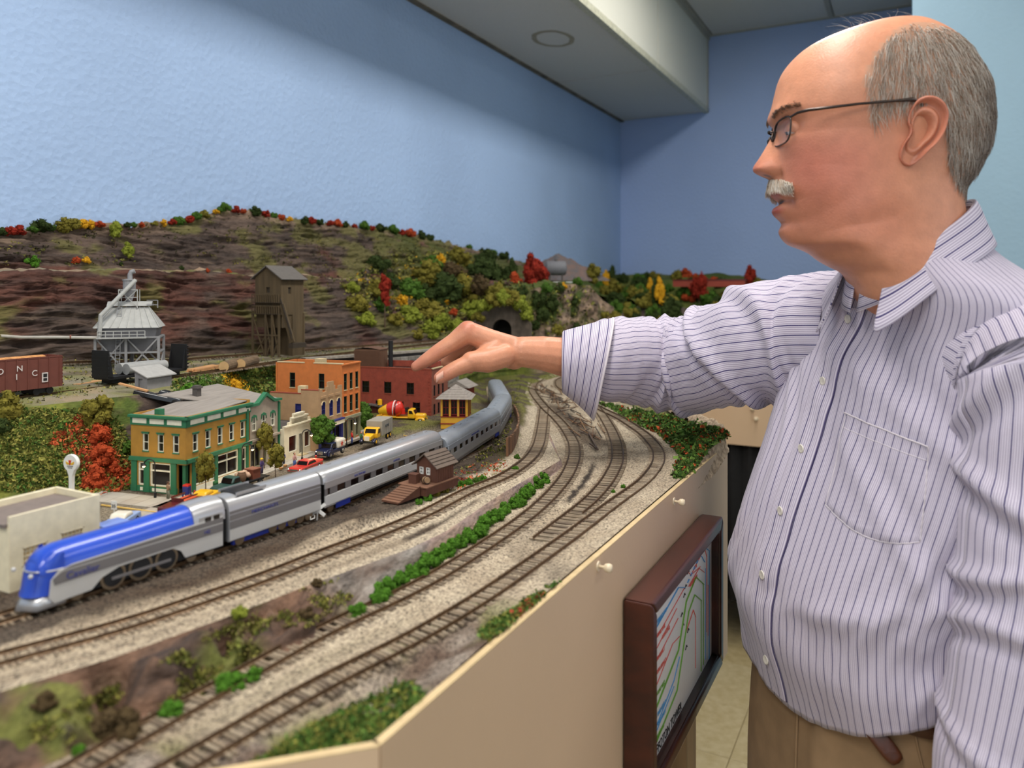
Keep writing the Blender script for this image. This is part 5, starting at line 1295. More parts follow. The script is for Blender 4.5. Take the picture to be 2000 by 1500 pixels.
# ---- horizontal tank on legs and white shed in the far corner
c = at(1086, 2.75, 1.475)
t = thing('storage_tank', 'grey horizontal storage tank on legs on the far hilltop', 'tank', tuple(c), TH)
MB().lathe([(.001, -.040), (.022, -.036), (.026, -.030), (.026, .030), (.022, .036), (.001, .040)], 18, (0, 0, .042), Matrix.Rotation(math.radians(90), 3, 'Y') ).build('tank_shell', pm_('tank_grey', (112, 112, 116)), t, autosm=50)
for x in (-.022, .022):
 for y in (-.014, .014): MB().bar((x, y, -.02), (x, y, .024), .004).build('leg', M_roof, t)
MB().lathe([(.006, 0), (.006, .006), (.001, .007)], 10, (.0, 0, .066)).build('hatch', M_roof, t)
c = at(1108, 2.62, 1.452)
t = thing('white_hut', 'long low whitish hut beside the far grey tank', 'building', tuple(c), TH)
MB().bb((-.045, 0, -.01), (.045, .04, .012)).build('walls', pm_('grey_white', (186, 186, 184)), t); MB().bb((-.048, -.004, .012), (.048, .044, .016)).build('roof', pm_('hut_roof', (200, 200, 196)), t)
# ================================================================ vehicles, figures, street furniture
from mathutils.bvhtree import BVHTree
def ground_tree():
 V = []; Fs = []
 for o in layout.children:
  k = len(V); V += [v.co.copy() for v in o.data.vertices]; Fs += [tuple(i + k for i in p.vertices) for p in o.data.polygons]
 return BVHTree.FromPolygons(V, Fs)
GT = ground_tree()
def seen(px, py):
 """point of the scenery seen in the direction of a picture position"""
 d = at(px, 1, py=py) - Vector((0, 0, CZ))
 h = GT.ray_cast(Vector((0, 0, CZ)), d.normalized())
 return h[0], h[1]
def drop(x, y, z=1.9):
 h = GT.ray_cast(Vector((x, y, z)), Vector((0, 0, -1)))
 return h[0]
M_rubber = mat('black_rubber', (20, 19, 19), .8)
M_chrome = mat('chrome', (200, 200, 196), .2, metal=.9)
def vmatp(n, c): return mat(n, c, .35, var=.05, scale=50, coat=.4)
M_vy = vmatp('truck_yellow', (240, 184, 34)); M_vred = vmatp('car_red', (206, 52, 38)); M_vnavy = vmatp('pickup_navy', (26, 30, 62)); M_vgrn = vmatp('truck_green', (52, 82, 76)); M_vblk = vmatp('wreck_black', (18, 18, 22)); M_drum = vmatp('drum_red', (206, 44, 30))
M_vwh = vmatp('canvas_white', (232, 224, 206)); M_vgry = pm_('box_grey', (156, 150, 138)); M_vmar = vmatp('roadster_maroon', (92, 24, 22)); M_vblue = vmatp('pale_blue_car', (150, 172, 214))
def body(prof, w, m, name, parent, y0=0, bev=.0012, taper=None):
 o = MB().prism(prof, (0, w, 0), (0, y0 - w / 2, 0), (1, 0, 0), (0, 0, 1)).build(name, m, parent); b = o.modifiers.new('b', 'BEVEL'); b.width = bev; b.segments = 2; b.limit_method = 'ANGLE'; b.angle_limit = math.radians(35)
 return o
def vwheels(t, xs, w, r, hub):
 for x in xs:
  for s in (-1, 1):
   o = MB().lathe([(.0004, -.0013), (r * .9, -.0013), (r, -.0006), (r, .0008), (r * .88, .0013), (.0004, .0013)], 16, (x, s * (w / 2 - .0008), r), Matrix.Rotation(math.radians(-90 * s), 3, 'X')).build('wheel', M_rubber, t)
   MB().lathe([(.0003, .0013), (r * .55, .0013), (r * .45, .0018), (.0003, .0019)], 12, (x, s * (w / 2 - .0008), r), Matrix.Rotation(math.radians(-90 * s), 3, 'X')).build('hub', hub, o)
def place(t, px, py, z, rz): p = on(px, py, z); t.location = (p.x, p.y, z); t.rotation_euler = (0, 0, rz); return t
STREET = ang - math.pi / 2  # heading towards the filling station
zs = zup(.6) + .0015
# red sedan
t = thing('sedan_car', 'glossy red sedan parked in the street below the ivory shop', 'car'); place(t, 597, 921, zs, STREET)
body([(-.026, .0035), (.027, .0035), (.0275, .0085), (.024, .0105), (-.024, .0115), (-.028, .0125), (-.027, .007)], .021, M_vred, 'body', t)
cb = body([(-.014, .0105), (.009, .0105), (.005, .0158), (-.009, .0158)], .0175, M_vred, 'cabin', t, bev=.0015)
for s in (-1, 1): body([(-.0125, .0112), (.0075, .0112), (.0045, .0148), (-.0085, .0148)], .0004, M_glassd, 'side_window', cb, y0=s * .0088, bev=.0001)
MB().add([(.0094, -.0075, .0108), (.0094, .0075, .0108), (.0058, .0068, .0152), (.0058, -.0068, .0152)], [(0, 1, 2, 3)]).build('windscreen', M_glassd, cb)
MB().box((.0275, 0, .0052), (.0012, .0195, .0018)).build('bumper', M_chrome, t); MB().box((.0274, 0, .0080), (.0010, .012, .0022)).build('grille', M_chrome, t)
for s in (-1, 1): MB().ball((.0270, s * .0085, .0085), .0015, 8).build('headlamp', M_chrome, t); MB().bar((-.027, s * .0106, .0095), (.022, s * .0106, .0088), .0005).build('side_trim', M_chrome, t)
vwheels(t, (-.0165, .0165), .021, .0042, M_chrome)
# navy pickup with white canvas
t = thing('delivery_pickup', 'navy pickup with white canvas top and red emblem', 'truck'); place(t, 645, 889, zs, STREET)
body([(-.026, .0045), (.026, .0045), (.027, .0095), (.022, .0125), (.008, .0130), (.008, .010), (-.026, .010)], .020, M_vnavy, 'body', t)
cb = body([(-.004, .011), (.012, .0125), (.008, .0195), (-.003, .0200)], .018, M_vnavy, 'cab', t, bev=.0018)
MB().add([(.0123, -.0072, .0136), (.0123, .0072, .0136), (.0092, .0066, .0185), (.0092, -.0066, .0185)], [(0, 1, 2, 3)]).build('windscreen', M_glassd, cb)
for s in (-1, 1): body([(.0, .0136), (.0095, .0140), (.0075, .0185), (0, .0188)], .0004, M_glassd, 'side_window', cb, y0=s * .0091, bev=.0001)
cv = body([(-.027, .009), (-.0045, .009), (-.0045, .0225), (-.027, .0225)], .0215, M_vwh, 'canvas_top', t, bev=.003)
for s in (-1, 1):
 em = MB(); em.prism([(0, .0045), (.001, .0015), (.004, .001), (.0018, -.0008), (.003, -.0042), (0, -.0020), (-.0028, -.0042), (-.0016, -.0008), (-.004, .001), (-.001, .0015)], (0, .0003 * s, 0), (-.015, s * .0108, .0155), (1, 0, 0), (0, 0, 1)); em.build('red_emblem', M_drum, cv)
for s in (-1, 1): fe = body([(.008, .003), (.024, .003), (.022, .0095), (.017, .0112), (.012, .0095)], .003, M_vnavy, 'fender', t, y0=s * .0105, bev=.0012)
MB().box((.0272, 0, .0085), (.001, .009, .005)).build('grille', M_chrome, t); MB().box((.028, 0, .0042), (.001, .020, .0016)).build('bumper', M_chrome, t)
for s in (-1, 1): MB().ball((.0262, s * .0072, .0095), .0015, 8).build('headlamp', M_chrome, t)
vwheels(t, (-.017, .0175), .022, .0045, M_chrome)
# yellow-cabbed box truck
t = thing('box_truck', 'box truck with yellow cab, dark blue fenders and grey box', 'truck'); place(t, 733, 862, zs, STREET + .1)
body([(-.042, .0065), (.030, .0065), (.030, .009), (-.042, .009)], .012, M_black, 'chassis', t)
cb = body([(.006, .009), (.020, .009), (.021, .0165), (.017, .0245), (.007, .0250)], .0235, M_vy, 'cab', t, bev=.0016)
MB().add([(.0214, -.009, .0172), (.0214, .009, .0172), (.0183, .0085, .0232), (.0183, -.0085, .0232)], [(0, 1, 2, 3)]).build('windscreen', M_glassd, cb)
for s in (-1, 1): body([(.009, .0165), (.0175, .0165), (.0158, .0228), (.009, .0230)], .0004, M_glassd, 'side_window', cb, y0=s * .0119, bev=.0001)
body([(.020, .0075), (.0345, .0075), (.0345, .0145), (.020, .0172)], .013, M_vy, 'hood', t, bev=.0015); MB().box((.0348, 0, .0112), (.0008, .0085, .0066)).build('radiator', M_vwh, t)
for s in (-1, 1): body([(.019, .006), (.036, .0045), (.036, .0075), (.030, .0105), (.024, .0100)], .0055, M_vnavy, 'fender', t, y0=s * .0102, bev=.0015)
bx = body([(-.042, .010), (.0045, .010), (.0045, .0335), (-.042, .0335)], .027, M_vgry, 'cargo_box', t, bev=.0006)
for i in range(6): x = -.041 + .0085 * i; [MB().bb((x, s * .0135, .0105), (x + .001, s * .0139, .033)).build('box_rib', M_vgry, bx) for s in (-1, 1)]
text('ACME', .006, mat('faded_letter', (70, 78, 84), .8), bx, (-.008, .0140, .022), (math.radians(90), 0, math.pi))
MB().box((.0365, 0, .0052), (.001, .023, .002)).build('bumper', M_black, t)
vwheels(t, (-.034, -.022, .027), .0245, .0052, M_vy)
# yellow concrete mixer
t = thing('concrete_mixer_truck', 'yellow concrete mixer with red drum in front of the brick factory', 'truck'); zc_ = zup(1.2) + .001
place(t, 787, 826, zc_, TH + math.radians(-8)); t.scale = (1.02, 1.02, 1.02)
body([(-.048, .0075), (.044, .0075), (.044, .0105), (-.048, .0105)], .012, M_black, 'chassis', t)
body([(-.038, .0105), (-.012, .0105), (-.010, .0145), (-.036, .0155), (-.042, .013)], .022, M_vy, 'rear_deck', t)
body([(-.053, .010), (-.040, .014), (-.038, .0175), (-.050, .0150)], .014, M_vy, 'chute', t); body([(-.012, .0105), (.014, .0105), (.014, .013), (-.012, .013)], .022, M_vy, 'frame_deck', t)
cb = body([(.012, .0105), (.026, .0105), (.0265, .0185), (.022, .0275), (.013, .0280)], .024, M_vy, 'cab', t, bev=.0018)
for s in (-1, 1): body([(.015, .0195), (.0235, .0195), (.0205, .0258), (.015, .0260)], .0004, M_glassd, 'side_window', cb, y0=s * .0121, bev=.0001)
MB().add([(.0268, -.009, .0192), (.0268, .009, .0192), (.0234, .0085, .0262), (.0234, -.0085, .0262)], [(0, 1, 2, 3)]).build('windscreen', M_glassd, cb)
body([(.025, .0085), (.0455, .0085), (.0462, .0170), (.043, .0190), (.025, .0196)], .0165, M_vy, 'hood', t, bev=.003)
for s in (-1, 1): body([(.026, .006), (.046, .0055), (.046, .0095), (.041, .0130), (.033, .0128), (.027, .010)], .0055, M_vy, 'fender', t, y0=s * .0105, bev=.0025)
dr = MB().lathe([(.004, -.034), (.0062, -.031), (.0095, -.022), (.0150, -.008), (.0152, .002), (.0115, .012), (.004, .015)], 22, (-.014, 0, .0275), Matrix.Rotation(math.radians(90 - 11), 3, 'Y')).build('drum', M_drum, t, autosm=50)
MB().lathe([(.0045, -.0345), (.0066, -.0312), (.0097, -.0222), (.0122, -.0155), (.0122, -.0150)], 22, (-.014, 0, .0275), Matrix.Rotation(math.radians(90 - 11), 3, 'Y')).build('drum_mouth', M_vy, dr, autosm=50)
for k in range(2): MB().lathe([(.0151, -.0030 + .004 * k), (.0156, -.0030 + .004 * k), (.0156, -.0012 + .004 * k), (.0151, -.0012 + .004 * k)], 22, (-.014, 0, .0275), Matrix.Rotation(math.radians(90 - 11 + 14), 3, 'Y')).build('drum_stripe', M_white_p if k == 0 else M_black, dr)
MB().lathe([(.0045, 0), (.0045, .010), (.001, .011)], 10, (-.046, 0, .034)).build('hopper', M_vy, t); MB().box((.002, 0, .022), (.008, .012, .009)).build('engine_cover', M_drum, t); MB().box((.008, 0, .026), (.005, .012, .008)).build('water_tank', M_black, t)
vwheels(t, (-.034, -.022, .037), .0255, .0058, M_chrome)
# green flatbed with cargo
t = thing('flatbed_truck', 'dark green flatbed truck with crate load in front of the corner store', 'truck'); place(t, 466, 957, zs, STREET + math.radians(-6)); FB_ = t
body([(.004, .0040), (.036, .0040), (.0365, .0100), (.031, .0118), (.018, .0125), (.004, .0125)], .0215, M_vgrn, 'body', t, bev=.0015)
cb = body([(.005, .012), (.0205, .0125), (.017, .0195), (.007, .0198)], .019, M_vgrn, 'cab', t, bev=.002)
MB().add([(.0209, -.0078, .0132), (.0209, .0078, .0132), (.0178, .0072, .0186), (.0178, -.0072, .0186)], [(0, 1, 2, 3)]).build('windscreen', M_glassd, cb)
for s in (-1, 1): body([(.0075, .0132), (.0180, .0132), (.0155, .0185), (.0080, .0186)], .0004, M_glassd, 'side_window', cb, y0=s * .0096, bev=.0001)
for i in range(7): MB().bb((-.042, -.0115 + i * .0033, .0088), (.004, -.0085 + i * .0033, .0100)).build('bed_plank', M_black, t)
body([(-.040, .005), (.010, .005), (.010, .0085), (-.040, .0085)], .010, M_black, 'chassis', t); MB().box((.037, 0, .0045), (.001, .021, .0016)).build('bumper', M_vgry, t)
vwheels(t, (-.026, .0265), .022, .0045, M_black)
def on_bed(x, y, z): return t.matrix_world @ Vector((x, y, z))
bpy.context.view_layer.update()
M_crate = pm_('rust_crate', (120, 64, 44)); o = thing('cargo_crate', 'rust-brown crate on the back of the green flatbed', 'crate', on_bed(-.022, .002, .0100), t.rotation_euler.z)
MB().bb((-.0065, -.0065, 0), (.0065, .0065, .0110)).build('box', M_crate, o); MB().bb((-.0075, -.0075, .0110), (.0075, .0075, .0122)).build('lid', M_crate, o)
o = thing('cargo_barrel', 'dull brown barrel on the green flatbed behind its cab', 'barrel', on_bed(-.002, .003, .0100), 0); MB().lathe([(.0042, 0), (.0052, .003), (.0055, .006), (.0052, .009), (.0042, .012)], 14).build('staves', pm_('brown_barrel', (112, 82, 58)), o); MB().lathe([(.0046, .012), (.0046, .0125), (.001, .0128)], 14).build('lid', pm_('pale_sack', (196, 160, 132)), o)
for i, (x, y, z) in enumerate(((-.006, -.006, .0160), (-.013, -.003, .0175), (-.010, .004, .0165))): tag(boulder('cargo_sack', (0, 0, 0), .0052, MATS['pale_sack'], None, i * 3, sc=(1, .8, .7), n=10, amp=.3), 'pinkish tied sack heaped on the green flatbed', 'sack', 'sacks on the flatbed').location = on_bed(x, y, z)
o = thing('cargo_chest', 'dark teal chest under the sacks on the green flatbed', 'chest', on_bed(-.010, -.003, .0100), t.rotation_euler.z); MB().bb((-.006, -.006, 0), (.006, .005, .0050)).build('box', vmatp('teal_chest', (40, 76, 70)), o); MB().bb((-.0063, -.0063, .0050), (.0063, .0053, .0062)).build('lid', MATS['teal_chest'], o)
# maroon roadster and yellow taxi beyond the locomotive, a pale blue car by the pumps
t = thing('roadster_car', 'open maroon roadster with orange seats beyond the locomotive', 'car'); place(t, 356, 997, zs, STREET)
body([(-.026, .004), (.027, .004), (.027, .010), (.010, .0112), (-.022, .0115), (-.027, .009)], .020, M_vmar, 'body', t); MB().bb((-.016, -.007, .0112), (.006, .007, .0122)).build('seat', pm_('orange_seat', (206, 84, 40)), t); MB().bb((.0068, -.008, .011), (.0078, .008, .0155)).build('windscreen_frame', M_vmar, t); vwheels(t, (-.016, .016), .021, .0042, M_chrome)
for s in (-1, 1): MB().bar((-.014, s * .0085, .0155), (.0075, s * .0085, .0158), .0012).build('roof_rail', M_vmar, t)
t = thing('taxi_car', 'yellow taxi whose roof shows between roadster and green flatbed', 'car'); place(t, 396, 984, zs, STREET + .15)
body([(-.022, .0035), (.023, .0035), (.0235, .0085), (.020, .0100), (-.021, .0110), (-.023, .007)], .019, M_vy, 'body', t); body([(-.012, .0100), (.009, .0100), (.005, .0150), (-.008, .0150)], .0165, M_vy, 'cabin', t, bev=.002); vwheels(t, (-.014, .014), .019, .004, M_chrome)
t = thing('pale_blue_car', 'pale blue car with cream roof beside the filling station pumps', 'car'); place(t, 236, 1030, zs, STREET + .3)
body([(-.023, .0035), (.024, .0035), (.0245, .0085), (.021, .0105), (-.022, .0112), (-.024, .007)], .020, M_vblue, 'body', t); body([(-.012, .0102), (.009, .0102), (.005, .0155), (-.008, .0155)], .017, M_vwh, 'cabin', t, bev=.002); vwheels(t, (-.014, .014), .020, .004, M_chrome)
# black wreck with a plank sticking out, up on the yard's edge
p, _ = seen(312, 790)
t = thing('black_pickup', 'black pickup tipped nose-down on the bank behind the corner store', 'truck', tuple(p + Vector((0, 0, .004))), TH + math.radians(6)); t.rotation_euler = (math.radians(-4), math.radians(13), TH + math.radians(4))
body([(-.036, .003), (.036, .003), (.037, .008), (.030, .0115), (.012, .012), (.012, .010), (-.036, .010)], .021, M_vblk, 'body', t); cb = body([(-.004, .010), (.014, .011), (.009, .0175), (-.001, .0178)], .0185, M_vblk, 'cab', t, bev=.002)
for s in (-1, 1): body([(.0, .0118), (.0105, .0120), (.0080, .0165), (.001, .0166)], .0004, M_glassd, 'side_window', cb, y0=s * .0094, bev=.0001)
vwheels(t, (-.024, .024), .022, .0046, M_rubber)
bpy.context.view_layer.update(); M_lum = mat('fresh_lumber', (214, 160, 108), .8, var=.15, scale=40, stretch=(.2, 1, 1))
a, b = t.matrix_world @ Vector((-.020, 0, .0115)), t.matrix_world @ Vector((-.062, .0, .0135))
tag(MB().bar(a, b, .006, .0022).build('lumber_plank', M_lum), 'single pale plank sticking out of the black pickup', 'plank')
# ---- yard: brown woodchip car, bulkhead flatcar, logs, lumber
def rail_car(label, name, px, py, L, rz_off=0):
 p = on(px, py, ZP + .007); return thing(name, label, 'rail car', (p.x, p.y, ZP + .0072), TH + rz_off)
M_rbr = pm_('freight_brown', (104, 54, 42)); M_load = mat('wood_chip_load', (216, 152, 92), .95, var=.2, scale=200, bump=.001, bscale=300)
pB = Vector((-1.070, .574, ZP + .0072))
t = thing('woodchip_car', 'brown open freight car lettered N I C with wood load', 'rail car', tuple(pB), math.radians(90))
L, w, h = .165, .034, .043; zb = .009
for s in (-1, 1):
 sd = MB().bb((-L / 2, s * w / 2 - .0006, zb), (L / 2, s * w / 2 + .0006, zb + h)).build('side', M_rbr, t)
 for i in range(12): x = -L / 2 + .004 + i * (L - .008) / 11; MB().bb((x - .0006, s * (w / 2 + .0006), zb), (x + .0006, s * (w / 2 + .0014), zb + h)).build('side_post', M_rbr, sd)
 MB().bb((-L / 2, s * w / 2 - .001, zb + h - .002), (L / 2, s * w / 2 + .0018, zb + h)).build('top_chord', M_rbr, sd)
for s in (-1, 1):
 en = MB().bb((s * L / 2 - .0008, -w / 2, zb), (s * L / 2 + .0008, w / 2, zb + h)).build('end', M_rbr, t)
 for i in range(9): MB().bb((s * L / 2, -w / 2, zb + .003 + i * .0045), (s * (L / 2 + .0016), w / 2, zb + .0048 + i * .0045)).build('end_rib', M_rbr, en)
MB().bb((-L / 2 + .001, -w / 2 + .001, zb), (L / 2 - .001, w / 2 - .001, zb + h - .006)).build('load_core', M_load, t)
mb = MB(); mb.loft([[Vector((lerp(-L / 2 + .001, L / 2 - .001, i / 20), lerp(-w / 2 + .0008, w / 2 - .0008, j / 8), zb + h - .006 + .0075 * math.sin(math.pi * j / 8) * (1 if 1 < i < 19 else .3))) for j in range(9)] for i in range(21)], close=False); mb.build('wood_load', M_load, t, smooth=True)
for s in (-1, 1):
 MB().box((s * (L / 2 - .024), 0, .0052), (.026, .024, .007)).build('truck', M_black, t)
 for x in (-.009, .009):
  for y in (-1, 1): mb = MB(); wheel(mb, s * (L / 2 - .024) + x, y * .0125, .0045); mb.build('wheel', M_black, t)
sl = mat('white_stencil', (214, 206, 200), .8)
for ch, x, z in (('N', .020, .038), ('I', .019, .027), ('C', .040, .030), ('D', -.004, .036)): text(ch, .011, sl, t, (x, -w / 2 - .0018, z - .003), (math.radians(90), 0, 0))
MB().bb((.054, -w / 2 - .0018, zb + .008), (.062, -w / 2 - .0010, zb + .021)).build('data_panel', sl, t); MB().bb((.0555, -w / 2 - .0022, zb + .0098), (.0605, -w / 2 - .0014, zb + .0135)).build('data_mark', M_black, t); MB().bb((.0555, -w / 2 - .0022, zb + .0150), (.0605, -w / 2 - .0014, zb + .0195)).build('data_mark', M_black, t)
# bulkhead flatcar
pF = Vector((-1.080, .803, ZP + .0072)); L = .145
t = thing('bulkhead_flatcar', 'black bulkhead flatcar with tall end walls under the loading plant', 'rail car', tuple(pF), math.radians(93))
MB().bb((-L / 2, -.016, .008), (L / 2, .016, .012)).build('deck', M_black, t)
for s in (-1, 1):
 bh = MB().bb((s * L / 2 - .002, -.0175, .010), (s * L / 2 + .0005, .0175, .052)).build('bulkhead', M_black, t)
 for i in range(7): MB().bb((s * (L / 2), -.0185, .013 + i * .0056), (s * (L / 2 + .0022), .0185, .0155 + i * .0056)).build('bulkhead_rib', M_black, bh)
 for y in (-1, 1): MB().prism([(0, .010), (-.007, .010), (0, .046)], (0, .0015, 0), (s * (L / 2 - .002), y * .016, 0), (s, 0, 0), (0, 0, 1)).build('gusset', M_black, bh)
 MB().box((s * (L / 2 - .022), 0, .0048), (.024, .024, .006)).build('truck', M_black, t)
for k in range(2): MB().lathe([(.0085, -.036), (.0085, .036)], 16, (0, -.008 + .016 * k, .0205), Matrix.Rotation(math.radians(90), 3, 'Y')).build('pipe_load', pm_('silver_pipe', (156, 156, 154)), t, autosm=50)
# logs and lumber
M_bark = mat('log_bark', (122, 100, 76), .95, var=.25, scale=80, bump=.001, bscale=160, stretch=(1, .2, 1)); M_end = pm_('log_end', (206, 168, 116))
for i, (pa, pb) in enumerate((((437, 716), (466, 708)), ((470, 711), (498, 703)))):
 a, b = on(*pa, ZP + .012), on(*pb, ZP + .012); o = thing('timber_log', ('nearer', 'farther')[i] + ' of two short bark logs lying below the brown tower', 'log', tuple(a)); d = Vector(b) - Vector(a)
 MB().tube([(0, 0, 0), d * .5, d], .0095, 14, cap=False).build('bark', M_bark, o); dn = d.normalized()
 for q in (Vector((0, 0, 0)), d): MB().tube([q - dn * .0003, q + dn * .0003], .0093, 14).build('cut_end', M_end, o)
for nm, pts in (('fresh planks stacked beside the black flatcar bulkhead', ((372, 727), (424, 717))), ('fresh planks scattered left of the black flatcar', ((140, 757), (196, 748)))):
 a, b = on(*pts[0], ZP + .004), on(*pts[1], ZP + .004); o = thing('lumber_stack', nm, 'lumber', tuple(a)); d = Vector(b) - Vector(a); n = Vector((-d.y, d.x, 0)).normalized()
 for k in range(6): q = n * (.007 * (k % 3 - 1)) + Vector((0, 0, .0035 * (k // 3))) + d * (.06 * (k % 2)); MB().bar(q, q + d * .92, .0062, .003).build('plank', M_lum, o)
# ---- street furniture
def lamp(px, py, label, side=1, hgt=.046):
 p = on(px, py, zs); t = thing('street_lamp', label, 'street lamp', (p.x, p.y, zs), group='lit street lamps'); r = .0105 * side
 MB().tube([(0, 0, 0), (0, 0, hgt - .008)] + [(r * .5 * (1 - math.cos(math.pi * i / 8)), r * .35 * (1 - math.cos(math.pi * i / 8)), hgt - .008 + .0075 * math.sin(math.pi * i / 8)) for i in range(1, 9)], .0008, 6).build('post', M_black, t)
 MB().lathe([(.0016, 0), (.0016, .006), (.0008, .007)], 8).build('base', M_black, t)
 e = Vector((r, r * .7, hgt - .008)); sh = MB().lathe([(.0008, .0028), (.0034, 0)], 12, e).build('shade', M_black, t); MB().ball(e - Vector((0, 0, .0002)), .0019, 10).build('bulb', glow('lamp_bulb', (255, 200, 130), 9), t)
 l = bpy.data.lights.new('bulb_light', 'POINT'); l.energy = .012; l.color = (1, .75, .45); l.shadow_soft_size = .002; lo_ = bpy.data.objects.new('bulb_light', l); COL.objects.link(lo_); lo_.parent = t; lo_.location = e - Vector((0, 0, .004))
lamp(303, 972, 'lit street lamp at the near corner of the mustard store', side=-1); lamp(473, 935, 'lit street lamp between mustard store and taupe shop'); lamp(590, 902, 'lit goose-neck street lamp in front of the ivory shop'); lamp(677, 874, 'lit street lamp in front of the orange brick block')
def figure(px, py, shirt, trousers, label, hat=None, h=.0205, z=zs, rz=0, hair=(70, 48, 34)):
 p = on(px, py, z); t = thing('figurine', label, 'figurine', (p.x, p.y, z), rz, group='painted townspeople'); k = h / .0205
 tm, sm = pm_('cloth_%d_%d_%d' % trousers, trousers), pm_('cloth_%d_%d_%d' % shirt, shirt); sk = pm_('figurine_skin', (206, 150, 118))
 mb = MB()
 for s in (-1, 1): mb.tube([(0, s * .0013 * k, 0), (.0004, s * .0013 * k, .005 * k), (0, s * .0011 * k, .0098 * k)], [.0010 * k, .0011 * k, .0014 * k], 8)
 mb.build('trousers', tm, t, smooth=True)
 mb = MB().loft([[Vector((.0012 * k * a * math.cos(q), .0021 * k * a * math.sin(q), z_ * k)) for q in [2 * math.pi * i / 10 for i in range(10)]] for z_, a in ((.0092, .9), (.0115, 1.0), (.0145, 1.15), (.0163, .95), (.0168, .4))], caps=True)
 for s in (-1, 1): mb.tube([(0, s * .0022 * k, .0160 * k), (.0004, s * .0030 * k, .0128 * k), (.0016 * k, s * .0024 * k, .0102 * k)], [.0008 * k, .0007 * k, .0006 * k], 7)
 mb.build('jacket', sm, t, smooth=True); MB().ball((.0002, 0, .0186 * k), .0015 * k, 10, (1, .9, 1.2)).build('head', sk, t, smooth=True)
 if hat: MB().lathe([(.0024, 0), (.0024, .0003), (.0014, .0005), (.0013, .0014), (.0004, .0016)], 12, (0, 0, .0194 * k)).build('hat', pm_('hat_%d_%d_%d' % hat, hat), t)
 else: MB().ball((-.0002, 0, .0191 * k), .0015 * k, 10, (1, .95, .95)).build('hair', pm_('figurine_hair', hair), t, smooth=True)
figure(328, 974, (150, 120, 92), (110, 112, 92), 'standing figurine in tan jacket near the blue mailbox', rz=1.5)
figure(575, 913, (196, 150, 140), (70, 92, 150), 'figurine in pink shirt and blue jeans behind the red sedan')
figure(687, 866, (190, 36, 26), (52, 70, 130), 'figurine in red jacket walking past the box truck', rz=1)
figure(700, 850, (150, 76, 50), (110, 60, 44), 'figurine in brown coat on the pavement by the orange block'); figure(705, 868, (58, 104, 62), (54, 92, 58), 'figurine all in green beside the box truck cab')
figure(511, 925, (72, 58, 110), (60, 52, 84), 'figurine in purple with a yellow hat near the flatbed', hat=(226, 190, 40)); figure(554, 906, (44, 58, 140), (40, 44, 72), 'blue-clad figurine beside the baskets by the taupe shop', h=.017)
p = on(365, 972, zs); t = thing('mailbox', 'blue street mailbox with red top on four legs', 'mailbox', (p.x, p.y, zs), .3); M_mb = vmatp('mail_blue', (40, 48, 120))
MB().rbox((0, 0, .0095), (.008, .0075, .0095), .0015).build('box', M_mb, t); MB().rbox((0, 0, .0148), (.0076, .007, .0022), .001).build('top', M_drum, t)
for a in (-1, 1):
 for b in (-1, 1): MB().bar((a * .0032, b * .003, 0), (a * .0032, b * .003, .006), .0012).build('leg', M_mb, t)
def hydrant(px, py, label):
 p = on(px, py, zs); t = thing('fire_hydrant', label, 'hydrant', (p.x, p.y, zs)); MB().lathe([(.0016, 0), (.0016, .0008), (.0011, .001), (.0011, .0045), (.0014, .0047), (.0012, .006), (.0004, .0068)], 10).build('barrel', M_drum, t, smooth=True)
 for s in (-1, 1): MB().lathe([(.0007, 0), (.0007, .001)], 8, (0, s * .001, .0036), Matrix.Rotation(math.radians(-90 * s), 3, 'X')).build('nozzle', M_drum, t)
hydrant(380, 968, 'red fire hydrant beside the blue mailbox'); hydrant(617, 898, 'red fire hydrant in front of the navy pickup')
t = thing('trash_bin', 'green litter bin on the pavement behind the flatbed', 'bin', tuple(on(421, 958, zs))); MB().lathe([(.0028, 0), (.0033, .009), (.0030, .0095)], 14).build('bin', vmatp('bin_green', (46, 110, 56)), t); MB().lathe([(.0034, .0095), (.003, .0108), (.0006, .0116)], 14).build('lid', vmatp('bin_green', (46, 110, 56)), t)
for i, (px, py) in enumerate(((541, 914), (549, 917), (557, 912))): t = thing('produce_basket', 'small wicker basket on the pavement by the taupe shop', 'basket', tuple(on(px, py, zs)), group='baskets on the pavement'); MB().lathe([(.0022, 0), (.0030, .0028), (.0026, .0028)], 12).build('basket', pm_('wicker', (176, 134, 84)), t); MB().ball((0, 0, .0026), .0022, 8, (1, 1, .5)).build('contents', pm_('produce', (190, 140, 90)), t)
t = thing('street_sign', 'small white traffic sign on a post beside the yellow road line', 'sign', tuple(on(223, 1018, zs)), TH - .2); MB().bar((0, 0, 0), (0, 0, .019), .0008).build('post', M_white_p, t); MB().bb((-.0032, -.0006, .0125), (.0032, 0, .0215)).build('plate', M_white_p, t); text('35', .005, M_black, t, (-.0026, -.0008, .0145), (math.radians(90), 0, 0))
# railroad crossbuck
t = thing('crossbuck_sign', 'white railroad crossbuck sign in front of the coach', 'sign', tuple(on(619, 1016, zup(.62))), TH); MB().bar((0, 0, -.002), (.001, 0, .013), .0013).build('post', M_white_p, t)
for s in (-1, 1): MB().box((.0012, -.0012 - .0004 * s, .0115), (.0195, .0008, .0034), R=Matrix.Rotation(s * math.radians(38), 3, 'Y')).build('arm', M_white_p, t)
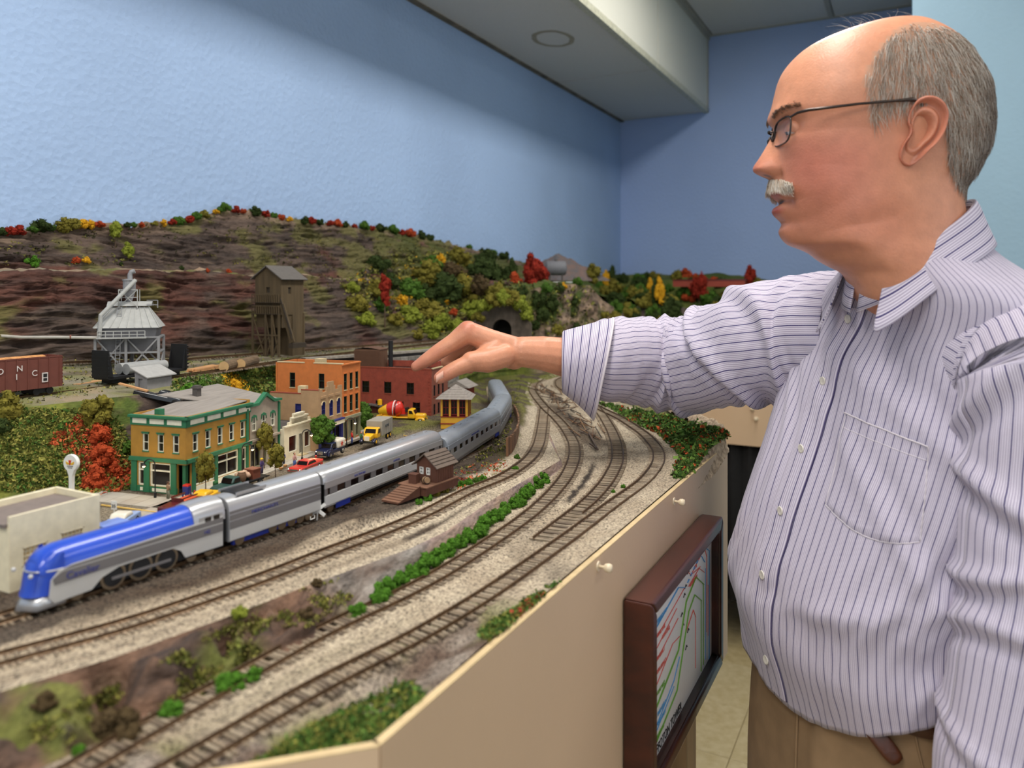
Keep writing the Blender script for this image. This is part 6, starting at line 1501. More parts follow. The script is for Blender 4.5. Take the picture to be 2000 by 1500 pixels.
# filling-station sign: round disc on a tapering pole
t = thing('filling_station_sign', 'round white filling-station sign with wings emblem on a tall pole', 'sign', tuple(on(140, 990, zs)), TH - .25)
pD = (CZ - zs) * FPX / (990 - 560); k = pD / FPX
MB().loft([[Vector((x, y, z)) for x, y in ((-w_, -.002), (w_, -.002), (w_, .002), (-w_, .002))] for w_, z in ((3.8 * k, 0), (3.6 * k, 48 * k), (4.2 * k, 62 * k), (9 * k, 74 * k))], caps=True).build('pole', M_white_p, t)
dk = MB().lathe([(16 * k, -.0022), (17 * k, -.0012), (17 * k, .0012), (16 * k, .0022)], 32, (0, 0, 86 * k), Matrix.Rotation(math.radians(90), 3, 'X')).build('disc', M_white_p, t)
for s in (-1, 1): MB().prism([(s * 1.5 * k, -1 * k), (s * 10 * k, 3 * k), (s * 9 * k, -2 * k), (s * 6 * k, -4 * k), (s * 2 * k, -4 * k)], (0, -.0004, 0), (0, -.0023, 87 * k), (1, 0, 0), (0, 0, 1)).build('wing', vmatp('sign_gold', (230, 180, 60)), dk)
MB().prism([(-3.2 * k, 5 * k), (3.2 * k, 5 * k), (0, -5 * k)], (0, -.0006, 0), (0, -.0023, 87 * k), (1, 0, 0), (0, 0, 1)).build('emblem', M_drum, dk)
for z, w_ in ((79.5, 7), (76.5, 5)): MB().bb((-w_ * k, -.0026, z * k), (w_ * k, -.0022, (z + 1.2) * k)).build('lettering_line', pm_('sign_ink', (90, 84, 92)), dk)
# warm marker lamps beside the tunnel
t = thing('tunnel_signal', 'cluster of three warm lights beside the tunnel mouth', 'signal', tuple(at(956, 2.22, ZP)), TH)
MB().bar((0, 0, 0), (0, 0, .050), .0025).build('mast', M_black, t); MB().bb((-.011, 0, .045), (.011, .004, .055)).build('head', M_black, t)
for x in (-.007, 0, .007): MB().ball((x, -.001, .050), .0030, 10).build('lens', glow('signal_lens', (255, 214, 120), 5), t)
# red gondola far behind the arm
c = at(1385, 3.42, py=560); t = thing('red_gondola', 'long rust-red freight car among the far trees', 'rail car', tuple(c), 0); MB().bb((-.16, -.017, 0), (.16, .017, .030)).build('body', pm_('gondola_red', (150, 62, 44)), t); MB().bb((-.162, -.019, .028), (.162, .019, .033)).build('rim', M_vmar, t)
# kerb-side pavement slabs
M_walk = [pm_('pavement_%d' % i, c, scale=40) for i, c in enumerate(((176, 168, 154), (168, 158, 144), (184, 176, 162)))]
sw = thing('pavement', 'light grey pavement of square slabs along the shop fronts', 'pavement', (c2.x, c2.y, ZT), ang); rnd = random.Random(9)
for i in range(-10, 18):
 for j in range(2):
  MB().bb((.0005 + j * .0145, i * .0205, -.002), (.0145 + j * .0145, .0200 + i * .0205, .0016)).build('slab', M_walk[rnd.randrange(3)], sw)
for i in range(6):
 for j in range(2): MB().bb((-.0205 * i - .006, -.122 - .0005 - .019 * (j + 1) - .008, -.002), (-.0205 * i + .0140, -.122 - .019 * j - .0085, .0016)).build('slab', M_walk[rnd.randrange(3)], sw)
# road centre lines
M_line = pm_('yellow_road_paint', (224, 184, 96), rough=.8)
def road_line(pts, label):
 mb = MB(); rows = []
 P = smooth_path([tuple(on(x, y, zup(.8) + .001)[:2]) for x, y in pts], step=.006, sig=.014)
 for i, p in enumerate(P):
  tg = (P[min(i + 1, len(P) - 1)] - P[max(0, i - 1)]).normalized(); n = Vector((-tg.y, tg.x, 0)) * .0009
  rows.append([Vector((q.x, q.y, zz)) for q, zz in ((p - n, zup(p.y) + .0010), (p - n, zup(p.y) + .0022), (p + n, zup(p.y) + .0022), (p + n, zup(p.y) + .0010))])
 tag(mb.loft(rows).build('road_marking', M_line), label, 'road line')
road_line([(198, 988), (250, 995), (312, 1003)], 'yellow centre line across the road left of the locomotive cab')
road_line([(640, 935), (700, 900), (750, 872), (785, 856), (802, 843), (796, 836), (770, 833), (755, 836)], 'yellow curving centre line beside the box truck')
# fascia knobs
for i, (px, py, lab) in enumerate(((1168, 1106, 'cream knob on the fascia left of the picture frame'), (1316, 979, 'cream knob on the fascia above the picture frame'))):
 p = onx(px, FX, py=py); t = thing('fascia_knob', lab, 'knob', tuple(p)); R_ = Matrix.Rotation(math.radians(90), 3, 'Y')
 MB().lathe([(.0016, 0), (.0016, .006), (.0040, .008), (.0046, .011), (.0040, .014), (.001, .015)], 14, (0, 0, 0), R_).build('knob', pm_('cream_plastic', (226, 208, 178), rough=.3), t, smooth=True); MB().lathe([(.0052, 0), (.0050, .0012), (.0008, .0014)], 14, (0, 0, 0), R_).build('collar', pm_('cream_plastic', (226, 208, 178)), t)
for i, (px, py) in enumerate(((1470, 798), (1477, 818))):
 p = ony(px, 3.07, py=py); t = thing('fascia_knob', ('upper', 'lower')[i] + ' cream knob on the far fascia', 'knob', tuple(p)); R_ = Matrix.Rotation(math.radians(90), 3, 'X')
 MB().lathe([(.004, 0), (.004, .006), (.008, .010), (.006, .018), (.001, .019)], 12, (0, 0, 0), R_).build('knob', pm_('cream_plastic', (226, 208, 178)), t, smooth=True); MB().lathe([(.010, 0), (.009, .002), (.001, .003)], 12, (0, 0, 0), R_).build('collar', pm_('cream_plastic', (226, 208, 178)), t)
# ================================================================ trees, shrubs and ground cover
def leaf_mat(name, c1, c2, c3_=None):
 if name in MATS: return MATS[name]
 m, nt, b = newmat(name); L = nt.links.new
 tc = nd(nt, 'ShaderNodeTexCoord'); n = nd(nt, 'ShaderNodeTexNoise', Scale=9., Detail=5, Roughness=.75); L(tc.outputs['Object'], n.inputs['Vector'])
 rp = nd(nt, 'ShaderNodeValToRGB'); e = rp.color_ramp.elements; e[0].position = .32; e[0].color = srgb(*c2); e[1].position = .66; e[1].color = srgb(*c1)
 if c3_: x = e.new(.78); x.color = srgb(*c3_)
 L(n.outputs['Fac'], rp.inputs[0]); L(rp.outputs[0], b.inputs['Base Color']); b.inputs['Roughness'].default_value = .95; b.inputs['Specular IOR Level'].default_value = .1
 MATS[name] = m; return m
FOL = {'green': leaf_mat('foliage_green', (84, 116, 44), (40, 62, 24), (104, 134, 56)), 'dark': leaf_mat('foliage_dark', (64, 78, 38), (30, 38, 20)), 'olive': leaf_mat('foliage_olive', (134, 124, 52), (78, 74, 30), (156, 148, 70)), 'red': leaf_mat('foliage_red', (156, 52, 36), (92, 26, 22)),
       'orange': leaf_mat('foliage_orange', (188, 82, 46), (128, 48, 28)), 'yellow': leaf_mat('foliage_yellow', (224, 172, 44), (168, 118, 28)), 'lime': leaf_mat('foliage_lime', (140, 146, 56), (92, 104, 36)), 'brown': leaf_mat('foliage_brown', (92, 76, 50), (52, 42, 30)), 'bright': leaf_mat('foliage_bright', (86, 130, 40), (44, 78, 24))}
def clump_mesh(seed, blobs, sc, leaf=.16, nleaf=26, flat=0.):
 """foam foliage: crumbly blobs covered with little leaf flakes, about one unit in radius"""
 r = random.Random(seed); mb = MB()
 cs = []
 for k in range(blobs):
  while True:
   p = Vector((r.uniform(-1, 1), r.uniform(-1, 1), r.uniform(-1, 1)))
   if p.length < 1: break
  p = Vector((p.x * sc[0], p.y * sc[1], p.z * sc[2])) * .75
  cs.append((p, r.uniform(.26, .42)))
 for p, q in cs:
  b = MB().ball((0, 0, 0), 1, 8)
  mb.add([Vector(v) * q * .85 * (1 + .5 * nz(v[0] * 2 + seed, v[1] * 2 + p.x * 9, v[2] * 2)) + p for v in b.v], b.f)
  for j in range(nleaf):
   d = Vector((r.gauss(0, 1), r.gauss(0, 1), r.gauss(0, 1))).normalized(); c = p + d * q * r.uniform(.8, 1.12)
   u = Vector((r.gauss(0, 1), r.gauss(0, 1), r.gauss(0, 1))).normalized(); v = d.cross(u).normalized() * leaf * r.uniform(.6, 1.2); u = (u * leaf * r.uniform(.6, 1.2))
   mb.add([c - u, c - v * .6, c + u, c + v * .6], [(0, 1, 2, 3)])
 me = bpy.data.meshes.new('foliage'); me.from_pydata(mb.v, [], mb.f); me.update(); me.materials.append(None)
 return me
BUSH = [clump_mesh(i, 18, (1, 1, .75), leaf=.13, nleaf=34) for i in range(5)]
TALL = [clump_mesh(20 + i, 20, (.62, .62, 1.25)) for i in range(4)]
ROUND = [clump_mesh(40 + i, 24, (1, 1, 1)) for i in range(3)]
FEATH = [clump_mesh(60 + i, 26, (.8, .8, 1.1), leaf=.12, nleaf=34) for i in range(3)]
M_twig = pm_('twig_bark', (86, 66, 48))
rf_ = random.Random(21)
TRUNK = {}
for q_ in (1, 1.4, 2):
 o_ = MB().tube([(0, 0, 0), (.08, .05, .5), (-.03, 0, 1)], [.09, .07, .04], 7).build('trunk', M_twig); TRUNK[q_] = o_.data; bpy.data.objects.remove(o_)
def crown(name, me, col, parent, loc, s, rz):
 o = bpy.data.objects.new(name, me); COL.objects.link(o); o.material_slots[0].link = 'OBJECT'; o.material_slots[0].material = FOL[col]
 o.parent = parent; o.location = loc; o.scale = s if isinstance(s, tuple) else (s, s, s); o.rotation_euler = (0, 0, rz); return o
def shrub(p, r, col, label, group, meshes=BUSH, squash=1., name='shrub', cat='shrub'):
 o = crown(name, rf_.choice(meshes), col, None, p + Vector((0, 0, r * .35)), (r, r, r * squash), rf_.uniform(0, 6.3)); return tag(o, label, cat, group)
def tree(p, h, col, label, group, meshes=TALL, w=.4, trunk=.3, name='tree'):
 t = thing(name, label, 'tree', tuple(p), rf_.uniform(0, 6.3), group)
 o = bpy.data.objects.new('trunk', TRUNK[1]); COL.objects.link(o); o.parent = t; o.scale = (h * .16, h * .16, h * .6)
 mz = 1.0 if meshes is TALL else .85; rz = h * (1 - trunk) / 2
 crown('crown', rf_.choice(meshes), col, t, (0, 0, h - rz), (h * w, h * w, rz / (1.05 if meshes is TALL else .95)), 0); return t
# -- along the ridge against the wall
CN = {'green': 'green', 'dark': 'dark green', 'olive': 'olive', 'red': 'red', 'orange': 'orange', 'yellow': 'yellow', 'lime': 'pale green', 'brown': 'brown', 'bright': 'bright green'}
ridge = [(8, 446, 26, 'dark'), (22, 430, 24, 'red'), (42, 430, 20, 'red'), (66, 424, 24, 'green'), (84, 420, 28, 'dark'), (104, 424, 20, 'green'), (124, 422, 24, 'olive'), (143, 426, 22, 'olive'), (160, 424, 24, 'yellow'), (178, 420, 26, 'yellow'), (198, 424, 18, 'orange'),
         (232, 424, 18, 'dark'), (250, 422, 20, 'dark'), (266, 424, 14, 'green'), (280, 420, 14, 'orange'), (305, 418, 16, 'olive'), (322, 416, 18, 'yellow'), (338, 408, 22, 'red'), (352, 402, 20, 'green'), (370, 400, 22, 'red'), (388, 402, 22, 'green'), (404, 404, 20, 'olive'), (424, 394, 18, 'yellow'), (440, 396, 20, 'green'),
         (462, 396, 22, 'red'), (478, 402, 18, 'orange'), (500, 406, 24, 'dark'), (520, 412, 18, 'red'), (536, 412, 22, 'green'), (552, 414, 16, 'orange'), (566, 414, 16, 'yellow'), (596, 418, 20, 'dark'), (612, 424, 20, 'red'), (626, 422, 20, 'dark'), (646, 418, 20, 'red'), (660, 424, 16, 'orange'), (676, 428, 22, 'dark'), (694, 428, 16, 'red'),
         (712, 432, 18, 'green'), (728, 434, 16, 'red'), (745, 438, 18, 'dark'), (768, 434, 20, 'green'), (786, 440, 16, 'red'), (805, 444, 18, 'orange'), (824, 448, 18, 'dark'), (840, 450, 18, 'dark'), (918, 470, 20, 'green'), (942, 474, 18, 'dark'), (962, 478, 20, 'green'), (985, 486, 18, 'dark')]
for px, py, s, col in ridge:
 p = onx(px, -1.475, py=py); D_ = -p.x * math.sin(TH) + p.y * math.cos(TH); r = s * .5 * D_ / FPX
 g_ = drop(-1.475, p.y); z = max(p.z, g_.z) if g_ else p.z
 shrub(Vector((-1.482 + r * .3, p.y, max(pw(p.y, T_rz) - .006, (g_.z if g_ else z)) + .1 * r)), r * rf_.choice((.85, 1.0, 1.2, 1.5)), col, CN[col] + ' shrub on the ridge along the blue wall', CN[col] + ' ridge shrubs', meshes=BUSH + ROUND[:1], squash=.9)
p = onx(225, -1.46, py=430); tree(drop(-1.46, p.y), .062, 'lime', 'tall pale green tree standing up from the ridge at the left', None, w=.28)
# -- ledge plants
for px, py, s, col, lab in ((62, 516, 30, 'bright', 'bright green tuft on the ledge above the red rock'), (150, 512, 18, 'orange', 'orange shrub on the ledge left of the loading plant'), (168, 512, 18, 'yellow', 'yellow shrub on the ledge left of the loading plant'), (405, 530, 12, 'orange', 'left of two small orange shrubs on the ledge'), (448, 532, 14, 'orange', 'right of two small orange shrubs on the ledge'), (356, 526, 14, 'dark', 'small dark shrub on the ledge right of the cyclone'), (236, 517, 12, 'dark', 'small dark tuft beside the leaning ledge tree')):
 p, _ = seen(px, py);
 if p: shrub(p, s * .5 * 1.6 / FPX, col, lab, None)
p, _ = seen(250, 518)
if p: tree(p, .050, 'lime', 'leaning pale green tree on the ledge behind the cyclone', None, w=.34)
# -- wooded slope right of the brown tower
r2 = random.Random(31); made = 0
hill = [(700, 590, 52, 'olive'), (735, 560, 50, 'olive'), (715, 620, 40, 'lime'), (690, 560, 34, 'lime'), (740, 510, 52, 'dark'), (760, 545, 44, 'dark'), (800, 560, 60, 'green'), (830, 530, 60, 'olive'), (850, 515, 56, 'green'), (800, 610, 50, 'lime'), (840, 600, 60, 'olive'), (870, 560, 70, 'dark'), (860, 620, 50, 'lime'), (880, 530, 60, 'brown'), (905, 560, 70, 'olive'),
  (920, 600, 50, 'lime'), (935, 520, 60, 'dark'), (940, 560, 60, 'brown'), (900, 500, 50, 'olive'), (785, 585, 26, 'yellow'), (850, 600, 24, 'yellow'), (870, 585, 22, 'yellow'), (885, 608, 20, 'orange'), (890, 640, 44, 'lime'), (840, 640, 40, 'lime'), (815, 650, 30, 'olive'), (950, 500, 46, 'dark'), (970, 530, 50, 'dark'), (975, 570, 50, 'olive'), (930, 640, 40, 'lime'), (860, 505, 24, 'yellow'), (960, 480, 30, 'olive'), (830, 570, 40, 'dark'), (770, 620, 36, 'olive'), (745, 590, 40, 'green')]
for i, (px, py, s, col) in enumerate(hill):
 p, _ = seen(px, py + s * .3)
 if p is None: continue
 D_ = -p.x * math.sin(TH) + p.y * math.cos(TH)
 shrub(p, s * .56 * D_ / FPX, col, CN[col] + ' clump of foliage on the wooded slope left of the tunnel', CN[col] + ' slope foliage', meshes=BUSH + ROUND, squash=.9)
p, _ = seen(752, 640); tree(p, .150, 'red', 'tall crimson tree with bare trunk on the wooded slope', None, meshes=TALL, w=.17, trunk=.42)
def at_tree(px, py, D, h, col, lab, grp, w=.36, meshes=TALL, trunk=.15): return tree(at(px, D, py=py), h, col, lab, grp, meshes, w, trunk)
for i, (px, py, D, h, col, w) in enumerate(((1040, 575, 2.45, .135, 'red', .30), (1008, 590, 2.45, .10, 'orange', .36), (965, 545, 2.5, .045, 'orange', .5), (1058, 570, 2.5, .11, 'red', .3))):
 at_tree(px, py, D, h, col, ('tall red tree above the tunnel mouth', 'orange-red tree just left of the tall red one above the tunnel', 'small orange tree at the left end above the tunnel', 'red tree nearest the grey tank')[i], None, w)
for i, (px, py, D, h) in enumerate(((988, 570, 2.5, .09), (1002, 560, 2.55, .10), (975, 575, 2.45, .07))): at_tree(px, py, D, h, 'dark', 'dark conifer among the red trees above the tunnel', 'conifers above the tunnel', .24)
# -- cliffs and the far wooded hill
cl_ = [(960, 600, 2.3, 44, 'lime'), (985, 595, 2.29, 44, 'olive'), (1010, 592, 2.3, 40, 'lime'), (1026, 612, 2.28, 30, 'lime'), (1052, 590, 2.3, 40, 'dark'), (1060, 620, 2.3, 34, 'dark'), (1078, 600, 2.33, 40, 'dark'), (1090, 570, 2.36, 34, 'dark'), (1068, 570, 2.33, 32, 'green'), (1100, 562, 2.36, 18, 'yellow'), (1118, 590, 2.4, 26, 'dark'), (1045, 640, 2.28, 26, 'dark'), (1120, 650, 2.38, 40, 'dark'), (1085, 650, 2.34, 30, 'olive'), (1145, 660, 2.4, 40, 'dark'), (945, 625, 2.25, 30, 'lime'), (1020, 575, 2.33, 30, 'dark'), (1130, 555, 2.42, 24, 'green')]
for px, py, D, s, col in cl_:
 p, _ = seen(px, py); q = p if p is not None and 1.9 < p.y < 3 else at(px, D, py=py)
 D_ = -q.x * math.sin(TH) + q.y * math.cos(TH); shrub(q, s * .52 * D_ / FPX, col, CN[col] + ' clump clinging to the cliff by the tunnel', CN[col] + ' cliff foliage', meshes=BUSH)
for i, (px, py, s, col) in enumerate(((945, 606, 30, 'lime'), (962, 592, 34, 'olive'), (982, 588, 34, 'lime'), (1002, 590, 34, 'olive'), (1018, 600, 30, 'lime'), (1028, 622, 26, 'lime'), (934, 626, 26, 'olive'))): shrub(at(px, 2.165, py=py), s * .60 * 2.2 / FPX, col, 'mossy ' + CN[col] + ' clump draped over the tunnel portal', 'moss over the portal', meshes=BUSH)
rr_ = random.Random(77)
for k in range(120):
 px = rr_.uniform(1150, 1470); D = rr_.uniform(2.85, 3.5)
 top = 560 - 20 * math.exp(-((px - 1190) / 40) ** 2) + 4 * math.sin(px * .05); py = top + 22 + rr_.random() ** .8 * 90
 D = lerp(3.55, 2.95, clamp((py - 560) / 110)); col = rr_.choice(('green', 'dark', 'dark', 'olive', 'olive', 'green', 'dark')) if px < 1330 or rr_.random() < .5 else rr_.choice(('red', 'orange', 'dark', 'red', 'olive'))
 if 1255 < px < 1390 and py > 600 and rr_.random() < .75: continue
 s = rr_.uniform(24, 44); q, _ = seen(px, py)
 if q is None or q.y < 2.5: continue
 D = -q.x * math.sin(TH) + q.y * math.cos(TH)
 shrub(q, s * .55 * D / FPX, col, CN[col] + ' tree clump on the far wooded hill behind the arm', CN[col] + ' far hill trees', meshes=BUSH + ROUND, squash=1.0, name='far_tree', cat='tree')
for k in range(95):
 x, y = rr_.uniform(-1.3, .0), rr_.uniform(3.12, 3.75); q = drop(x, y); D = -x * math.sin(TH) + y * math.cos(TH); px = 1000 + FPX * (x * math.cos(TH) + y * math.sin(TH)) / D; py = 560 - FPX * (q.z - CZ) / D if q else 0
 if q is None or px > 1490 or (1250 < px < 1400 and py > 600): continue
 col = rr_.choice(('green', 'dark', 'dark', 'olive')) if px < 1330 else rr_.choice(('red', 'dark', 'orange', 'olive', 'dark'))
 shrub(q, rr_.uniform(.026, .048), col, CN[col] + ' tree clump on the far wooded hill behind the arm', CN[col] + ' far hill trees', meshes=BUSH + ROUND, name='far_tree', cat='tree')
for px, py, h, col, w, lab in ((1183, 552, .085, 'yellow', .26, 'yellow tree leaning on the dark poplar of the far hill'), (1195, 550, .105, 'dark', .28, 'dark poplar standing highest on the far hill'), (1270, 575, .10, 'yellow', .24, 'slender yellow tree on the far hill, left of the dark spire'), (1288, 590, .125, 'yellow', .22, 'large yellow tree on the far hill, right of the dark spire'), (1278, 590, .12, 'dark', .16, 'dark narrow spire between two yellow trees'), (1365, 585, .15, 'red', .30, 'slanting crimson tree on the far hill'), (1466, 560, .12, 'red', .28, 'crimson tree beside the shoulder'), (1160, 560, .09, 'olive', .5, 'round olive tree at the left end of the far hill')):
 q, _ = seen(px, py + 14)
 tree(q if q is not None and q.y > 2.5 else at(px, 3.2, py=py), h * 1.1, col, lab, None, TALL, w, .15)
# -- hillside at the left: dense ground cover, shrubs
def cover(name, label, pts, size, cols, flakes=5, seed=1):
 """uncountable ground foam: flakes with the tint of their tuft"""
 r = random.Random(seed); mb = MB(); tint = []
 for p, nrm, big in pts:
  c = c3(r.choice(cols)); c = c * r.uniform(.7, 1.2)
  for j in range(flakes):
   o_ = p + Vector((r.gauss(0, 1), r.gauss(0, 1), abs(r.gauss(0, .8)))) * size * .6 * big
   u = Vector((r.gauss(0, 1), r.gauss(0, 1), r.gauss(0, 1))).normalized() * size * big * r.uniform(.4, .9); v = Vector((r.gauss(0, 1), r.gauss(0, 1), r.gauss(0, 1))).normalized() * size * big * r.uniform(.3, .7)
   mb.add([o_ - u, o_ - v, o_ + u, o_ + v], [(0, 1, 2, 3)]); cc = c * r.uniform(.8, 1.2); tint += [(*cc, 1)] * 4
 o = mb.build(name, vmat('foam_flakes', grain=500, gamt=.3, bump=.0002), None)
 a = o.data.color_attributes.new('tint', 'FLOAT_COLOR', 'POINT'); a.data.foreach_set('color', [x for t in tint for x in t])
 return tag(o, label, 'ground cover', None, 'stuff')
def sample(poly, n, seed, dens=None):
 r = random.Random(seed); xs = [p[0] for p in poly]; ys_ = [p[1] for p in poly]; out = []
 def inside(x, y):
  c = False
  for (x0, y0), (x1, y1) in zip(poly, poly[1:] + poly[:1]):
   if (y0 > y) != (y1 > y) and x < (x1 - x0) * (y - y0) / (y1 - y0) + x0: c = not c
  return c
 k = 0
 while len(out) < n and k < n * 20:
  k += 1; x, y = r.uniform(min(xs), max(xs)), r.uniform(min(ys_), max(ys_))
  if not inside(x, y) or (dens and r.random() > dens(x, y)): continue
  p, nrm = seen(x, y)
  if p is not None: out.append((p, nrm, r.uniform(.7, 1.4)))
 return out
G1 = ((112, 116, 52), (136, 134, 62), (88, 96, 42), (152, 146, 74)); G2 = ((66, 96, 38), (88, 120, 50), (54, 80, 32), (104, 130, 60)); OR = ((184, 82, 46), (200, 100, 58), (152, 60, 38)); YE = ((222, 176, 48), (196, 146, 36)); DK = ((62, 64, 34), (84, 82, 42), (48, 46, 28)); RD = ((140, 52, 40), (164, 70, 50))
cover('hillside_foam', 'mixed green ground cover on the slope left of the corner store', sample([(0, 800), (60, 800), (150, 800), (225, 820), (285, 900), (290, 950), (200, 965), (0, 960)], 3400, 1), .0030, G1 + G1 + G2[:2], 5, 1)
cover('orange_foam', 'orange autumn ground cover spilling down beside the corner store', sample([(130, 830), (175, 800), (210, 830), (230, 900), (290, 915), (275, 945), (200, 970), (160, 950), (150, 890), (90, 870)], 900, 2), .0034, OR, 5, 2)
cover('bank_foam', 'green and yellow scrub on the bank behind the shops', sample([(335, 745), (420, 722), (480, 716), (560, 715), (560, 760), (500, 790), (420, 785), (340, 785)], 1400, 3), .0032, G2 + G1[:2] + DK[:1], 5, 3)
cover('yellow_foam', 'bright yellow scrub on the bank behind the taupe shop', sample([(432, 735), (455, 726), (475, 745), (490, 772), (500, 782), (455, 782), (440, 760)], 260, 4), .0034, YE, 6, 4)
cover('yard_weeds', 'thin weeds across the yard plateau', sample([(0, 700), (500, 690), (860, 672), (860, 690), (600, 705), (420, 730), (0, 800)], 900, 5), .0024, G1 + DK + ((150, 136, 84),), 3, 5)
cover('slope_foam', 'green and gold scrub on the wooded slope left of the tunnel', sample([(660, 560), (740, 500), (850, 490), (960, 500), (950, 650), (870, 660), (720, 600)], 1600, 6), .0062, G1 + DK + G1 + YE[:1], 5, 6)
cover('cliff_foam', 'olive scrub on cliff and slope around the tunnel', sample([(940, 520), (1040, 560), (1160, 560), (1160, 670), (940, 660)], 700, 7), .0070, DK + G1[:2], 5, 7)
cover('rock_moss', 'moss streaks on the stratified rock face', sample([(0, 440), (430, 405), (800, 450), (960, 490), (960, 560), (660, 600), (500, 520), (0, 520)], 1500, 8, lambda x, y: clamp(.12 + 1.4 * fbm(x * .012, y * .03, 2) + .35 * sstep(450, 800, x))), .0036, DK + ((108, 104, 54), (128, 120, 62)), 4, 8)
cover('verge_foam', 'green and rusty scrub on the outer bank of the curve', sample([(1165, 786), (1240, 800), (1310, 815), (1400, 838), (1430, 850), (1390, 870), (1330, 945), (1318, 930), (1330, 890), (1290, 850), (1230, 822)], 1900, 9), .0048, G2 + G2 + OR[:1] + DK[:1], 6, 9)
cover('front_grass', 'grass tufts along the front edge of the layout', sample([(480, 1500), (640, 1400), (800, 1330), (840, 1370), (760, 1430), (640, 1500)], 1100, 10) + sample([(930, 1235), (1000, 1190), (1100, 1130), (1130, 1110), (1060, 1190), (960, 1260)], 420, 11) , .0022, G2 + G1[:2], 6, 10)
cover('front_rust', 'rust-coloured scrub along the fascia edge', sample([(1000, 1205), (1060, 1160), (1140, 1105), (1150, 1108), (1060, 1185), (1010, 1215)], 110, 12) + sample([(1180, 1075), (1290, 985), (1310, 965), (1300, 990), (1190, 1085)], 60, 13), .0026, RD, 5, 11)
cover('bank_grass', 'grass patches on the rock bank between the tracks', sample([(60, 1420), (300, 1300), (560, 1160), (660, 1130), (690, 1170), (500, 1290), (300, 1390), (80, 1480)], 2600, 14, lambda x, y: clamp(2.2 * fbm(x * .012, y * .02, 5))), .0017, G1 + ((120, 118, 60), (104, 90, 60)), 5, 12)
cover('inner_verge', 'thin grass between train track and plank wall', sample([(940, 850), (985, 800), (1000, 740), (1020, 735), (1010, 800), (985, 880), (930, 905)], 420, 15), .0026, G1 + DK, 4, 13)
cover('cinder_weeds', 'orange and green weeds on the cinder bank', sample([(885, 920), (990, 890), (985, 925), (920, 950), (880, 960)], 150, 16), .0022, OR + G1, 4, 14)
# -- shrubs in front: bank hedge between the tracks
hedge = [(1062, 935, 22), (1048, 944, 24), (1034, 956, 24), (1018, 966, 24), (1012, 980, 26), (1000, 984, 22), (985, 995, 24), (970, 1004, 26), (955, 1014, 26), (940, 1022, 24), (930, 1038, 28), (915, 1048, 30), (900, 1058, 26), (880, 1066, 26), (866, 1078, 28), (850, 1088, 30), (832, 1098, 34), (822, 1112, 34), (800, 1120, 28), (782, 1132, 30), (765, 1142, 32), (750, 1152, 34), (738, 1166, 30), (696, 1190, 26)]
for px, py, s in hedge:
 p, _ = seen(px, py + s * .3); D_ = -p.x * math.sin(TH) + p.y * math.cos(TH); shrub(p, s * .78 * D_ / FPX, 'bright', 'bright green shrub in the hedge row at the foot of the bank', 'hedge row at the foot of the bank')
for px, py, s, col, lab in ((445, 1335, 60, 'bright', 'bright green shrub at the rail edge, lower left of the hedge row'), (495, 1316, 44, 'bright', 'second bright green shrub right next to the lower left one'), (330, 1386, 50, 'bright', 'green shrub at the rail edge near the bottom left'), (235, 1410, 90, 'brown', 'large dark brown shrub on the bank at the bottom left'), (155, 1462, 30, 'bright', 'small green tuft at the bottom left corner bank'), (616, 1138, 26, 'brown', 'dark brown shrub on the crest of the grey rock'), (467, 1194, 34, 'lime', 'mossy yellow-green shrub on the bank crest'), (600, 1196, 34, 'brown', 'brown shrub midway down the rock bank'), (85, 1368, 50, 'brown', 'brown shrub on the bank at the left edge'), (365, 905 + 190, 1, 'dark', None)):
 if lab is None: continue
 p, _ = seen(px, py + s * .25); D_ = -p.x * math.sin(TH) + p.y * math.cos(TH); shrub(p, s * .56 * D_ / FPX, col, lab, None, squash=.8)
for px, py, s, col in ((835, 972, 22, 'bright'), (850, 964, 22, 'olive'), (866, 956, 22, 'olive'), (818, 980, 18, 'bright'), (900, 946, 18, 'bright'), (915, 942, 20, 'bright'), (930, 938, 18, 'green'), (945, 936, 18, 'bright'), (1006, 915, 14, 'bright'), (1010, 893, 14, 'green')):
 p, _ = seen(px, py + s * .2); D_ = -p.x * math.sin(TH) + p.y * math.cos(TH); shrub(p, s * .55 * D_ / FPX, col, CN[col] + ' shrub beside the brown trackside shed', CN[col] + ' shrubs by the shed')
for px, py, s, lab in ((1197, 962, 12, 'left of two green tufts between the curved tracks'), (1218, 952, 14, 'right of two green tufts between the curved tracks')):
 p, _ = seen(px, py); shrub(p, s * .5 * .9 / FPX, 'bright', lab, None)
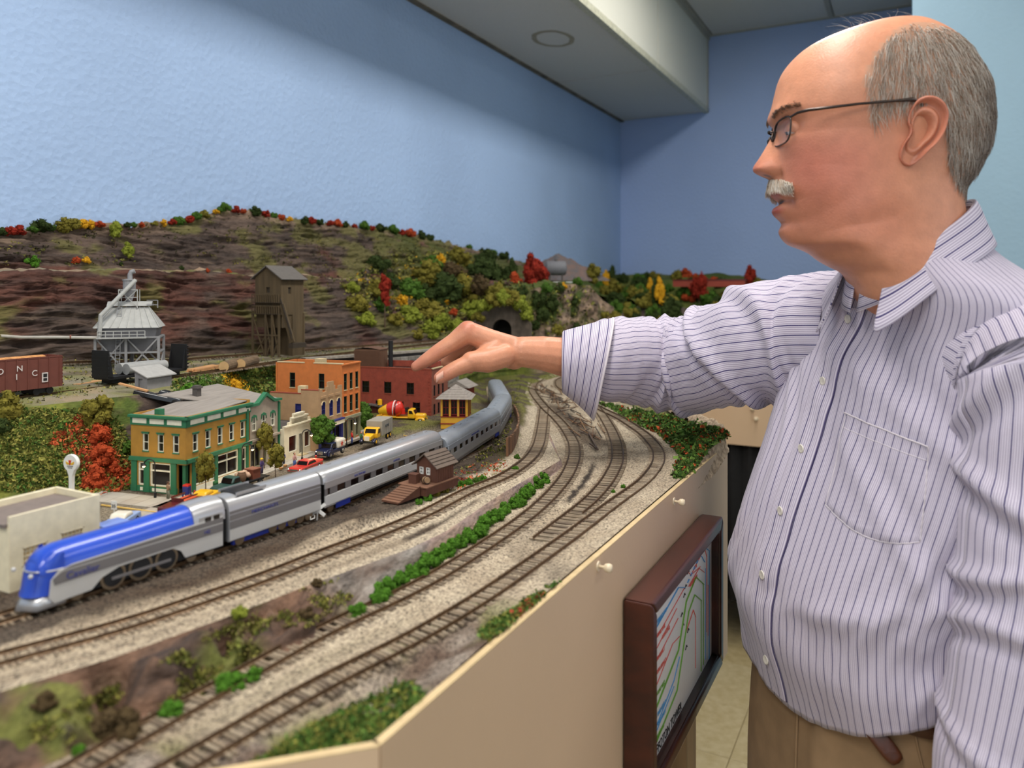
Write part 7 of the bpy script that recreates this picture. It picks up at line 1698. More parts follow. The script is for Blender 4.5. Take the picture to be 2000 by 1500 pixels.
# -- shrubs and trees on the left slope
for px, py, s, col, lab in ((190, 800, 70, 'olive', 'round olive bush at the brow of the slope'), (12, 790, 60, 'olive', 'olive bush at the left edge in front of the brown freight car'), (4, 830, 40, 'dark', 'dark bush at the left edge below the olive one'), (195, 850, 50, 'orange', 'tall orange bush on the slope, upper tier'), (200, 890, 56, 'orange', 'orange bush in the middle of the slope'), (185, 935, 60, 'orange', 'orange bush at the foot of the slope'), (225, 915, 36, 'orange', 'orange bush at the foot, nearest the store'), (365, 765, 50, 'bright', 'bright green bush beside the yard office'), (395, 755, 40, 'green', 'green bush right of the yard office'), (545, 725, 34, 'olive', 'olive bush at the left corner of the orange block'), (624, 706, 24, 'brown', 'dark brown bush behind the roof of the orange block'), (452, 750, 34, 'yellow', 'bright yellow bush behind the taupe shop roof'), (470, 768, 34, 'yellow', 'lower bright yellow bush behind the taupe shop roof'), (248, 870, 30, 'green', 'green bush against the dark rock left of the store'), (260, 940, 22, 'lime', 'pale green tuft at the near corner of the store')):
 p, _ = seen(px, py + s * .3); D_ = -p.x * math.sin(TH) + p.y * math.cos(TH); shrub(p, s * .55 * D_ / FPX, col, lab, None, meshes=(FEATH if col in ('orange', 'olive') else BUSH), squash=1.0)
# -- street trees
def street_tree(px, py, top, col, lab, w, trunk=.28):
 p = on(px, py, zs); D_ = -p.x * math.sin(TH) + p.y * math.cos(TH); h = (py - top) * D_ / FPX; tree(p, h, col, lab, 'street trees', FEATH, w, trunk, 'street_tree')
street_tree(402, 968, 880, 'olive', 'slim olive tree at the corner store pavement', .26); street_tree(538, 932, 868, 'olive', 'olive tree in front of the taupe shop, nearer the street', .34); street_tree(516, 915, 828, 'olive', 'olive tree against the taupe shop wall', .24, .4); street_tree(632, 888, 812, 'green', 'bushy green tree between ivory and tan brick shops', .42); street_tree(712, 848, 786, 'green', 'green tree right of the orange block', .34, .2)
# -- scrap pile of twigs and rails
t = thing('scrap_pile', 'heap of rusty rails and brown brushwood between the tracks', 'scrap pile'); rs = random.Random(8); M_sc = [pm_('scrap_%d' % i, c) for i, c in enumerate(((104, 72, 48), (78, 60, 48), (132, 98, 66), (60, 50, 44)))]
a, b = on(1055, 752, ZL), on(1165, 858, ZL)
for k in range(90):
 u = rs.random(); c = Vector(a).lerp(Vector(b), u); c.z = ZL + .002 + .012 * math.exp(-((u - .55) / .15) ** 2) * rs.random(); dd = (Vector(b) - Vector(a)).normalized(); dd = (dd + Vector((rs.gauss(0, .25), rs.gauss(0, .25), rs.gauss(0, .06)))).normalized() * rs.uniform(.012, .05)
 n_ = Vector((-dd.y, dd.x, 0)).normalized() * rs.gauss(0, .012); MB().bar(c + n_ - dd, c + n_ + dd, .0014).build('scrap_rod', rs.choice(M_sc), t)
for k, (pa, pb) in enumerate((((1150, 846), (1166, 876)), ((1152, 866), (1168, 878)))):
 tag(MB().bar(on(*pa, ZL + .003), on(*pb, ZL + .003), .0024).build('loose_rail', M_sc[1]), ('longer', 'shorter')[k] + ' loose piece of rail lying by the coal spill', 'rail')
# ================================================================ the man
def Cp(px, py, D): return Vector(((px - 1000) / FPX * D, D, CZ - (py - 560) / FPX * D))  # camera-aligned frame: x right, y away, z up
MO = Vector((.47, .95, 0)); RT = Matrix.Rotation(TH, 3, 'Z')
def man_part(name, mb, m, parent=None, smooth=True, tint=None, uv=None):
 me = bpy.data.meshes.new(name); me.from_pydata([tuple(Vector(v) - MO) for v in mb.v], [], mb.f); me.update()
 if smooth: me.polygons.foreach_set('use_smooth', [True] * len(me.polygons))
 if m: me.materials.append(m)
 if tint is not None:
  a = me.color_attributes.new('tint', 'FLOAT_COLOR', 'POINT'); a.data.foreach_set('color', [x for t in tint for x in (t[0], t[1], t[2], 1)])
 if uv is not None:
  ul = me.uv_layers.new(name='UVMap'); vi = [0] * len(me.loops); me.loops.foreach_get('vertex_index', vi); ul.data.foreach_set('uv', [x for i in vi for x in uv[i]])
 o = bpy.data.objects.new(name, me); COL.objects.link(o)
 if parent is None: o.location = RT @ MO; o.rotation_euler = (0, 0, TH)
 else: o.parent = parent
 return o
# ---------------- skin
def skin_mat():
 m, nt, b = newmat('skin'); L = nt.links.new
 a = nd(nt, 'ShaderNodeAttribute', _attribute_name='tint'); tc = nd(nt, 'ShaderNodeTexCoord')
 n = nd(nt, 'ShaderNodeTexNoise', Scale=55., Detail=5, Roughness=.65); L(tc.outputs['Object'], n.inputs['Vector'])
 mr = nd(nt, 'ShaderNodeMapRange'); mr.inputs[1].default_value = .3; mr.inputs[2].default_value = .7; mr.inputs[3].default_value = .88; mr.inputs[4].default_value = 1.08; L(n.outputs['Fac'], mr.inputs[0])
 mx = nd(nt, 'ShaderNodeMix', _data_type='RGBA', _blend_type='MULTIPLY'); mx.inputs[0].default_value = 1; L(a.outputs['Color'], mx.inputs[6]); L(mr.outputs[0], mx.inputs[7]); L(mx.outputs[2], b.inputs['Base Color'])
 b.inputs['Roughness'].default_value = .42; b.inputs['Specular IOR Level'].default_value = .45
 b.inputs['Subsurface Weight'].default_value = .12; b.inputs['Subsurface Radius'].default_value = (.008, .003, .0015); b.inputs['Subsurface Scale'].default_value = 1.
 n2 = nd(nt, 'ShaderNodeTexNoise', Scale=420., Detail=3); L(tc.outputs['Object'], n2.inputs['Vector']); bp = nd(nt, 'ShaderNodeBump', Strength=1., Distance=.0003); L(n2.outputs['Fac'], bp.inputs['Height']); L(bp.outputs[0], b.inputs['Normal'])
 return m
M_skin = skin_mat()
SK = c3((208, 144, 112)); SKR = c3((186, 106, 88)); LIP = c3((172, 88, 80)); SKD = c3((196, 130, 100)); SCALP = c3((186, 148, 124)); DARK = c3((70, 34, 28))
# head profile, traced in the median plane (columns and rows of the photograph at its distance)
HD = .87; KP = FPX / HD
FR = [(49, 1745), (50, 1722), (54, 1690), (62, 1657), (77, 1610), (93, 1577), (113, 1553), (133, 1537), (153, 1528), (173, 1523), (193, 1519), (213, 1517), (228, 1516), (243, 1520), (262, 1522), (285, 1522), (310, 1521), (335, 1518), (352, 1518), (372, 1519), (390, 1522), (410, 1526), (422, 1528), (437, 1531), (453, 1535), (467, 1541), (477, 1550), (484, 1567), (493, 1586), (507, 1604), (520, 1626), (532, 1650), (557, 1667), (580, 1676), (620, 1710)]
BK = [(49, 1748), (50, 1772), (54, 1795), (63, 1817), (85, 1850), (110, 1875), (140, 1891), (173, 1904), (217, 1911), (250, 1912), (283, 1908), (313, 1897), (340, 1884), (363, 1871), (380, 1866), (397, 1865), (427, 1868), (460, 1866), (520, 1850), (620, 1815)]
HW = [(49, .004), (50.5, .022), (54, .036), (63, .049), (85, .063), (113, .0715), (150, .077), (190, .079), (230, .0785), (262, .0765), (290, .0745), (320, .0735), (350, .0725), (380, .071), (410, .069), (440, .067), (470, .066), (500, .0655), (540, .062), (580, .054), (620, .042)]
# how far the true profile (nose, lips, chin) stands proud of that base, and how wide it is
NOSE = [(236, 0), (246, 2), (256, 6), (268, 11), (280, 17), (293, 24), (305, 31), (315, 37), (323, 40), (331, 37), (338, 24), (343, 10), (349, 2), (356, 0)]
NSIG = [(236, .0075), (268, .0080), (293, .0100), (312, .0118), (325, .0126), (336, .0120), (349, .010)]
def gs(x, s): return math.exp(-.5 * (x / s) ** 2)
hyaw = math.radians(9); HF = Vector((-math.cos(hyaw), math.sin(hyaw), 0)); HLv = Vector((-math.sin(hyaw), -math.cos(hyaw), 0))  # forward, and towards his left (the camera)
HC = Cp(1715, 560, HD); HC.z = 0
def head_pt(py, th):
 fr, bk, w = cr(py, FR), cr(py, BK), cr(py, HW)
 c = (fr + bk) / 2; a = (bk - fr) / 2 / KP
 ct, st = math.cos(th), math.sin(th)
 e = lerp(2.15, 2.45, sstep(120, 220, py)) if ct > 0 else 2.1
 f = math.copysign(abs(ct) ** (2 / e), ct) * a; l = math.copysign(abs(st) ** (2 / e), st) * w
 # jaw: the lower face narrows towards the chin
 if py > 300 and ct > 0:
  j = sstep(320, 440, py) * (1 - sstep(500, 560, py)); l *= 1 - .30 * j * sstep(.25, 1, ct)
 b = 0
 front = sstep(-.05, .35, ct)
 if front > 0:
  b += cr(py, NOSE) / KP * gs(l, pw(py, NSIG)) if 236 < py < 356 else 0
  b += .0068 * gs(abs(l) - .0165, .0050) * gs(py - 328, 10) - .0035 * gs(abs(l) - .0235, .0035) * gs(py - 328, 14)  # nostril wings
  b += .0035 * gs(py - 222, 12) * gs(abs(l) - .030, .018) + .002 * gs(py - 226, 14) * gs(l, .02)  # brow
  b -= .0105 * gs(py - 256, 15) * gs(abs(l) - .031, .0125)  # eye sockets
  b += .0040 * gs(py - 288, 20) * gs(abs(l) - .046, .018)  # cheek bones
  b += .0020 * gs(py - 279, 7) * gs(abs(l) - .034, .013)  # bag under the eye
  b -= .0030 * gs(abs(l) - (.020 + .00016 * (py - 335)), .0045) * sstep(325, 345, py) * sstep(420, 385, py)  # crease to the mouth
  b += .0040 * gs(py - 372, 11) * gs(l, .021)  # upper lip under the moustache
  b -= .0090 * gs(py - 392, 6.0) * gs(l, .019)  # parted mouth
  b += .0058 * gs(py - 411, 9.5) * gs(l, .018)  # lower lip
  b -= .0042 * gs(py - 434, 7) * gs(l, .020)  # crease above the chin
  b += .0032 * gs(py - 456, 13) * gs(l, .018)  # chin
  b += .0035 * gs(py - 405, 30) * gs(abs(l) - .048, .014)  # jowl
  b *= front
 side = 0
 if st > 0 or st < 0:
  side -= .0035 * gs(py - 205, 45) * gs(f - .045, .03) * abs(st)  # temples
  side += (.0022 * gs(py - 415, 40) * gs(f - .012, .036) - .0024 * gs(py - 382, 36) * gs(f - .054, .024) + .0016 * gs(py - 300, 36) * gs(f - .050, .026)) * abs(st)
  jd = py - (402 + (f + .01) * 760); side += (.0010 * gs(jd + 8, 20) - .0020 * gs(jd - 30, 26)) * sstep(-.03, .0, f) * sstep(.105, .06, f) * abs(st)
 p = HC + HF * (f - (c - 1715) / KP + b) + HLv * (l + math.copysign(side, l))
 p.z = CZ - (py - 560) / KP
 return p, f, l
def head_mesh():
 rows = [49 + .8 * k for k in range(2)] + [51 + k * 1.6 for k in range(6)] + [62 + 3.2 * k for k in range(52)] + [229 + 2.4 * k for k in range(108)] + [489 + 4 * k for k in range(33)]
 N = 150; mb = MB(); tint = []
 ths = []
 for j in range(N):
  t = 2 * math.pi * j / N - math.pi; ths.append(t - .48 * math.sin(t))  # denser towards the face
 rings = []
 for py in rows:
  ring = []
  for t in ths:
   p, f, l = head_pt(py, t); ring.append(p)
   c = SK.copy(); ct = math.cos(t)
   c = mixc(c, SKR, .75 * gs(py - 330, 55) * gs(abs(l) - .058, .022) * sstep(-.3, .4, ct) + .35 * gs(py - 440, 50) * sstep(-.6, .2, ct))
   c = mixc(c, SKR, .7 * gs(py - 322, 14) * gs(l, .014) * sstep(.5, 1, ct))
   if ct > .3:
    lip = max(gs(py - 411, 8) * gs(l, .017), gs(py - 380, 6) * gs(l, .018)); c = mixc(c, LIP, .9 * sstep(.25, .7, lip))
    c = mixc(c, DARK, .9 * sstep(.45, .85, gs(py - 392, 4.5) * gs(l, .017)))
    c = mixc(c, DARK, .85 * sstep(.5, .9, gs(py - 341, 4) * gs(abs(l) - .0085, .0042)))  # darkness inside mouth and nostrils is put into the skin tint
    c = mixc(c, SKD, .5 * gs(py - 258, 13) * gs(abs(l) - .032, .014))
   X = 1000 + FPX * p.x / p.y
   if in_hair(1715 - f * KP if False else side_px(p), py): c = mixc(c, SCALP, .75)
   tint.append(c)
  rings.append(ring)
 mb.loft(rings, close=True); k = len(mb.v); mb.v.append(tuple(head_pt(49, 0)[0] * .5 + head_pt(49, math.pi)[0] * .5 + Vector((0, 0, .0005)))); tint.append(SK)
 mb.f += [(k, (j + 1) % N, j) for j in range(N)]
 return mb, tint
def side_px(p):  # column in the median plane
 d = (p - HC); return 1715 - d.dot(HF) * KP
HAIRP = [(1652, 182), (1672, 140), (1694, 112), (1714, 92), (1745, 80), (1785, 80), (1822, 92), (1856, 118), (1876, 140), (1895, 150), (1930, 200), (1930, 320), (1905, 350), (1872, 384), (1840, 380), (1818, 364), (1802, 338), (1797, 300), (1792, 262), (1780, 236), (1755, 218), (1733, 226), (1722, 240), (1690, 248), (1672, 270), (1660, 262), (1662, 240), (1655, 215)]
def in_hair(x, y):
 c = False
 for (x0, y0), (x1, y1) in zip(HAIRP, HAIRP[1:] + HAIRP[:1]):
  if (y0 > y) != (y1 > y) and x < (x1 - x0) * (y - y0) / (y1 - y0) + x0: c = not c
 return c
body_mb, body_t = head_mesh()
# ---------------- ear
def ear(sgn):
 out = [(1733, 236), (1740, 228), (1752, 224), (1766, 228), (1778, 240), (1785, 256), (1784, 274), (1779, 292), (1768, 310), (1756, 322), (1744, 336), (1731, 345), (1720, 342), (1713, 332), (1713, 318), (1719, 304), (1726, 292), (1728, 280), (1724, 268), (1726, 252)]
 cx, cy = 1744, 282; n = len(out); NA = 60; mb = MB(); tint = []
 def o_at(u):
  u = u % 1 * n; i = int(u); f = u - i
  p0, p1, p2, p3 = (out[(i + k - 1) % n] for k in range(4))
  return tuple(.5 * (2 * p1[k] + (p2[k] - p0[k]) * f + (2 * p0[k] - 5 * p1[k] + 4 * p2[k] - p3[k]) * f * f + (3 * p1[k] - p0[k] - 3 * p2[k] + p3[k]) * f ** 3) for k in (0, 1))
 prof = [(0, -.0125), (.18, -.0120), (.34, -.0085), (.46, -.0005), (.55, .0042), (.63, .0040), (.71, -.0004), (.79, -.0014), (.855, .0040), (.91, .0080), (.96, .0082), (.99, .0050), (1.0, .0010), (.97, -.006), (.92, -.012)]
 rings = []
 for r, h in prof:
  ring = []
  for k in range(NA):
   x, y = o_at(k / NA); X = lerp(cx, x, r); Y = lerp(cy, y, r)
   hh = h; lobe = sstep(318, 336, Y)
   if r < .96: hh = lerp(h, .0028 * (1 - r * r * .6), lobe)
   trag = sstep(1738, 1722, X) * gs(Y - 284, 16); hh += .006 * trag * (r < .99)
   open_ = sstep(1735, 1724, X) * (r > .7 and r < .99); hh -= .003 * open_ * gs(Y - 262, 18)
   lift = .010 * sstep(1722, 1782, X)  # the ear stands off towards the back
   base = cr(Y, HW) + .0010
   p = HC + HF * (-(X - 1715) / KP) + HLv * (sgn * (base - .004 + hh + lift)); p.z = CZ - (Y - 560) / KP
   ring.append(p); c = mixc(SK, SKR, .35 + .25 * gs(r - .95, .1)); c = mixc(c, SKR, .8 * sstep(.45, .2, r)); tint.append(c)  # hollow of the ear tinted deeper, its shade put into the colour
  rings.append(ring)
 mb.loft(rings); return mb, tint
for sgn in (1, -1):
 e, t_ = ear(sgn); body_mb.add(e.v, e.f); body_t += t_
# ---------------- torso, arms as hidden continuation of the body; forearm and hand
def capsules_mesh(caps, voxel, smooth_it):
 mb = MB()
 for p0, r0, p1, r1 in caps:
  p0, p1 = Vector(p0), Vector(p1); d = p1 - p0; n = max(2, int(d.length / min(r0, r1) * 2.0))
  mb.tube([p0.lerp(p1, i / n) for i in range(n + 1)], [lerp(r0, r1, i / n) for i in range(n + 1)], 14)
  mb.ball(p0, r0, 14); mb.ball(p1, r1, 14)
 o = mb.build('tmp', None)
 r = o.modifiers.new('r', 'REMESH'); r.mode = 'VOXEL'; r.voxel_size = voxel
 s = o.modifiers.new('s', 'SMOOTH'); s.factor = .5; s.iterations = smooth_it
 dg = bpy.context.evaluated_depsgraph_get(); me = bpy.data.meshes.new_from_object(o.evaluated_get(dg))
 out = MB(); out.v = [tuple(v.co) for v in me.vertices]; out.f = [tuple(p.vertices) for p in me.polygons]
 bpy.data.objects.remove(o); bpy.data.meshes.remove(me); return out
HP = lambda px, py, D=1.16: Cp(px, py, D)
mm = .001
caps = []
def chain(pts, rs):
 for a, b, r0, r1 in zip(pts, pts[1:], rs, rs[1:]): caps.append((a, r0, b, r1))
# forearm and wrist (flattened by pairs of capsules side by side in depth)
for dd in (-.007, .009):
 chain([HP(1175, 703, 1.21 + dd), HP(1110, 699, 1.197 + dd), HP(1060, 690, 1.182 + dd), HP(1020, 687, 1.173 + dd), HP(985, 682, 1.174 + dd)], [.0330, .0318, .0268, .0236, .0180])
# palm / metacarpals: index side nearest the camera, little finger furthest
for k, (mx_, my_, dD) in enumerate(((915, 650, 0.0), (918, 648, .022), (926, 655, .043), (936, 668, .062))):
 chain([HP(1012, 685, 1.168 + dD * .55), HP(965, 668, 1.163 + dD * .8), HP(mx_, my_, 1.158 + dD)], [.0205, .0180, .0165 - .0008 * k])
 chain([HP(1004, 698, 1.170 + dD * .55), HP(960, 688, 1.165 + dD * .8), HP(mx_ + 22, my_ + 14, 1.160 + dD)], [.0190, .0180, .0120])
# index finger, nearly straight, pointing down to the left
chain([HP(914, 648, 1.158), HP(884, 670, 1.155), HP(858, 686, 1.153), HP(832, 704, 1.152), HP(812, 716, 1.151)], [.0172, .0138, .0124, .0108, .0078])
# middle, ring, little: bent at the knuckle and curled back
chain([HP(916, 652, 1.186), HP(880, 694, 1.194), HP(872, 706, 1.196), HP(890, 720, 1.194)], [.0150, .0102, .0096, .0078])
chain([HP(922, 656, 1.205), HP(890, 698, 1.214), HP(886, 712, 1.215), HP(904, 722, 1.214)], [.0152, .0106, .0098, .0078])
chain([HP(934, 668, 1.224), HP(908, 704, 1.236), HP(904, 716, 1.237), HP(918, 722, 1.234)], [.0138, .0094, .0086, .0070])
# thumb: thenar pad, then two joints towards the lower left
chain([HP(985, 694, 1.152), HP(952, 704, 1.142), HP(920, 706, 1.133)], [.0185, .0188, .0152])
chain([HP(930, 704, 1.135), HP(892, 719, 1.126), HP(872, 730, 1.123), HP(859, 738, 1.121)], [.0148, .0118, .0112, .0094])
chain([HP(968, 680, 1.156), HP(944, 694, 1.145), HP(925, 703, 1.137)], [.0165, .0130, .0110])
hand = capsules_mesh(caps, .0015, 10)
def hand_tint(v):
 p = Vector(v); X = 1000 + FPX * p.x / p.y; Y = 560 - FPX * (p.z - CZ) / p.y; c = SK.copy()
 c = mixc(c, SKR, .55 * gs(X - 912, 16) * gs(Y - 634, 12) + .5 * gs(X - 815, 22) * gs(Y - 714, 14) + .45 * gs(X - 862, 20) * gs(Y - 738, 14) + .3 * gs(X - 850, 12) * gs(Y - 684, 10))
 for x0, y0, dx, dy in ((896, 660, 4, 16), (876, 728, 3, 9), (846, 682, 3, 8)): c = mixc(c, SKD, .35 * gs(X - x0, dx) * gs(Y - y0, dy))
 return c
body_t += [hand_tint(v) for v in hand.v]; body_mb.add(hand.v, hand.f)
# trunk under the clothes and the other forearm with its hand keep the body whole
TA = math.radians(11); TF = Vector((-math.cos(TA), -math.sin(TA), 0)); TL = Vector((math.sin(TA), -math.cos(TA), 0)); D0 = .95
XF = [(.90, .335), (.95, .322), (1.0, .310), (1.03, .304), (1.07, .301), (1.102, .303), (1.179, .327), (1.254, .354), (1.336, .380), (1.40, .400), (1.44, .404), (1.47, .402), (1.50, .398), (1.53, .398)]
TAa = [(.90, .140), (.95, .148), (1.0, .154), (1.06, .156), (1.10, .156), (1.18, .150), (1.25, .142), (1.33, .130), (1.38, .116), (1.42, .098), (1.45, .084), (1.47, .078), (1.49, .070), (1.52, .064)]
TBb = [(.90, .175), (.97, .186), (1.03, .193), (1.10, .196), (1.20, .198), (1.30, .200), (1.36, .199), (1.40, .190), (1.43, .168), (1.45, .140), (1.465, .110), (1.48, .086), (1.50, .072), (1.52, .066)]
def torso_pt(th, z, k=1., out=0.):
 A, B = cr(z, TAa) * k, cr(z, TBb) * k; x0 = cr(z, XF) + .98 * cr(z, TAa); c, s = math.cos(th), math.sin(th)
 e = 2.35
 return Vector((x0, D0 - .068 * sstep(1.36, 1.49, z), z)) + TF * (math.copysign(abs(c) ** (2 / e), c) * A + out * c) + TL * (math.copysign(abs(s) ** (2 / e), s) * B + out * s)
core = MB().loft([[torso_pt(2 * math.pi * j / 40, z, .88) for j in range(40)] for z in [.92 + .025 * i for i in range(23)]], caps=True); body_mb.add(core.v, core.f); body_t += [SK] * len(core.v)
LS, LE, LW = Cp(2035, 745, .755), Cp(2022, 1125, .735), Cp(1955, 1500, .72)
RS, RE, RW = Vector((.412, 1.09, 1.392)), Cp(1312, 716, 1.285), HP(1110, 699, 1.185)
caps = []; chain([LS, LE, LW], [.05, .042, .030]); p = LW; chain([LW, LW + Vector((-.02, .0, -.05)), LW + Vector((-.025, .0, -.09))], [.030, .032, .026])
for k in range(4): q = LW + Vector((-.025, -.026 + .017 * k, -.085)); chain([q, q + Vector((-.012, 0, -.045)), q + Vector((.0, 0, -.078 - (.004 if k in (1, 2) else -.006)))], [.0105, .0095, .0075])
chain([LW + Vector((-.03, -.02, -.03)), LW + Vector((-.06, -.015, -.07)), LW + Vector((-.062, -.01, -.105))], [.015, .0115, .009])
chain([RS, RE, HP(1190, 703, 1.205)], [.05, .043, .034])
arms = capsules_mesh(caps, .005, 4); body_mb.add(arms.v, arms.f); body_t += [SK] * len(arms.v)
person = tag(man_part('person', body_mb, M_skin, None, tint=body_t), 'balding man in striped shirt and glasses reaching over the layout', 'person')
# ---------------- eyes, glasses, hair
M_eye = mat('eye_white', (226, 214, 204), .15, var=.03); M_iris = mat('iris_brown', (62, 44, 36), .1)
def hpos(px, py, l): p = HC + HF * (-(px - 1715) / KP) + HLv * l; p.z = CZ - (py - 560) / KP; return p
for s, nm in ((1, 'eye'), (-1, 'eye')):
 e = man_part('eye', MB().ball(hpos(1551, 260, s * .031), .0118, 18), M_eye, person)
 ir = MB().ball(hpos(1551, 260, s * .031) + HF * .0066 + Vector((0, 0, -.0024)), .0056, 14, (1, 1, 1)); man_part('iris', ir, M_iris, e)
 lid = MB(); rows = []
 for a0 in range(9):
  rows.append([hpos(1551, 260, s * .031) + (HF * math.cos(ph) * math.cos(t) + HLv * math.sin(t) * math.cos(ph) + Vector((0, 0, math.sin(ph)))) * .0130 for t, ph in [(math.radians(-92 + 184 * k / 20), math.radians(lerp(-8 - 22 * abs(k / 10 - 1) ** 2, 70, a0 / 8))) for k in range(21)]])
 lid.loft(rows, close=False)
 low = []
 for a0 in range(6):
  low.append([hpos(1551, 260, s * .031) + (HF * math.cos(ph) * math.cos(t) + HLv * math.sin(t) * math.cos(ph) + Vector((0, 0, math.sin(ph)))) * .0130 for t, ph in [(math.radians(-92 + 184 * k / 20), math.radians(lerp(-27 + 4 * abs(k / 10 - 1) ** 2, -70, a0 / 5))) for k in range(21)]])
 lid.loft(low, close=False); man_part('eyelid', lid, M_skin, e, tint=[mixc(SK, SKD, .5)] * len(lid.v))
M_frame = mat('gunmetal_frame', (74, 64, 60), .25, metal=.8, var=.1)
gm, gnt, gb = newmat('lens_glass'); gb.inputs['Transmission Weight'].default_value = 1; gb.inputs['Roughness'].default_value = .02; gb.inputs['IOR'].default_value = 1.04; gb.inputs['Base Color'].default_value = (.96, .98, 1, 1)
gl = bpy.data.objects.new('glasses', None); COL.objects.link(gl); gl.parent = person
def lens_pts(s, n=40):
 o = []
 for k in range(n):
  a = 2 * math.pi * k / n; c, q = math.cos(a), math.sin(a)
  u = math.copysign(abs(c) ** .62, c) * .0235; v = math.copysign(abs(q) ** .62, q) * .0150
  l = s * .0315 + u; wrap = 70 * abs(l) ** 2 * .055 / .004 * .02
  o.append(hpos(1519 + abs(l) * 330 - 4 + v * 120, 262 - v * KP * 1.0, l))
 return o
for s in (1, -1):
 P_ = lens_pts(s); man_part('rim', MB().tube(P_, .0010, 8, closed=True), M_frame, gl)
 c = sum(P_, Vector()) / len(P_); L_ = MB(); L_.v = [tuple(p) for p in P_] + [tuple(p + HF * -.0014) for p in P_]; n = len(P_); L_.f = [tuple(range(n))[::-1], tuple(n + i for i in range(n))] + [(i, (i + 1) % n, n + (i + 1) % n, n + i) for i in range(n)]
 man_part('lens', L_, gm, gl, smooth=False)
 man_part('temple', MB().tube([hpos(1533, 243, s * .056), hpos(1541, 241, s * .071), hpos(1556, 240, s * .0795), hpos(1640, 234, s * .084), hpos(1700, 231, s * .0845), hpos(1730, 229, s * .0825), hpos(1746, 233, s * .0780), hpos(1758, 258, s * .0755)], [.0013, .0016, .0018, .0014, .0014, .0021, .0021, .0018], 8), M_frame, gl)
 man_part('nose_pad', MB().tube([hpos(1516, 258, s * .010), hpos(1512, 266, s * .0105), hpos(1514, 274, s * .0125)], [.0008, .0016, .0020], 8), M_frame, gl)
man_part('bridge', MB().tube([hpos(1519, 256, .0085), hpos(1510, 252, .004), hpos(1509, 251, 0), hpos(1510, 252, -.004), hpos(1519, 256, -.0085)], .0012, 8), M_frame, gl)
def hair_mat(name):
 m, nt, b = newmat(name); a = nd(nt, 'ShaderNodeAttribute', _attribute_name='tint'); nt.links.new(a.outputs['Color'], b.inputs['Base Color']); b.inputs['Roughness'].default_value = .45
 n = nd(nt, 'ShaderNodeTexNoise', Scale=300.); mr = nd(nt, 'ShaderNodeMapRange'); mr.inputs[3].default_value = .35; mr.inputs[4].default_value = .6; nt.links.new(n.outputs['Fac'], mr.inputs[0]); nt.links.new(mr.outputs[0], b.inputs['Roughness']); return m
M_hair = hair_mat('grey_hair'); rh = random.Random(5)
class Strands:
 def __init__(s): s.mb = MB(); s.t = []
 def add(s, root, dirs, w, col):
  """tapered three-sided strand through root and successive steps"""
  P_ = [Vector(root)]
  for d in dirs: P_.append(P_[-1] + d)
  n = len(P_); rows = []
  for i, p in enumerate(P_):
   t = (P_[min(i + 1, n - 1)] - P_[max(i - 1, 0)]).normalized(); a = t.orthogonal().normalized(); b = t.cross(a); r = w * (1 - .75 * i / (n - 1))
   rows.append([p + a * r, p + (a * -.5 + b * .87) * r, p + (a * -.5 - b * .87) * r])
  s.mb.loft(rows); s.t += [col] * (3 * n)
 def build(s, name): return man_part(name, s.mb, M_hair, person, tint=s.t)
def surf(py, th):
 p = head_pt(py, th)[0]; a = head_pt(py + 1.5, th)[0] - p; b = head_pt(py, th + .02)[0] - p; n = b.cross(a)
 n.normalize();
 if n.dot(p - (HC + Vector((0, 0, p.z))) - HF * ((1715 - (cr(py, FR) + cr(py, BK)) / 2) / KP)) < 0: n = -n
 return p, n
S_ = Strands(); made = 0; HCOL = [c3(c) for c in ((206, 196, 184), (176, 160, 144), (140, 120, 102), (222, 214, 204), (112, 92, 76))]
while made < 7600:
 py = rh.uniform(66, 386); th = rh.uniform(.3, math.pi) * rh.choice((1, 1, 1, -1))
 p, n = surf(py, th); x = side_px(p)
 if not in_hair(x, py): continue
 edge = 1.
 if py < 110: edge = sstep(70, 112, py) * .8 + .1
 if x < 1690: edge = min(edge, .35 + .65 * sstep(1652, 1690, x))
 if rh.random() > edge: continue
 dn = Vector((0, 0, -1)); back = -HF
 f_ = -.25 + .9 * sstep(1700, 1840, x) if py < 240 else .25
 d = (dn + back * f_ * .6 + HLv * rh.gauss(0, .14) + HF * rh.gauss(0, .22)); d = (d - n * d.dot(n)).normalized()
 L_ = rh.uniform(.010, .020) * (1 if py < 330 else .75); st_ = []
 for k in range(4): st_.append((d + n * (.42 - .17 * k) + Vector((0, 0, -.08 * k)) + HF * rh.gauss(0, .05)) * L_ / 4)
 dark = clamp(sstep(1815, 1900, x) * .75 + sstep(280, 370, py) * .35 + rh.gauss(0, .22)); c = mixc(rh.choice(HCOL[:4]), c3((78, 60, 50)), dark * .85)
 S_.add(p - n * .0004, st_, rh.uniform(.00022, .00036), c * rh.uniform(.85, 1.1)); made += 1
for k in range(46):  # stray hairs over the bald crown
 py = rh.uniform(50, 72); th = rh.uniform(-1.8, 1.8); p, n = surf(py, th); d = (HF * rh.gauss(.2, .6) + HLv * rh.gauss(0, .5) + n * .9).normalized(); L_ = rh.uniform(.008, .020)
 S_.add(p, [(d + HF * (.35 * k_) + Vector((0, 0, -.16 * k_))) * L_ / 4 for k_ in range(4)], .00010, HCOL[3])
S_.build('hair')
S_ = Strands()
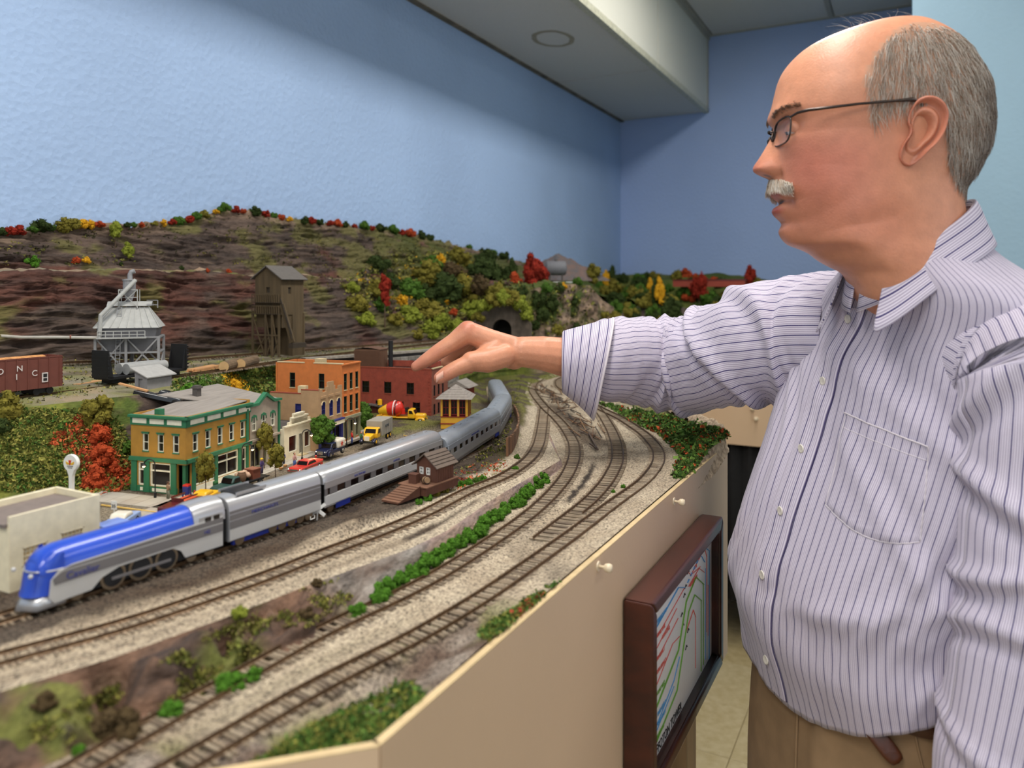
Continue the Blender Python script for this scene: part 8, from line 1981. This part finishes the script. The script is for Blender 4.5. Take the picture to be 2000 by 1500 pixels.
for k in range(1900):  # moustache
 l = rh.uniform(-.042, .042); py = rh.uniform(345, 362) + 330 * abs(l) + 2600 * max(0, abs(l) - .03) * .1
 th = math.asin(clamp(l / .071, -1, 1)) * .95
 p, n = surf(py, th); p += n * rh.uniform(.0, .0022); d = (Vector((0, 0, -1)) + HLv * math.copysign(.25 + 16 * abs(l), l) - HF * 9 * abs(l) + n * .45).normalized(); L_ = rh.uniform(.008, .013)
 S_.add(p, [(d + n * (.2 - .2 * q)) * L_ / 4 for q in range(4)], .00030, rh.choice((c3((226, 218, 206)), c3((206, 190, 170)), c3((236, 230, 220)), c3((168, 140, 112)))))
S_.build('moustache')
S_ = Strands()
for k in range(520):  # eyebrows
 s = rh.choice((1, -1)); l = s * rh.uniform(.010, .054); py = 226 - 8 * math.sin((abs(l) - .010) / .044 * 2.4) + rh.gauss(0, 2.6)
 th = math.asin(clamp(abs(l) / .079, -1, 1)) ** 1.0 * s * .9; p, n = surf(py, th); d = (HLv * s * .8 - HF * .35 + Vector((0, 0, -.25)) + n * .35).normalized(); L_ = rh.uniform(.006, .010)
 S_.add(p, [d * L_ / 3] * 3, .00024, rh.choice((c3((112, 82, 62)), c3((140, 108, 84)), c3((92, 66, 50)))))
S_.build('eyebrows')
tn = MB(); rows = []  # thumb nail
for i in range(9):
 u = -1 + 2 * i / 8; rows.append([HP(858 + 11 * v_ + 0 * u, 736 - 7.5 * v_ + 7.0 * u, 1.121 - .0100 - .0012 * v_ + .0022 * u * u) for v_ in [-.55 + .16 * k for k in range(9)]])
tn.loft(rows, close=False); man_part('thumb_nail', tn, mat('fingernail', (232, 178, 156), .25, var=.03), person)
# ---------------- shirt
def stripe_mat():
 m, nt, b = newmat('striped_cotton'); L = nt.links.new
 uv = nd(nt, 'ShaderNodeUVMap'); sp = nd(nt, 'ShaderNodeSeparateXYZ'); L(uv.outputs[0], sp.inputs[0])
 def lines(period, width, soft, off=0.):
  a = nd(nt, 'ShaderNodeMath', _operation='ADD'); a.inputs[1].default_value = 10 + off; L(sp.outputs['X'], a.inputs[0])
  mo = nd(nt, 'ShaderNodeMath', _operation='PINGPONG'); mo.inputs[1].default_value = period / 2; L(a.outputs[0], mo.inputs[0])
  mr = nd(nt, 'ShaderNodeMapRange'); mr.inputs[1].default_value = width / 2 + soft; mr.inputs[2].default_value = width / 2; mr.inputs[3].default_value = 0; mr.inputs[4].default_value = 1; L(mo.outputs[0], mr.inputs[0]); return mr
 base = srgb(214, 207, 220)
 m1 = nd(nt, 'ShaderNodeMix', _data_type='RGBA'); m1.inputs[6].default_value = base; m1.inputs[7].default_value = srgb(166, 156, 178); l1 = lines(.0021, .0006, .0004); L(l1.outputs[0], m1.inputs[0])
 m2 = nd(nt, 'ShaderNodeMix', _data_type='RGBA'); L(m1.outputs[2], m2.inputs[6]); m2.inputs[7].default_value = srgb(66, 58, 108); l2 = lines(.0105, .0009, .0004); L(l2.outputs[0], m2.inputs[0])
 L(m2.outputs[2], b.inputs['Base Color']); b.inputs['Roughness'].default_value = .85; b.inputs['Specular IOR Level'].default_value = .2; b.inputs['Sheen Weight'].default_value = .15
 tc = nd(nt, 'ShaderNodeTexCoord'); n = nd(nt, 'ShaderNodeTexNoise', Scale=60., Detail=4); L(tc.outputs['Object'], n.inputs['Vector']); bp = nd(nt, 'ShaderNodeBump', Strength=.6, Distance=.0012); L(n.outputs['Fac'], bp.inputs['Height']); L(bp.outputs[0], b.inputs['Normal'])
 return m
M_shirt = stripe_mat()
shirt_mb = MB(); shirt_uv = []
ZTOP, ZH = 1.497, 1.0
def hem(th): c = math.cos(th); return .985 - .032 * max(0, c) ** 1.5 + .036 * abs(math.sin(th)) ** 2
def fold_t(th, z):
 """cloth folds on the trunk, in metres outwards"""
 o = 0
 o += .0050 * fbm(th * 2.2 + 3, z * 5.0, 1) * 1.4  # broad softness
 o += .0045 * nz(th * 9 + 4 * math.sin(z * 9), z * 2.6, 4) * sstep(1.46, 1.30, z)  # long vertical folds
 o += .0060 * math.sin((z - 1.03) * 70 + 2.2 * math.sin(th * 1.7)) * gs(z - 1.055, .030) * (.6 + .6 * nz(th * 2, 3))  # rolls above the belt
 d = (z - 1.26) + .10 * (th - 1.15)  # drag lines from the armpit to the belly
 o += .0065 * gs(d, .012) * gs(th - .95, .55) - .0045 * gs(d - .030, .014) * gs(th - .95, .5)
 d2 = (z - 1.17) + .16 * (th - .9); o += .0055 * gs(d2, .011) * gs(th - 1.0, .5) - .004 * gs(d2 - .026, .012) * gs(th - 1.0, .5)
 d3 = (z - 1.10) - .05 * (th - .6); o += .0045 * gs(d3, .010) * gs(th - .7, .6)
 return o
def shirt_pt(th, z, out=0.):
 f = sstep(1.49, 1.45, z)
 zz = z if z > 1.07 else lerp(hem(th), 1.07, (z - ZH) / (1.07 - ZH))
 p = torso_pt(th, max(zz, .955) if zz < 1.07 else zz, 1., fold_t(th, z) * f + out); p.z = zz; return p
NT, NZ = 180, 120
rings = []
for i in range(NZ + 1):
 z = lerp(ZH, ZTOP, i / NZ); ring = []
 for j in range(NT + 1):
  th = -math.pi + 2 * math.pi * j / NT; p = shirt_pt(th, z); ring.append(p); shirt_uv.append((th * .185 * lerp(1, .8, sstep(1.38, 1.5, z)), z))
 rings.append(ring)
shirt_mb.loft(rings, close=False)
ring0 = []
for j in range(NT + 1):  # tucked-in bottom edge
 th = -math.pi + 2 * math.pi * j / NT; p = shirt_pt(th, ZH); c0 = torso_pt(0, 1.0); x0 = Vector((cr(1.0, XF) + .98 * cr(1.0, TAa), D0, p.z)); ring0.append(p.lerp(x0, .10) + Vector((0, 0, .010))); shirt_uv.append((th * .185, .98))
k0 = len(shirt_mb.v); shirt_mb.v += [tuple(p) for p in ring0]; shirt_mb.f += [(k0 + j, k0 + j + 1, j + 1, j) for j in range(NT)]
def sleeve(pts, foldf, n=72, m=90, uvr=.072, twist=0., sub=None):
 """pts: (centre, r_vertical, r_across); lofted along the arm"""
 P_ = [p for p, _, _ in pts]; K_ = len(pts); rings = []; uvs = []; Ls = [0.]
 for a, b in zip(P_, P_[1:]): Ls.append(Ls[-1] + (b - a).length)
 def comp(f): return lambda s: cr(s, [(Ls[i], f(pts[i])) for i in range(K_)])
 cx, cy, cz = comp(lambda q: q[0].x), comp(lambda q: q[0].y), comp(lambda q: q[0].z); rv, ra = comp(lambda q: q[1]), comp(lambda q: q[2])
 for i in range(m + 1):
  s = Ls[-1] * i / m; c = Vector((cx(s), cy(s), cz(s))); t = (Vector((cx(s + .004), cy(s + .004), cz(s + .004))) - Vector((cx(s - .004), cy(s - .004), cz(s - .004)))).normalized()
  up = Vector((0, 0, 1)) if abs(t.z) < .8 else Vector((-1, 0, 0)); up = (up - t * up.dot(t)).normalized(); sd = t.cross(up); ring = []
  for j in range(n + 1):
   a = 2 * math.pi * j / n; o_ = foldf(s / Ls[-1], a)
   ring.append(c + up * math.cos(a) * (rv(s) + o_) + sd * math.sin(a) * (ra(s) + o_)); uvs.append((a * uvr + twist * s, s))
  rings.append(ring)
 mb = MB().loft(rings, close=False); return mb, uvs, rings
def fold_r(s, a):
 o = .004 * fbm(s * 5, math.cos(a) * 1.5, math.sin(a) * 1.5)
 e = gs(s - .50, .17)
 o += .0085 * e * nz(s * 24 + 2.2 * math.cos(a + .8), math.cos(a) * 1.1, math.sin(a) * 1.1 + 2)
 o += .0050 * gs(s - .84, .12) * nz(s * 36 + .8 * math.cos(a), math.cos(a) * .9, math.sin(a) * .9 + 5)
 o += .0060 * gs(s - .12, .14) * nz(s * 16 + 2.8 * math.sin(a), math.cos(a) * 1.2, 7)
 # sharp drag folds from the crook of the elbow
 for k, (s0, sl, am, w) in enumerate(((.46, .10, .013, .020), (.60, -.07, .008, .014), (.34, .13, .009, .022), (.72, -.04, .007, .012))):
  d = s - s0 - sl * math.cos(a - .5 - .4 * k); o += am * gs(d, w) - .6 * am * gs(d - w * 1.9, w * .9)
 return o
SR = [(Vector((.455, 1.00, 1.385)), .085, .075), (Vector((.415, 1.075, 1.378)), .090, .078), (Cp(1470, 672, 1.13), .086, .074), (Cp(1400, 700, 1.19), .076, .068), (Cp(1330, 712, 1.25), .078, .070), (Cp(1270, 708, 1.255), .074, .066), (Cp(1215, 702, 1.230), .068, .061), (Cp(1180, 705, 1.212), .065, .058), (Cp(1150, 706, 1.203), .055, .052)]
smb, suv, _ = sleeve(SR, fold_r); o0 = len(shirt_mb.v); shirt_mb.add(smb.v, smb.f); shirt_uv += suv
def fold_l(s, a):
 o = .004 * fbm(s * 5 + 9, math.cos(a) * 1.5, math.sin(a) * 1.5)
 for k, (s0, sl, am, w) in enumerate(((.30, .10, .008, .02), (.48, -.08, .010, .018), (.56, .06, .008, .014), (.74, -.05, .007, .014), (.88, .05, .006, .012))):
  d = s - s0 - sl * math.cos(a - 1.5 + .7 * k); o += am * gs(d, w) - .6 * am * gs(d - w * 1.9, w)
 return o
SL = [(Vector((.50, .87, 1.395)), .072, .075), (Cp(2000, 720, .785), .080, .078), (LS, .076, .074), (Cp(2032, 930, .745), .073, .070), (LE, .070, .068), (Cp(1998, 1300, .728), .064, .060), (LW, .058, .054), (LW + Vector((-.006, 0, -.03)), .054, .050)]
lmb, luv, _ = sleeve(SL, fold_l); shirt_mb.add(lmb.v, lmb.f); shirt_uv += luv
shirt = man_part('shirt', shirt_mb, M_shirt, person, uv=shirt_uv); md = shirt.modifiers.new('t', 'SOLIDIFY'); md.thickness = .0010; md.offset = -1
shirt['label'] = 'white cotton shirt with navy pinstripes, cuffs turned back'
# turned-back cuff: flares from the wrist towards the elbow
CU = [(Cp(1172, 703, 1.205), .056, .054), (Cp(1112, 706, 1.198), .0435, .044), (Cp(1100, 706, 1.197), .0450, .046), (Cp(1098, 706, 1.197), .0470, .048), (Cp(1112, 707, 1.198), .052, .051), (Cp(1140, 709, 1.201), .0605, .057), (Cp(1168, 712, 1.205), .070, .062), (Cp(1178, 713, 1.206), .0735, .064)]
def cuff():
 n = 72; rings = []; uvs = []
 tilt = [.0, .0, 0, 0, .1, .16, .22, .24]
 for i, (c, rv, ra) in enumerate(CU):
  t = Vector((-.996, .085, 0)).normalized(); up = Vector((0, 0, 1)); up = (up - t * up.dot(t)).normalized(); sd = t.cross(up); ring = []
  for j in range(n + 1):
   a = 2 * math.pi * j / n; w = .0015 * nz(math.cos(a) * 2, math.sin(a) * 2, i * .4) * (i > 3)
   droop = -.012 * max(0, -math.cos(a)) ** 2 * sstep(4, 7, i)
   p = c + up * (math.cos(a) * (rv + w) + droop) + sd * math.sin(a) * (ra + w) + t * (tilt[i] * rv * -math.cos(a) * .9)
   ring.append(p); uvs.append(((0, .05, .06, .062, .074, .097, .121, .129)[i] * .9 + .0005, a * .05))
  rings.append(ring)
 mb = MB().loft(rings, close=False); o = man_part('cuff', mb, M_shirt, shirt, uv=uvs); s = o.modifiers.new('sub', 'SUBSURF'); s.levels = s.render_levels = 1; md = o.modifiers.new('t', 'SOLIDIFY'); md.thickness = .0012
 # stitched rim along the free edge
 man_part('cuff_hem', MB().tube([p for p in rings[-1][:-1]], .0019, 8, closed=True), mat('shirt_white', (224, 216, 222), .85, var=.04), shirt)
cuff()
# collar: stand round the neck and a leaf folded over it
def collar():
 Nc = 72; CC = Vector((.456, .878, 0))
 def ringp(psi, r_f, r_l, zf, zb, dx=0.):
  c, s = math.cos(psi), math.sin(psi); p = CC + TF * (r_f * c + dx) + TL * (r_l * s * .95); p.z = lerp(zb, zf, (c + 1) / 2) + .014 * abs(s) * (1 if s > 0 else .4); return p
 st, suv_ = [], []
 for j in range(Nc + 1):
  psi = math.radians(lerp(5, 355, j / Nc)); st.append([ringp(psi, .070, .074, 1.420, 1.500), ringp(psi, .066, .071, 1.440, 1.525), ringp(psi, .063, .0685, 1.458, 1.545)])
  for v_ in (0, .02, .04): suv_.append((v_ * .9 + .003, psi * .07))
 o = man_part('collar_stand', MB().loft(st, close=False), M_shirt, shirt, uv=suv_); o.modifiers.new('t', 'SOLIDIFY').thickness = .0012
 rows, uvs = [], []
 for j in range(Nc + 1):
  psi = math.radians(lerp(33, 330, j / Nc)); c = math.cos(psi); q_ = min(psi - math.radians(33), math.radians(330) - psi); tip = math.exp(-(q_ / math.radians(30)) ** 2)
  inner_b = ringp(psi, .068, .073, 1.428, 1.508); inner_t = ringp(psi, .062, .0685, 1.458, 1.545); fold = ringp(psi, .066, .0725, 1.461, 1.549); outer = ringp(psi, .070, .0765, 1.455, 1.542)
  leaf = .043 + .030 * tip; mid = ringp(psi, .077 + .006 * tip, .084, 1.455 - leaf * .5, 1.542 - leaf * .5); low = ringp(psi, .085 + .016 * tip, .094 + .004 * tip, 1.455 - leaf * .95, 1.542 - leaf)
  rows.append([inner_b, inner_t, fold, outer, mid, low])
  for v_ in (.0, .016, .018, .021, .040, .060): uvs.append((v_ * .9 + .003, psi * .07))
 mb = MB().loft(rows, close=False); o = man_part('collar', mb, M_shirt, shirt, uv=uvs); s = o.modifiers.new('sub', 'SUBSURF'); s.levels = s.render_levels = 2; md = o.modifiers.new('t', 'SOLIDIFY'); md.thickness = .0014
collar()
def on_torso(px, py):
 """(angle, height) of the point of the shirt front seen there"""
 best = None
 for i in range(70):
  for j in range(120):
   th = lerp(-.9, 2.2, j / 119); z = lerp(1.0, 1.47, i / 69); p = shirt_pt(th, z); X = 1000 + FPX * p.x / p.y; Y = 560 - FPX * (p.z - CZ) / p.y; d = (X - px) ** 2 + (Y - py) ** 2
   if best is None or d < best[0]: best = (d, th, z)
 return best[1], best[2]
# button placket
def patch(name, th_f, zs_, out, uvf, n=10, m=60, th_=.0008):
 rows, uvs = [], []
 for i in range(m + 1):
  z = lerp(zs_[0], zs_[1], i / m); a, b = th_f(z); row = []
  for j in range(n + 1): th = lerp(a, b, j / n); e = .0 if j in (0, n) else out; row.append(shirt_pt(th, z, e)); uvs.append(uvf(th, z))
  rows.append(row)
 return man_part(name, MB().loft(rows, close=False), M_shirt, shirt, uv=uvs)
patch('placket', lambda z: (-.085, .085), (1.004, 1.425), .0024, lambda th, z: (th * .185, z))
man_part('placket_seam', MB().tube([shirt_pt(.088, lerp(1.004, 1.425, i / 60), .0012) for i in range(61)], .0007, 6), mat('navy_thread', (74, 66, 112), .9), shirt)
M_btn = mat('pearl_button', (232, 226, 214), .2, var=.05, scale=300)
btm = None
for k, py in enumerate((622, 745, 877, 998, 1123, 1243)):
 z = CZ - (py - 560) / FPX * .92; z = max(z, 1.012); p = shirt_pt(0., z, .0030); n_ = (shirt_pt(0, z, .02) - shirt_pt(0, z)).normalized(); q = n_.to_track_quat('Z', 'Y').to_matrix()
 bt = man_part('button', MB().lathe([(.0052, 0), (.0055, .0008), (.0052, .0016), (.0042, .0013), (.0008, .0012)], 18, p, q), M_btn, shirt)
 # four thread holes
bt = None
# chest pocket
ct_ = [on_torso(*c) for c in ((1655, 812), (1815, 878), (1800, 1060), (1745, 1078), (1610, 985))]
tl, tr, br_, bt_, bl = ct_
def pock():
 rows, uvs = [], []; n, m = 22, 26
 for i in range(m + 1):
  v = i / m; row = []
  for j in range(n + 1):
   u = j / n; th = lerp(lerp(tl[0], tr[0], u), lerp(bl[0], br_[0], u), v); z = lerp(lerp(tl[1], tr[1], u), lerp(bl[1], br_[1], u), v); z -= .012 * (1 - abs(2 * u - 1) ** 1.5) * sstep(.7, 1, v)
   e = .0026 if 0 < i < m and 0 < j < n else .0004
   if i == 0: e = .0030
   p = shirt_pt(th, z, e); row.append(p); uvs.append((th * .185 + .0045, z))
  rows.append(row)
 o = man_part('chest_pocket', MB().loft(rows, close=False), M_shirt, shirt, uv=uvs)
 man_part('pocket_hem', MB().tube(rows[0], .0008, 6), MATS['shirt_white'], shirt)
 man_part('pocket_hem', MB().tube(rows[4], .0004, 6), MATS['shirt_white'], shirt)
 for col in (0, n): man_part('pocket_seam', MB().tube([r[col] for r in rows], .0006, 6), MATS['shirt_white'], shirt)
 man_part('pocket_seam', MB().tube(rows[-1], .0006, 6), MATS['shirt_white'], shirt)
pock()
# ---------------- trousers, belt, shoes
M_khaki = mat('khaki_twill', (150, 122, 90), .9, var=.08, scale=40, bump=.0012, bscale=22)
def leg_rings(s, z):
 return None
tr = MB(); rows = []
XT = Vector((.462, D0, 0))
def hip(th, z):
 k = sstep(.75, 1.04, z); A, B = lerp(.142, .132, k), lerp(.195, .178, k); c, s = math.cos(th), math.sin(th)
 p = XT + TF * (A * math.copysign(abs(c) ** .85, c) + .004 * nz(th * 7, z * 6, 2) + .006 * gs(th - .32, .07) * sstep(1.03, .9, z)) + TL * (B * math.copysign(abs(s) ** .85, s)); p.z = z; return p
for i in range(30): z = lerp(1.032, .76, i / 29); rows.append([hip(2 * math.pi * j / 80, z) for j in range(80)])
tr.loft(rows)
for s in (-1, 1):
 rr = []
 for i in range(26):
  z = lerp(.80, .07, i / 25); r = pw(z, [(.07, .105), (.2, .098), (.45, .088), (.62, .098), (.80, .108)]); c = XT + TL * (s * lerp(.085, .090, i / 25)) + TF * (.012 * math.sin(i * .25)); c.z = z
  rr.append([c + TF * (math.cos(a) * r * 1.08 + .004 * nz(i * .8, math.cos(a) * 2, s)) + TL * math.sin(a) * r * .86 for a in [2 * math.pi * j / 36 for j in range(36)]])
 tr.loft(rr)
trousers = man_part('trousers', tr, M_khaki, person)
man_part('fly_seam', MB().tube([hip(.12, lerp(1.02, .82, i / 20)) + TF * .0012 for i in range(21)], .0016, 6), M_khaki, trousers)
for th in (.95, 1.10): man_part('pocket_seam', MB().tube([hip(th + .018 * i, lerp(1.02, .86, i / 14)) + (TF * math.cos(th) + TL * math.sin(th)) * .0012 for i in range(15)], .0013, 6), M_khaki, trousers)
M_belt = mat('brown_leather', (84, 42, 20), .38, var=.2, scale=60, bump=.0003, bscale=300)
bm = MB(); bm.loft([[hip(2 * math.pi * j / 80, z) + (hip(2 * math.pi * j / 80, z) - Vector((XT.x, XT.y, z))).normalized() * o for j in range(80)] for z, o in ((.990, .0015), (.991, .0055), (1.021, .0055), (1.022, .0015))])
belt = man_part('belt', bm, M_belt, person)
sp = [Cp(1664, 1382, .815), Cp(1690, 1408, .800), Cp(1716, 1440, .790), Cp(1740, 1470, .784), Cp(1757, 1492, .780)]; rows = []
for i, p in enumerate(sp):
 t = (sp[min(i + 1, 4)] - sp[max(i - 1, 0)]).normalized(); w = t.cross(Vector((0, 1, 0))).normalized(); hw_ = (.0070, .0088, .0095, .0100, .0085)[i]; n_ = Vector((0, -1, 0))
 rows.append([p + w * hw_, p + w * hw_ * .8 + n_ * .0022, p - w * hw_ * .8 + n_ * .0022, p - w * hw_, p - w * hw_ * .8 - n_ * .001, p + w * hw_ * .8 - n_ * .001])
so_ = man_part('belt_end', MB().loft(rows, caps=True), M_belt, belt); ss_ = so_.modifiers.new('s', 'SUBSURF'); ss_.levels = ss_.render_levels = 1
for th in (.62, -.5, 1.5):
 p0, p1 = hip(th, .982), hip(th, 1.03); n_ = (p0 - Vector((XT.x, XT.y, p0.z))).normalized(); man_part('belt_loop', MB().bar(p0 + n_ * .0075, p1 + n_ * .0075, .010, .0025), M_khaki, trousers)
M_shoe = mat('dark_shoe', (40, 32, 28), .4)
for s in (-1, 1):
 c = XT + TL * (s * .092); rr = []
 for i in range(13):
  u = i / 12; x = lerp(-.10, .19, u); hw_ = .043 * math.sin(math.pi * clamp(u * .92 + .06)) ** .45 + .004; ht = lerp(.10, .045, sstep(.25, .75, u))
  rr.append([c + TF * x + TL * (hw_ * math.cos(a)) + Vector((0, 0, max(0, ht * .5 + ht * .5 * math.sin(a) * 1.0))) for a in [2 * math.pi * j / 18 for j in range(18)]])
 man_part('shoe', MB().loft(rr, caps=True), M_shoe, person)
# ================================================================ framed track diagram on the fascia
M_mahog = mat('mahogany', (72, 32, 21), .30, rgb2=(40, 18, 14), scale=14, stretch=(1, .25, 2.2), coat=.2, detail=6)
M_paper = mat('diagram_paper', (222, 222, 220), .35, var=.01, scale=5)
def picture_frame():
 fx = FX
 # the outer box: front face stands off the fascia
 depth = .034
 def onp(px, py): return onx(px, fx + depth, py=py)
 a = onp(1275, 1178); b = onp(1413, 1010); y0, y1 = a.y, b.y; z1 = (a.z + b.z) / 2; z0 = z1 - .214
 W, H = y1 - y0, z1 - z0; t = thing('picture_frame', 'dark mahogany frame holding a printed track diagram on the fascia', 'picture frame', (fx + .0005, y0, z0))
 bw = .017
 def rail(name, p):  # p: outline in (y, z); bevelled moulding profile
  o = MB().prism(p, (depth, 0, 0), (0, 0, 0), (0, 1, 0), (0, 0, 1)).build(name, M_mahog, t); m = o.modifiers.new('b', 'BEVEL'); m.width = .0035; m.segments = 3; return o
 rail('frame_rail', [(0, 0), (W, 0), (W - bw, bw), (bw, bw)]); rail('frame_rail', [(0, H), (bw, H - bw), (W - bw, H - bw), (W, H)]); rail('frame_rail', [(0, 0), (bw, bw), (bw, H - bw), (0, H)]); rail('frame_rail', [(W, 0), (W, H), (W - bw, H - bw), (W - bw, bw)])
 for p0, p1 in (((bw, bw), (W - bw, bw)), ((bw, H - bw), (W - bw, H - bw)), ((bw, bw), (bw, H - bw)), ((W - bw, bw), (W - bw, H - bw))): MB().bar((depth - .006, *p0), (depth - .006, *p1), .004).build('inner_bead', M_mahog, t)
 MB().bb((0, .004, .004), (.004, W - .004, H - .004)).build('back_board', M_mahog, t)
 px0 = depth - .014; pp = MB().bb((px0 - .002, bw, bw), (px0, W - bw, H - bw)).build('diagram_sheet', M_paper, t)
 w, h = W - 2 * bw, H - 2 * bw
 mr, mb_, mg, mk = (mat(n, c, .5, var=.02) for n, c in (('ink_red', (206, 88, 76)), ('ink_blue', (74, 150, 206)), ('ink_green', (104, 160, 54)), ('ink_black', (26, 26, 28))))
 def pt(u, v): return Vector((px0 + .0003, bw + u * w, bw + v * h))
 def line(pts, m, wd, name='track_line'):
  mbb = MB()
  for a_, b_ in zip(pts, pts[1:]): mbb.bar(pt(*a_), pt(*b_), wd, .0006)
  mbb.build(name, m, pp)
 line([(0, .985), (.80, .985), (.95, .86), (.95, .0)], mb_, .0030); line([(.55, .93), (.62, .86), (.86, .93), (.90, .84), (.90, .25)], mr, .0014); line([(.62, .86), (.78, .83)], mr, .0014)
 line([(.04, .80), (.42, .89), (.52, .83)], mb_, .0024); line([(.05, .66), (.40, .76)], mr, .0012); line([(.02, .73), (.52, .83)], mr, .0012); line([(.58, .80), (.76, .83), (.86, .74)], mr, .0014)
 for k in range(5): line([(.56 + .05 * k, .84 + .018 * k), (.585 + .05 * k, .85 + .018 * k)], mb_, .0024)
 line([(.80, .90), (.86, .82)], mb_, .0022); line([(.88, .76), (.88, .05)], mb_, .0018)
 line([(.02, .50), (.10, .44), (.34, .56), (.44, .54)], mr, .0012); line([(.10, .60), (.42, .68)], mr, .0012)
 line([(0, .34), (.06, .29), (.42, .46), (.54, .72), (.70, .80), (.84, .66), (.84, .04)], mg, .0030); line([(0, .06), (.40, .20), (.58, .62), (.68, .68), (.80, .56), (.80, .02)], mg, .0026); line([(.54, .50), (.66, .58), (.70, .50), (.70, .12)], mr, .0014); line([(.96 - .03, .60), (.96 - .03, .2)], mr, .001)
 line([(.0, .22), (.06, .17), (.36, .30), (.44, .40)], mb_, .0014); line([(.02, .12), (.36, .26)], mb_, .0012)
 R = (math.radians(90), 0, math.radians(90))
 def lab(s, u, v, size, m, sx=1.): text(s, size, m, pp, pt(u, v) + Vector((.0002, 0, 0)), (math.radians(90), 0, math.radians(90)), sx=sx, depth=.0002)
 lab('ROFFOTON TOWER', .06, .015, .0150, mk, .92)
 for s, u, v, m in (('LOW BRANCH LINE', .10, .835, mb_), ('SAWMILL SPUR', .12, .745, mr), ('ROFFO SPUR', .20, .690, mr), ('ROFFO SIDING 1', .10, .600, mr), ('ROFFO SIDING 2', .12, .515, mr), ('MAIN LINE WEST', .10, .380, mg), ('STAGING YARD LEAD 2', .06, .245, mb_), ('MAIN LINE EAST', .10, .110, mg), ('STAGING YARD LEAD 1', .06, .185, mb_), ('SPUR', .68, .865, mr), ('INDUSTRY SPUR', .60, .78, mr)): lab(s, u, v, .0068, m, .8)
 for u, v in ((.52, .82), (.50, .77), (.46, .66), (.48, .57), (.56, .90), (.56, .48), (.53, .38), (.02, .80), (.05, .49)): line([(u, v), (u + .02, v + .02), (u + .03, v)], mk, .0014, 'switch_mark')
picture_frame()
# ---------------------------------------------------------------- labels that single out look-alikes
ORD = 'first second third fourth fifth sixth seventh eighth ninth tenth eleventh twelfth thirteenth fourteenth fifteenth sixteenth seventeenth eighteenth nineteenth twentieth'.split()
def ordinal(i):
 if i < 20: return ORD[i]
 t, u = divmod(i + 1, 10); tens = ['', '', 'twenty', 'thirty', 'forty', 'fifty', 'sixty', 'seventy', 'eighty', 'ninety'][t]
 return tens + ('ieth' if False else '') + '-' + ORD[u - 1] if u else {'twenty': 'twentieth', 'thirty': 'thirtieth', 'forty': 'fortieth', 'fifty': 'fiftieth'}[tens]
bpy.context.view_layer.update(); same = {}
for o in COL.objects:
 if o.parent is None and o.get('label'): same.setdefault(o['label'], []).append(o)
def col_of(o): p = o.matrix_world.translation; D = -p.x * math.sin(TH) + p.y * math.cos(TH); return (p.x * math.cos(TH) + p.y * math.sin(TH)) / D
for lab_, os_ in same.items():
 if len(os_) > 1:
  os_.sort(key=col_of)
  for i, o in enumerate(os_): o['label'] = lab_ + ', ' + ordinal(i) + ' from left'
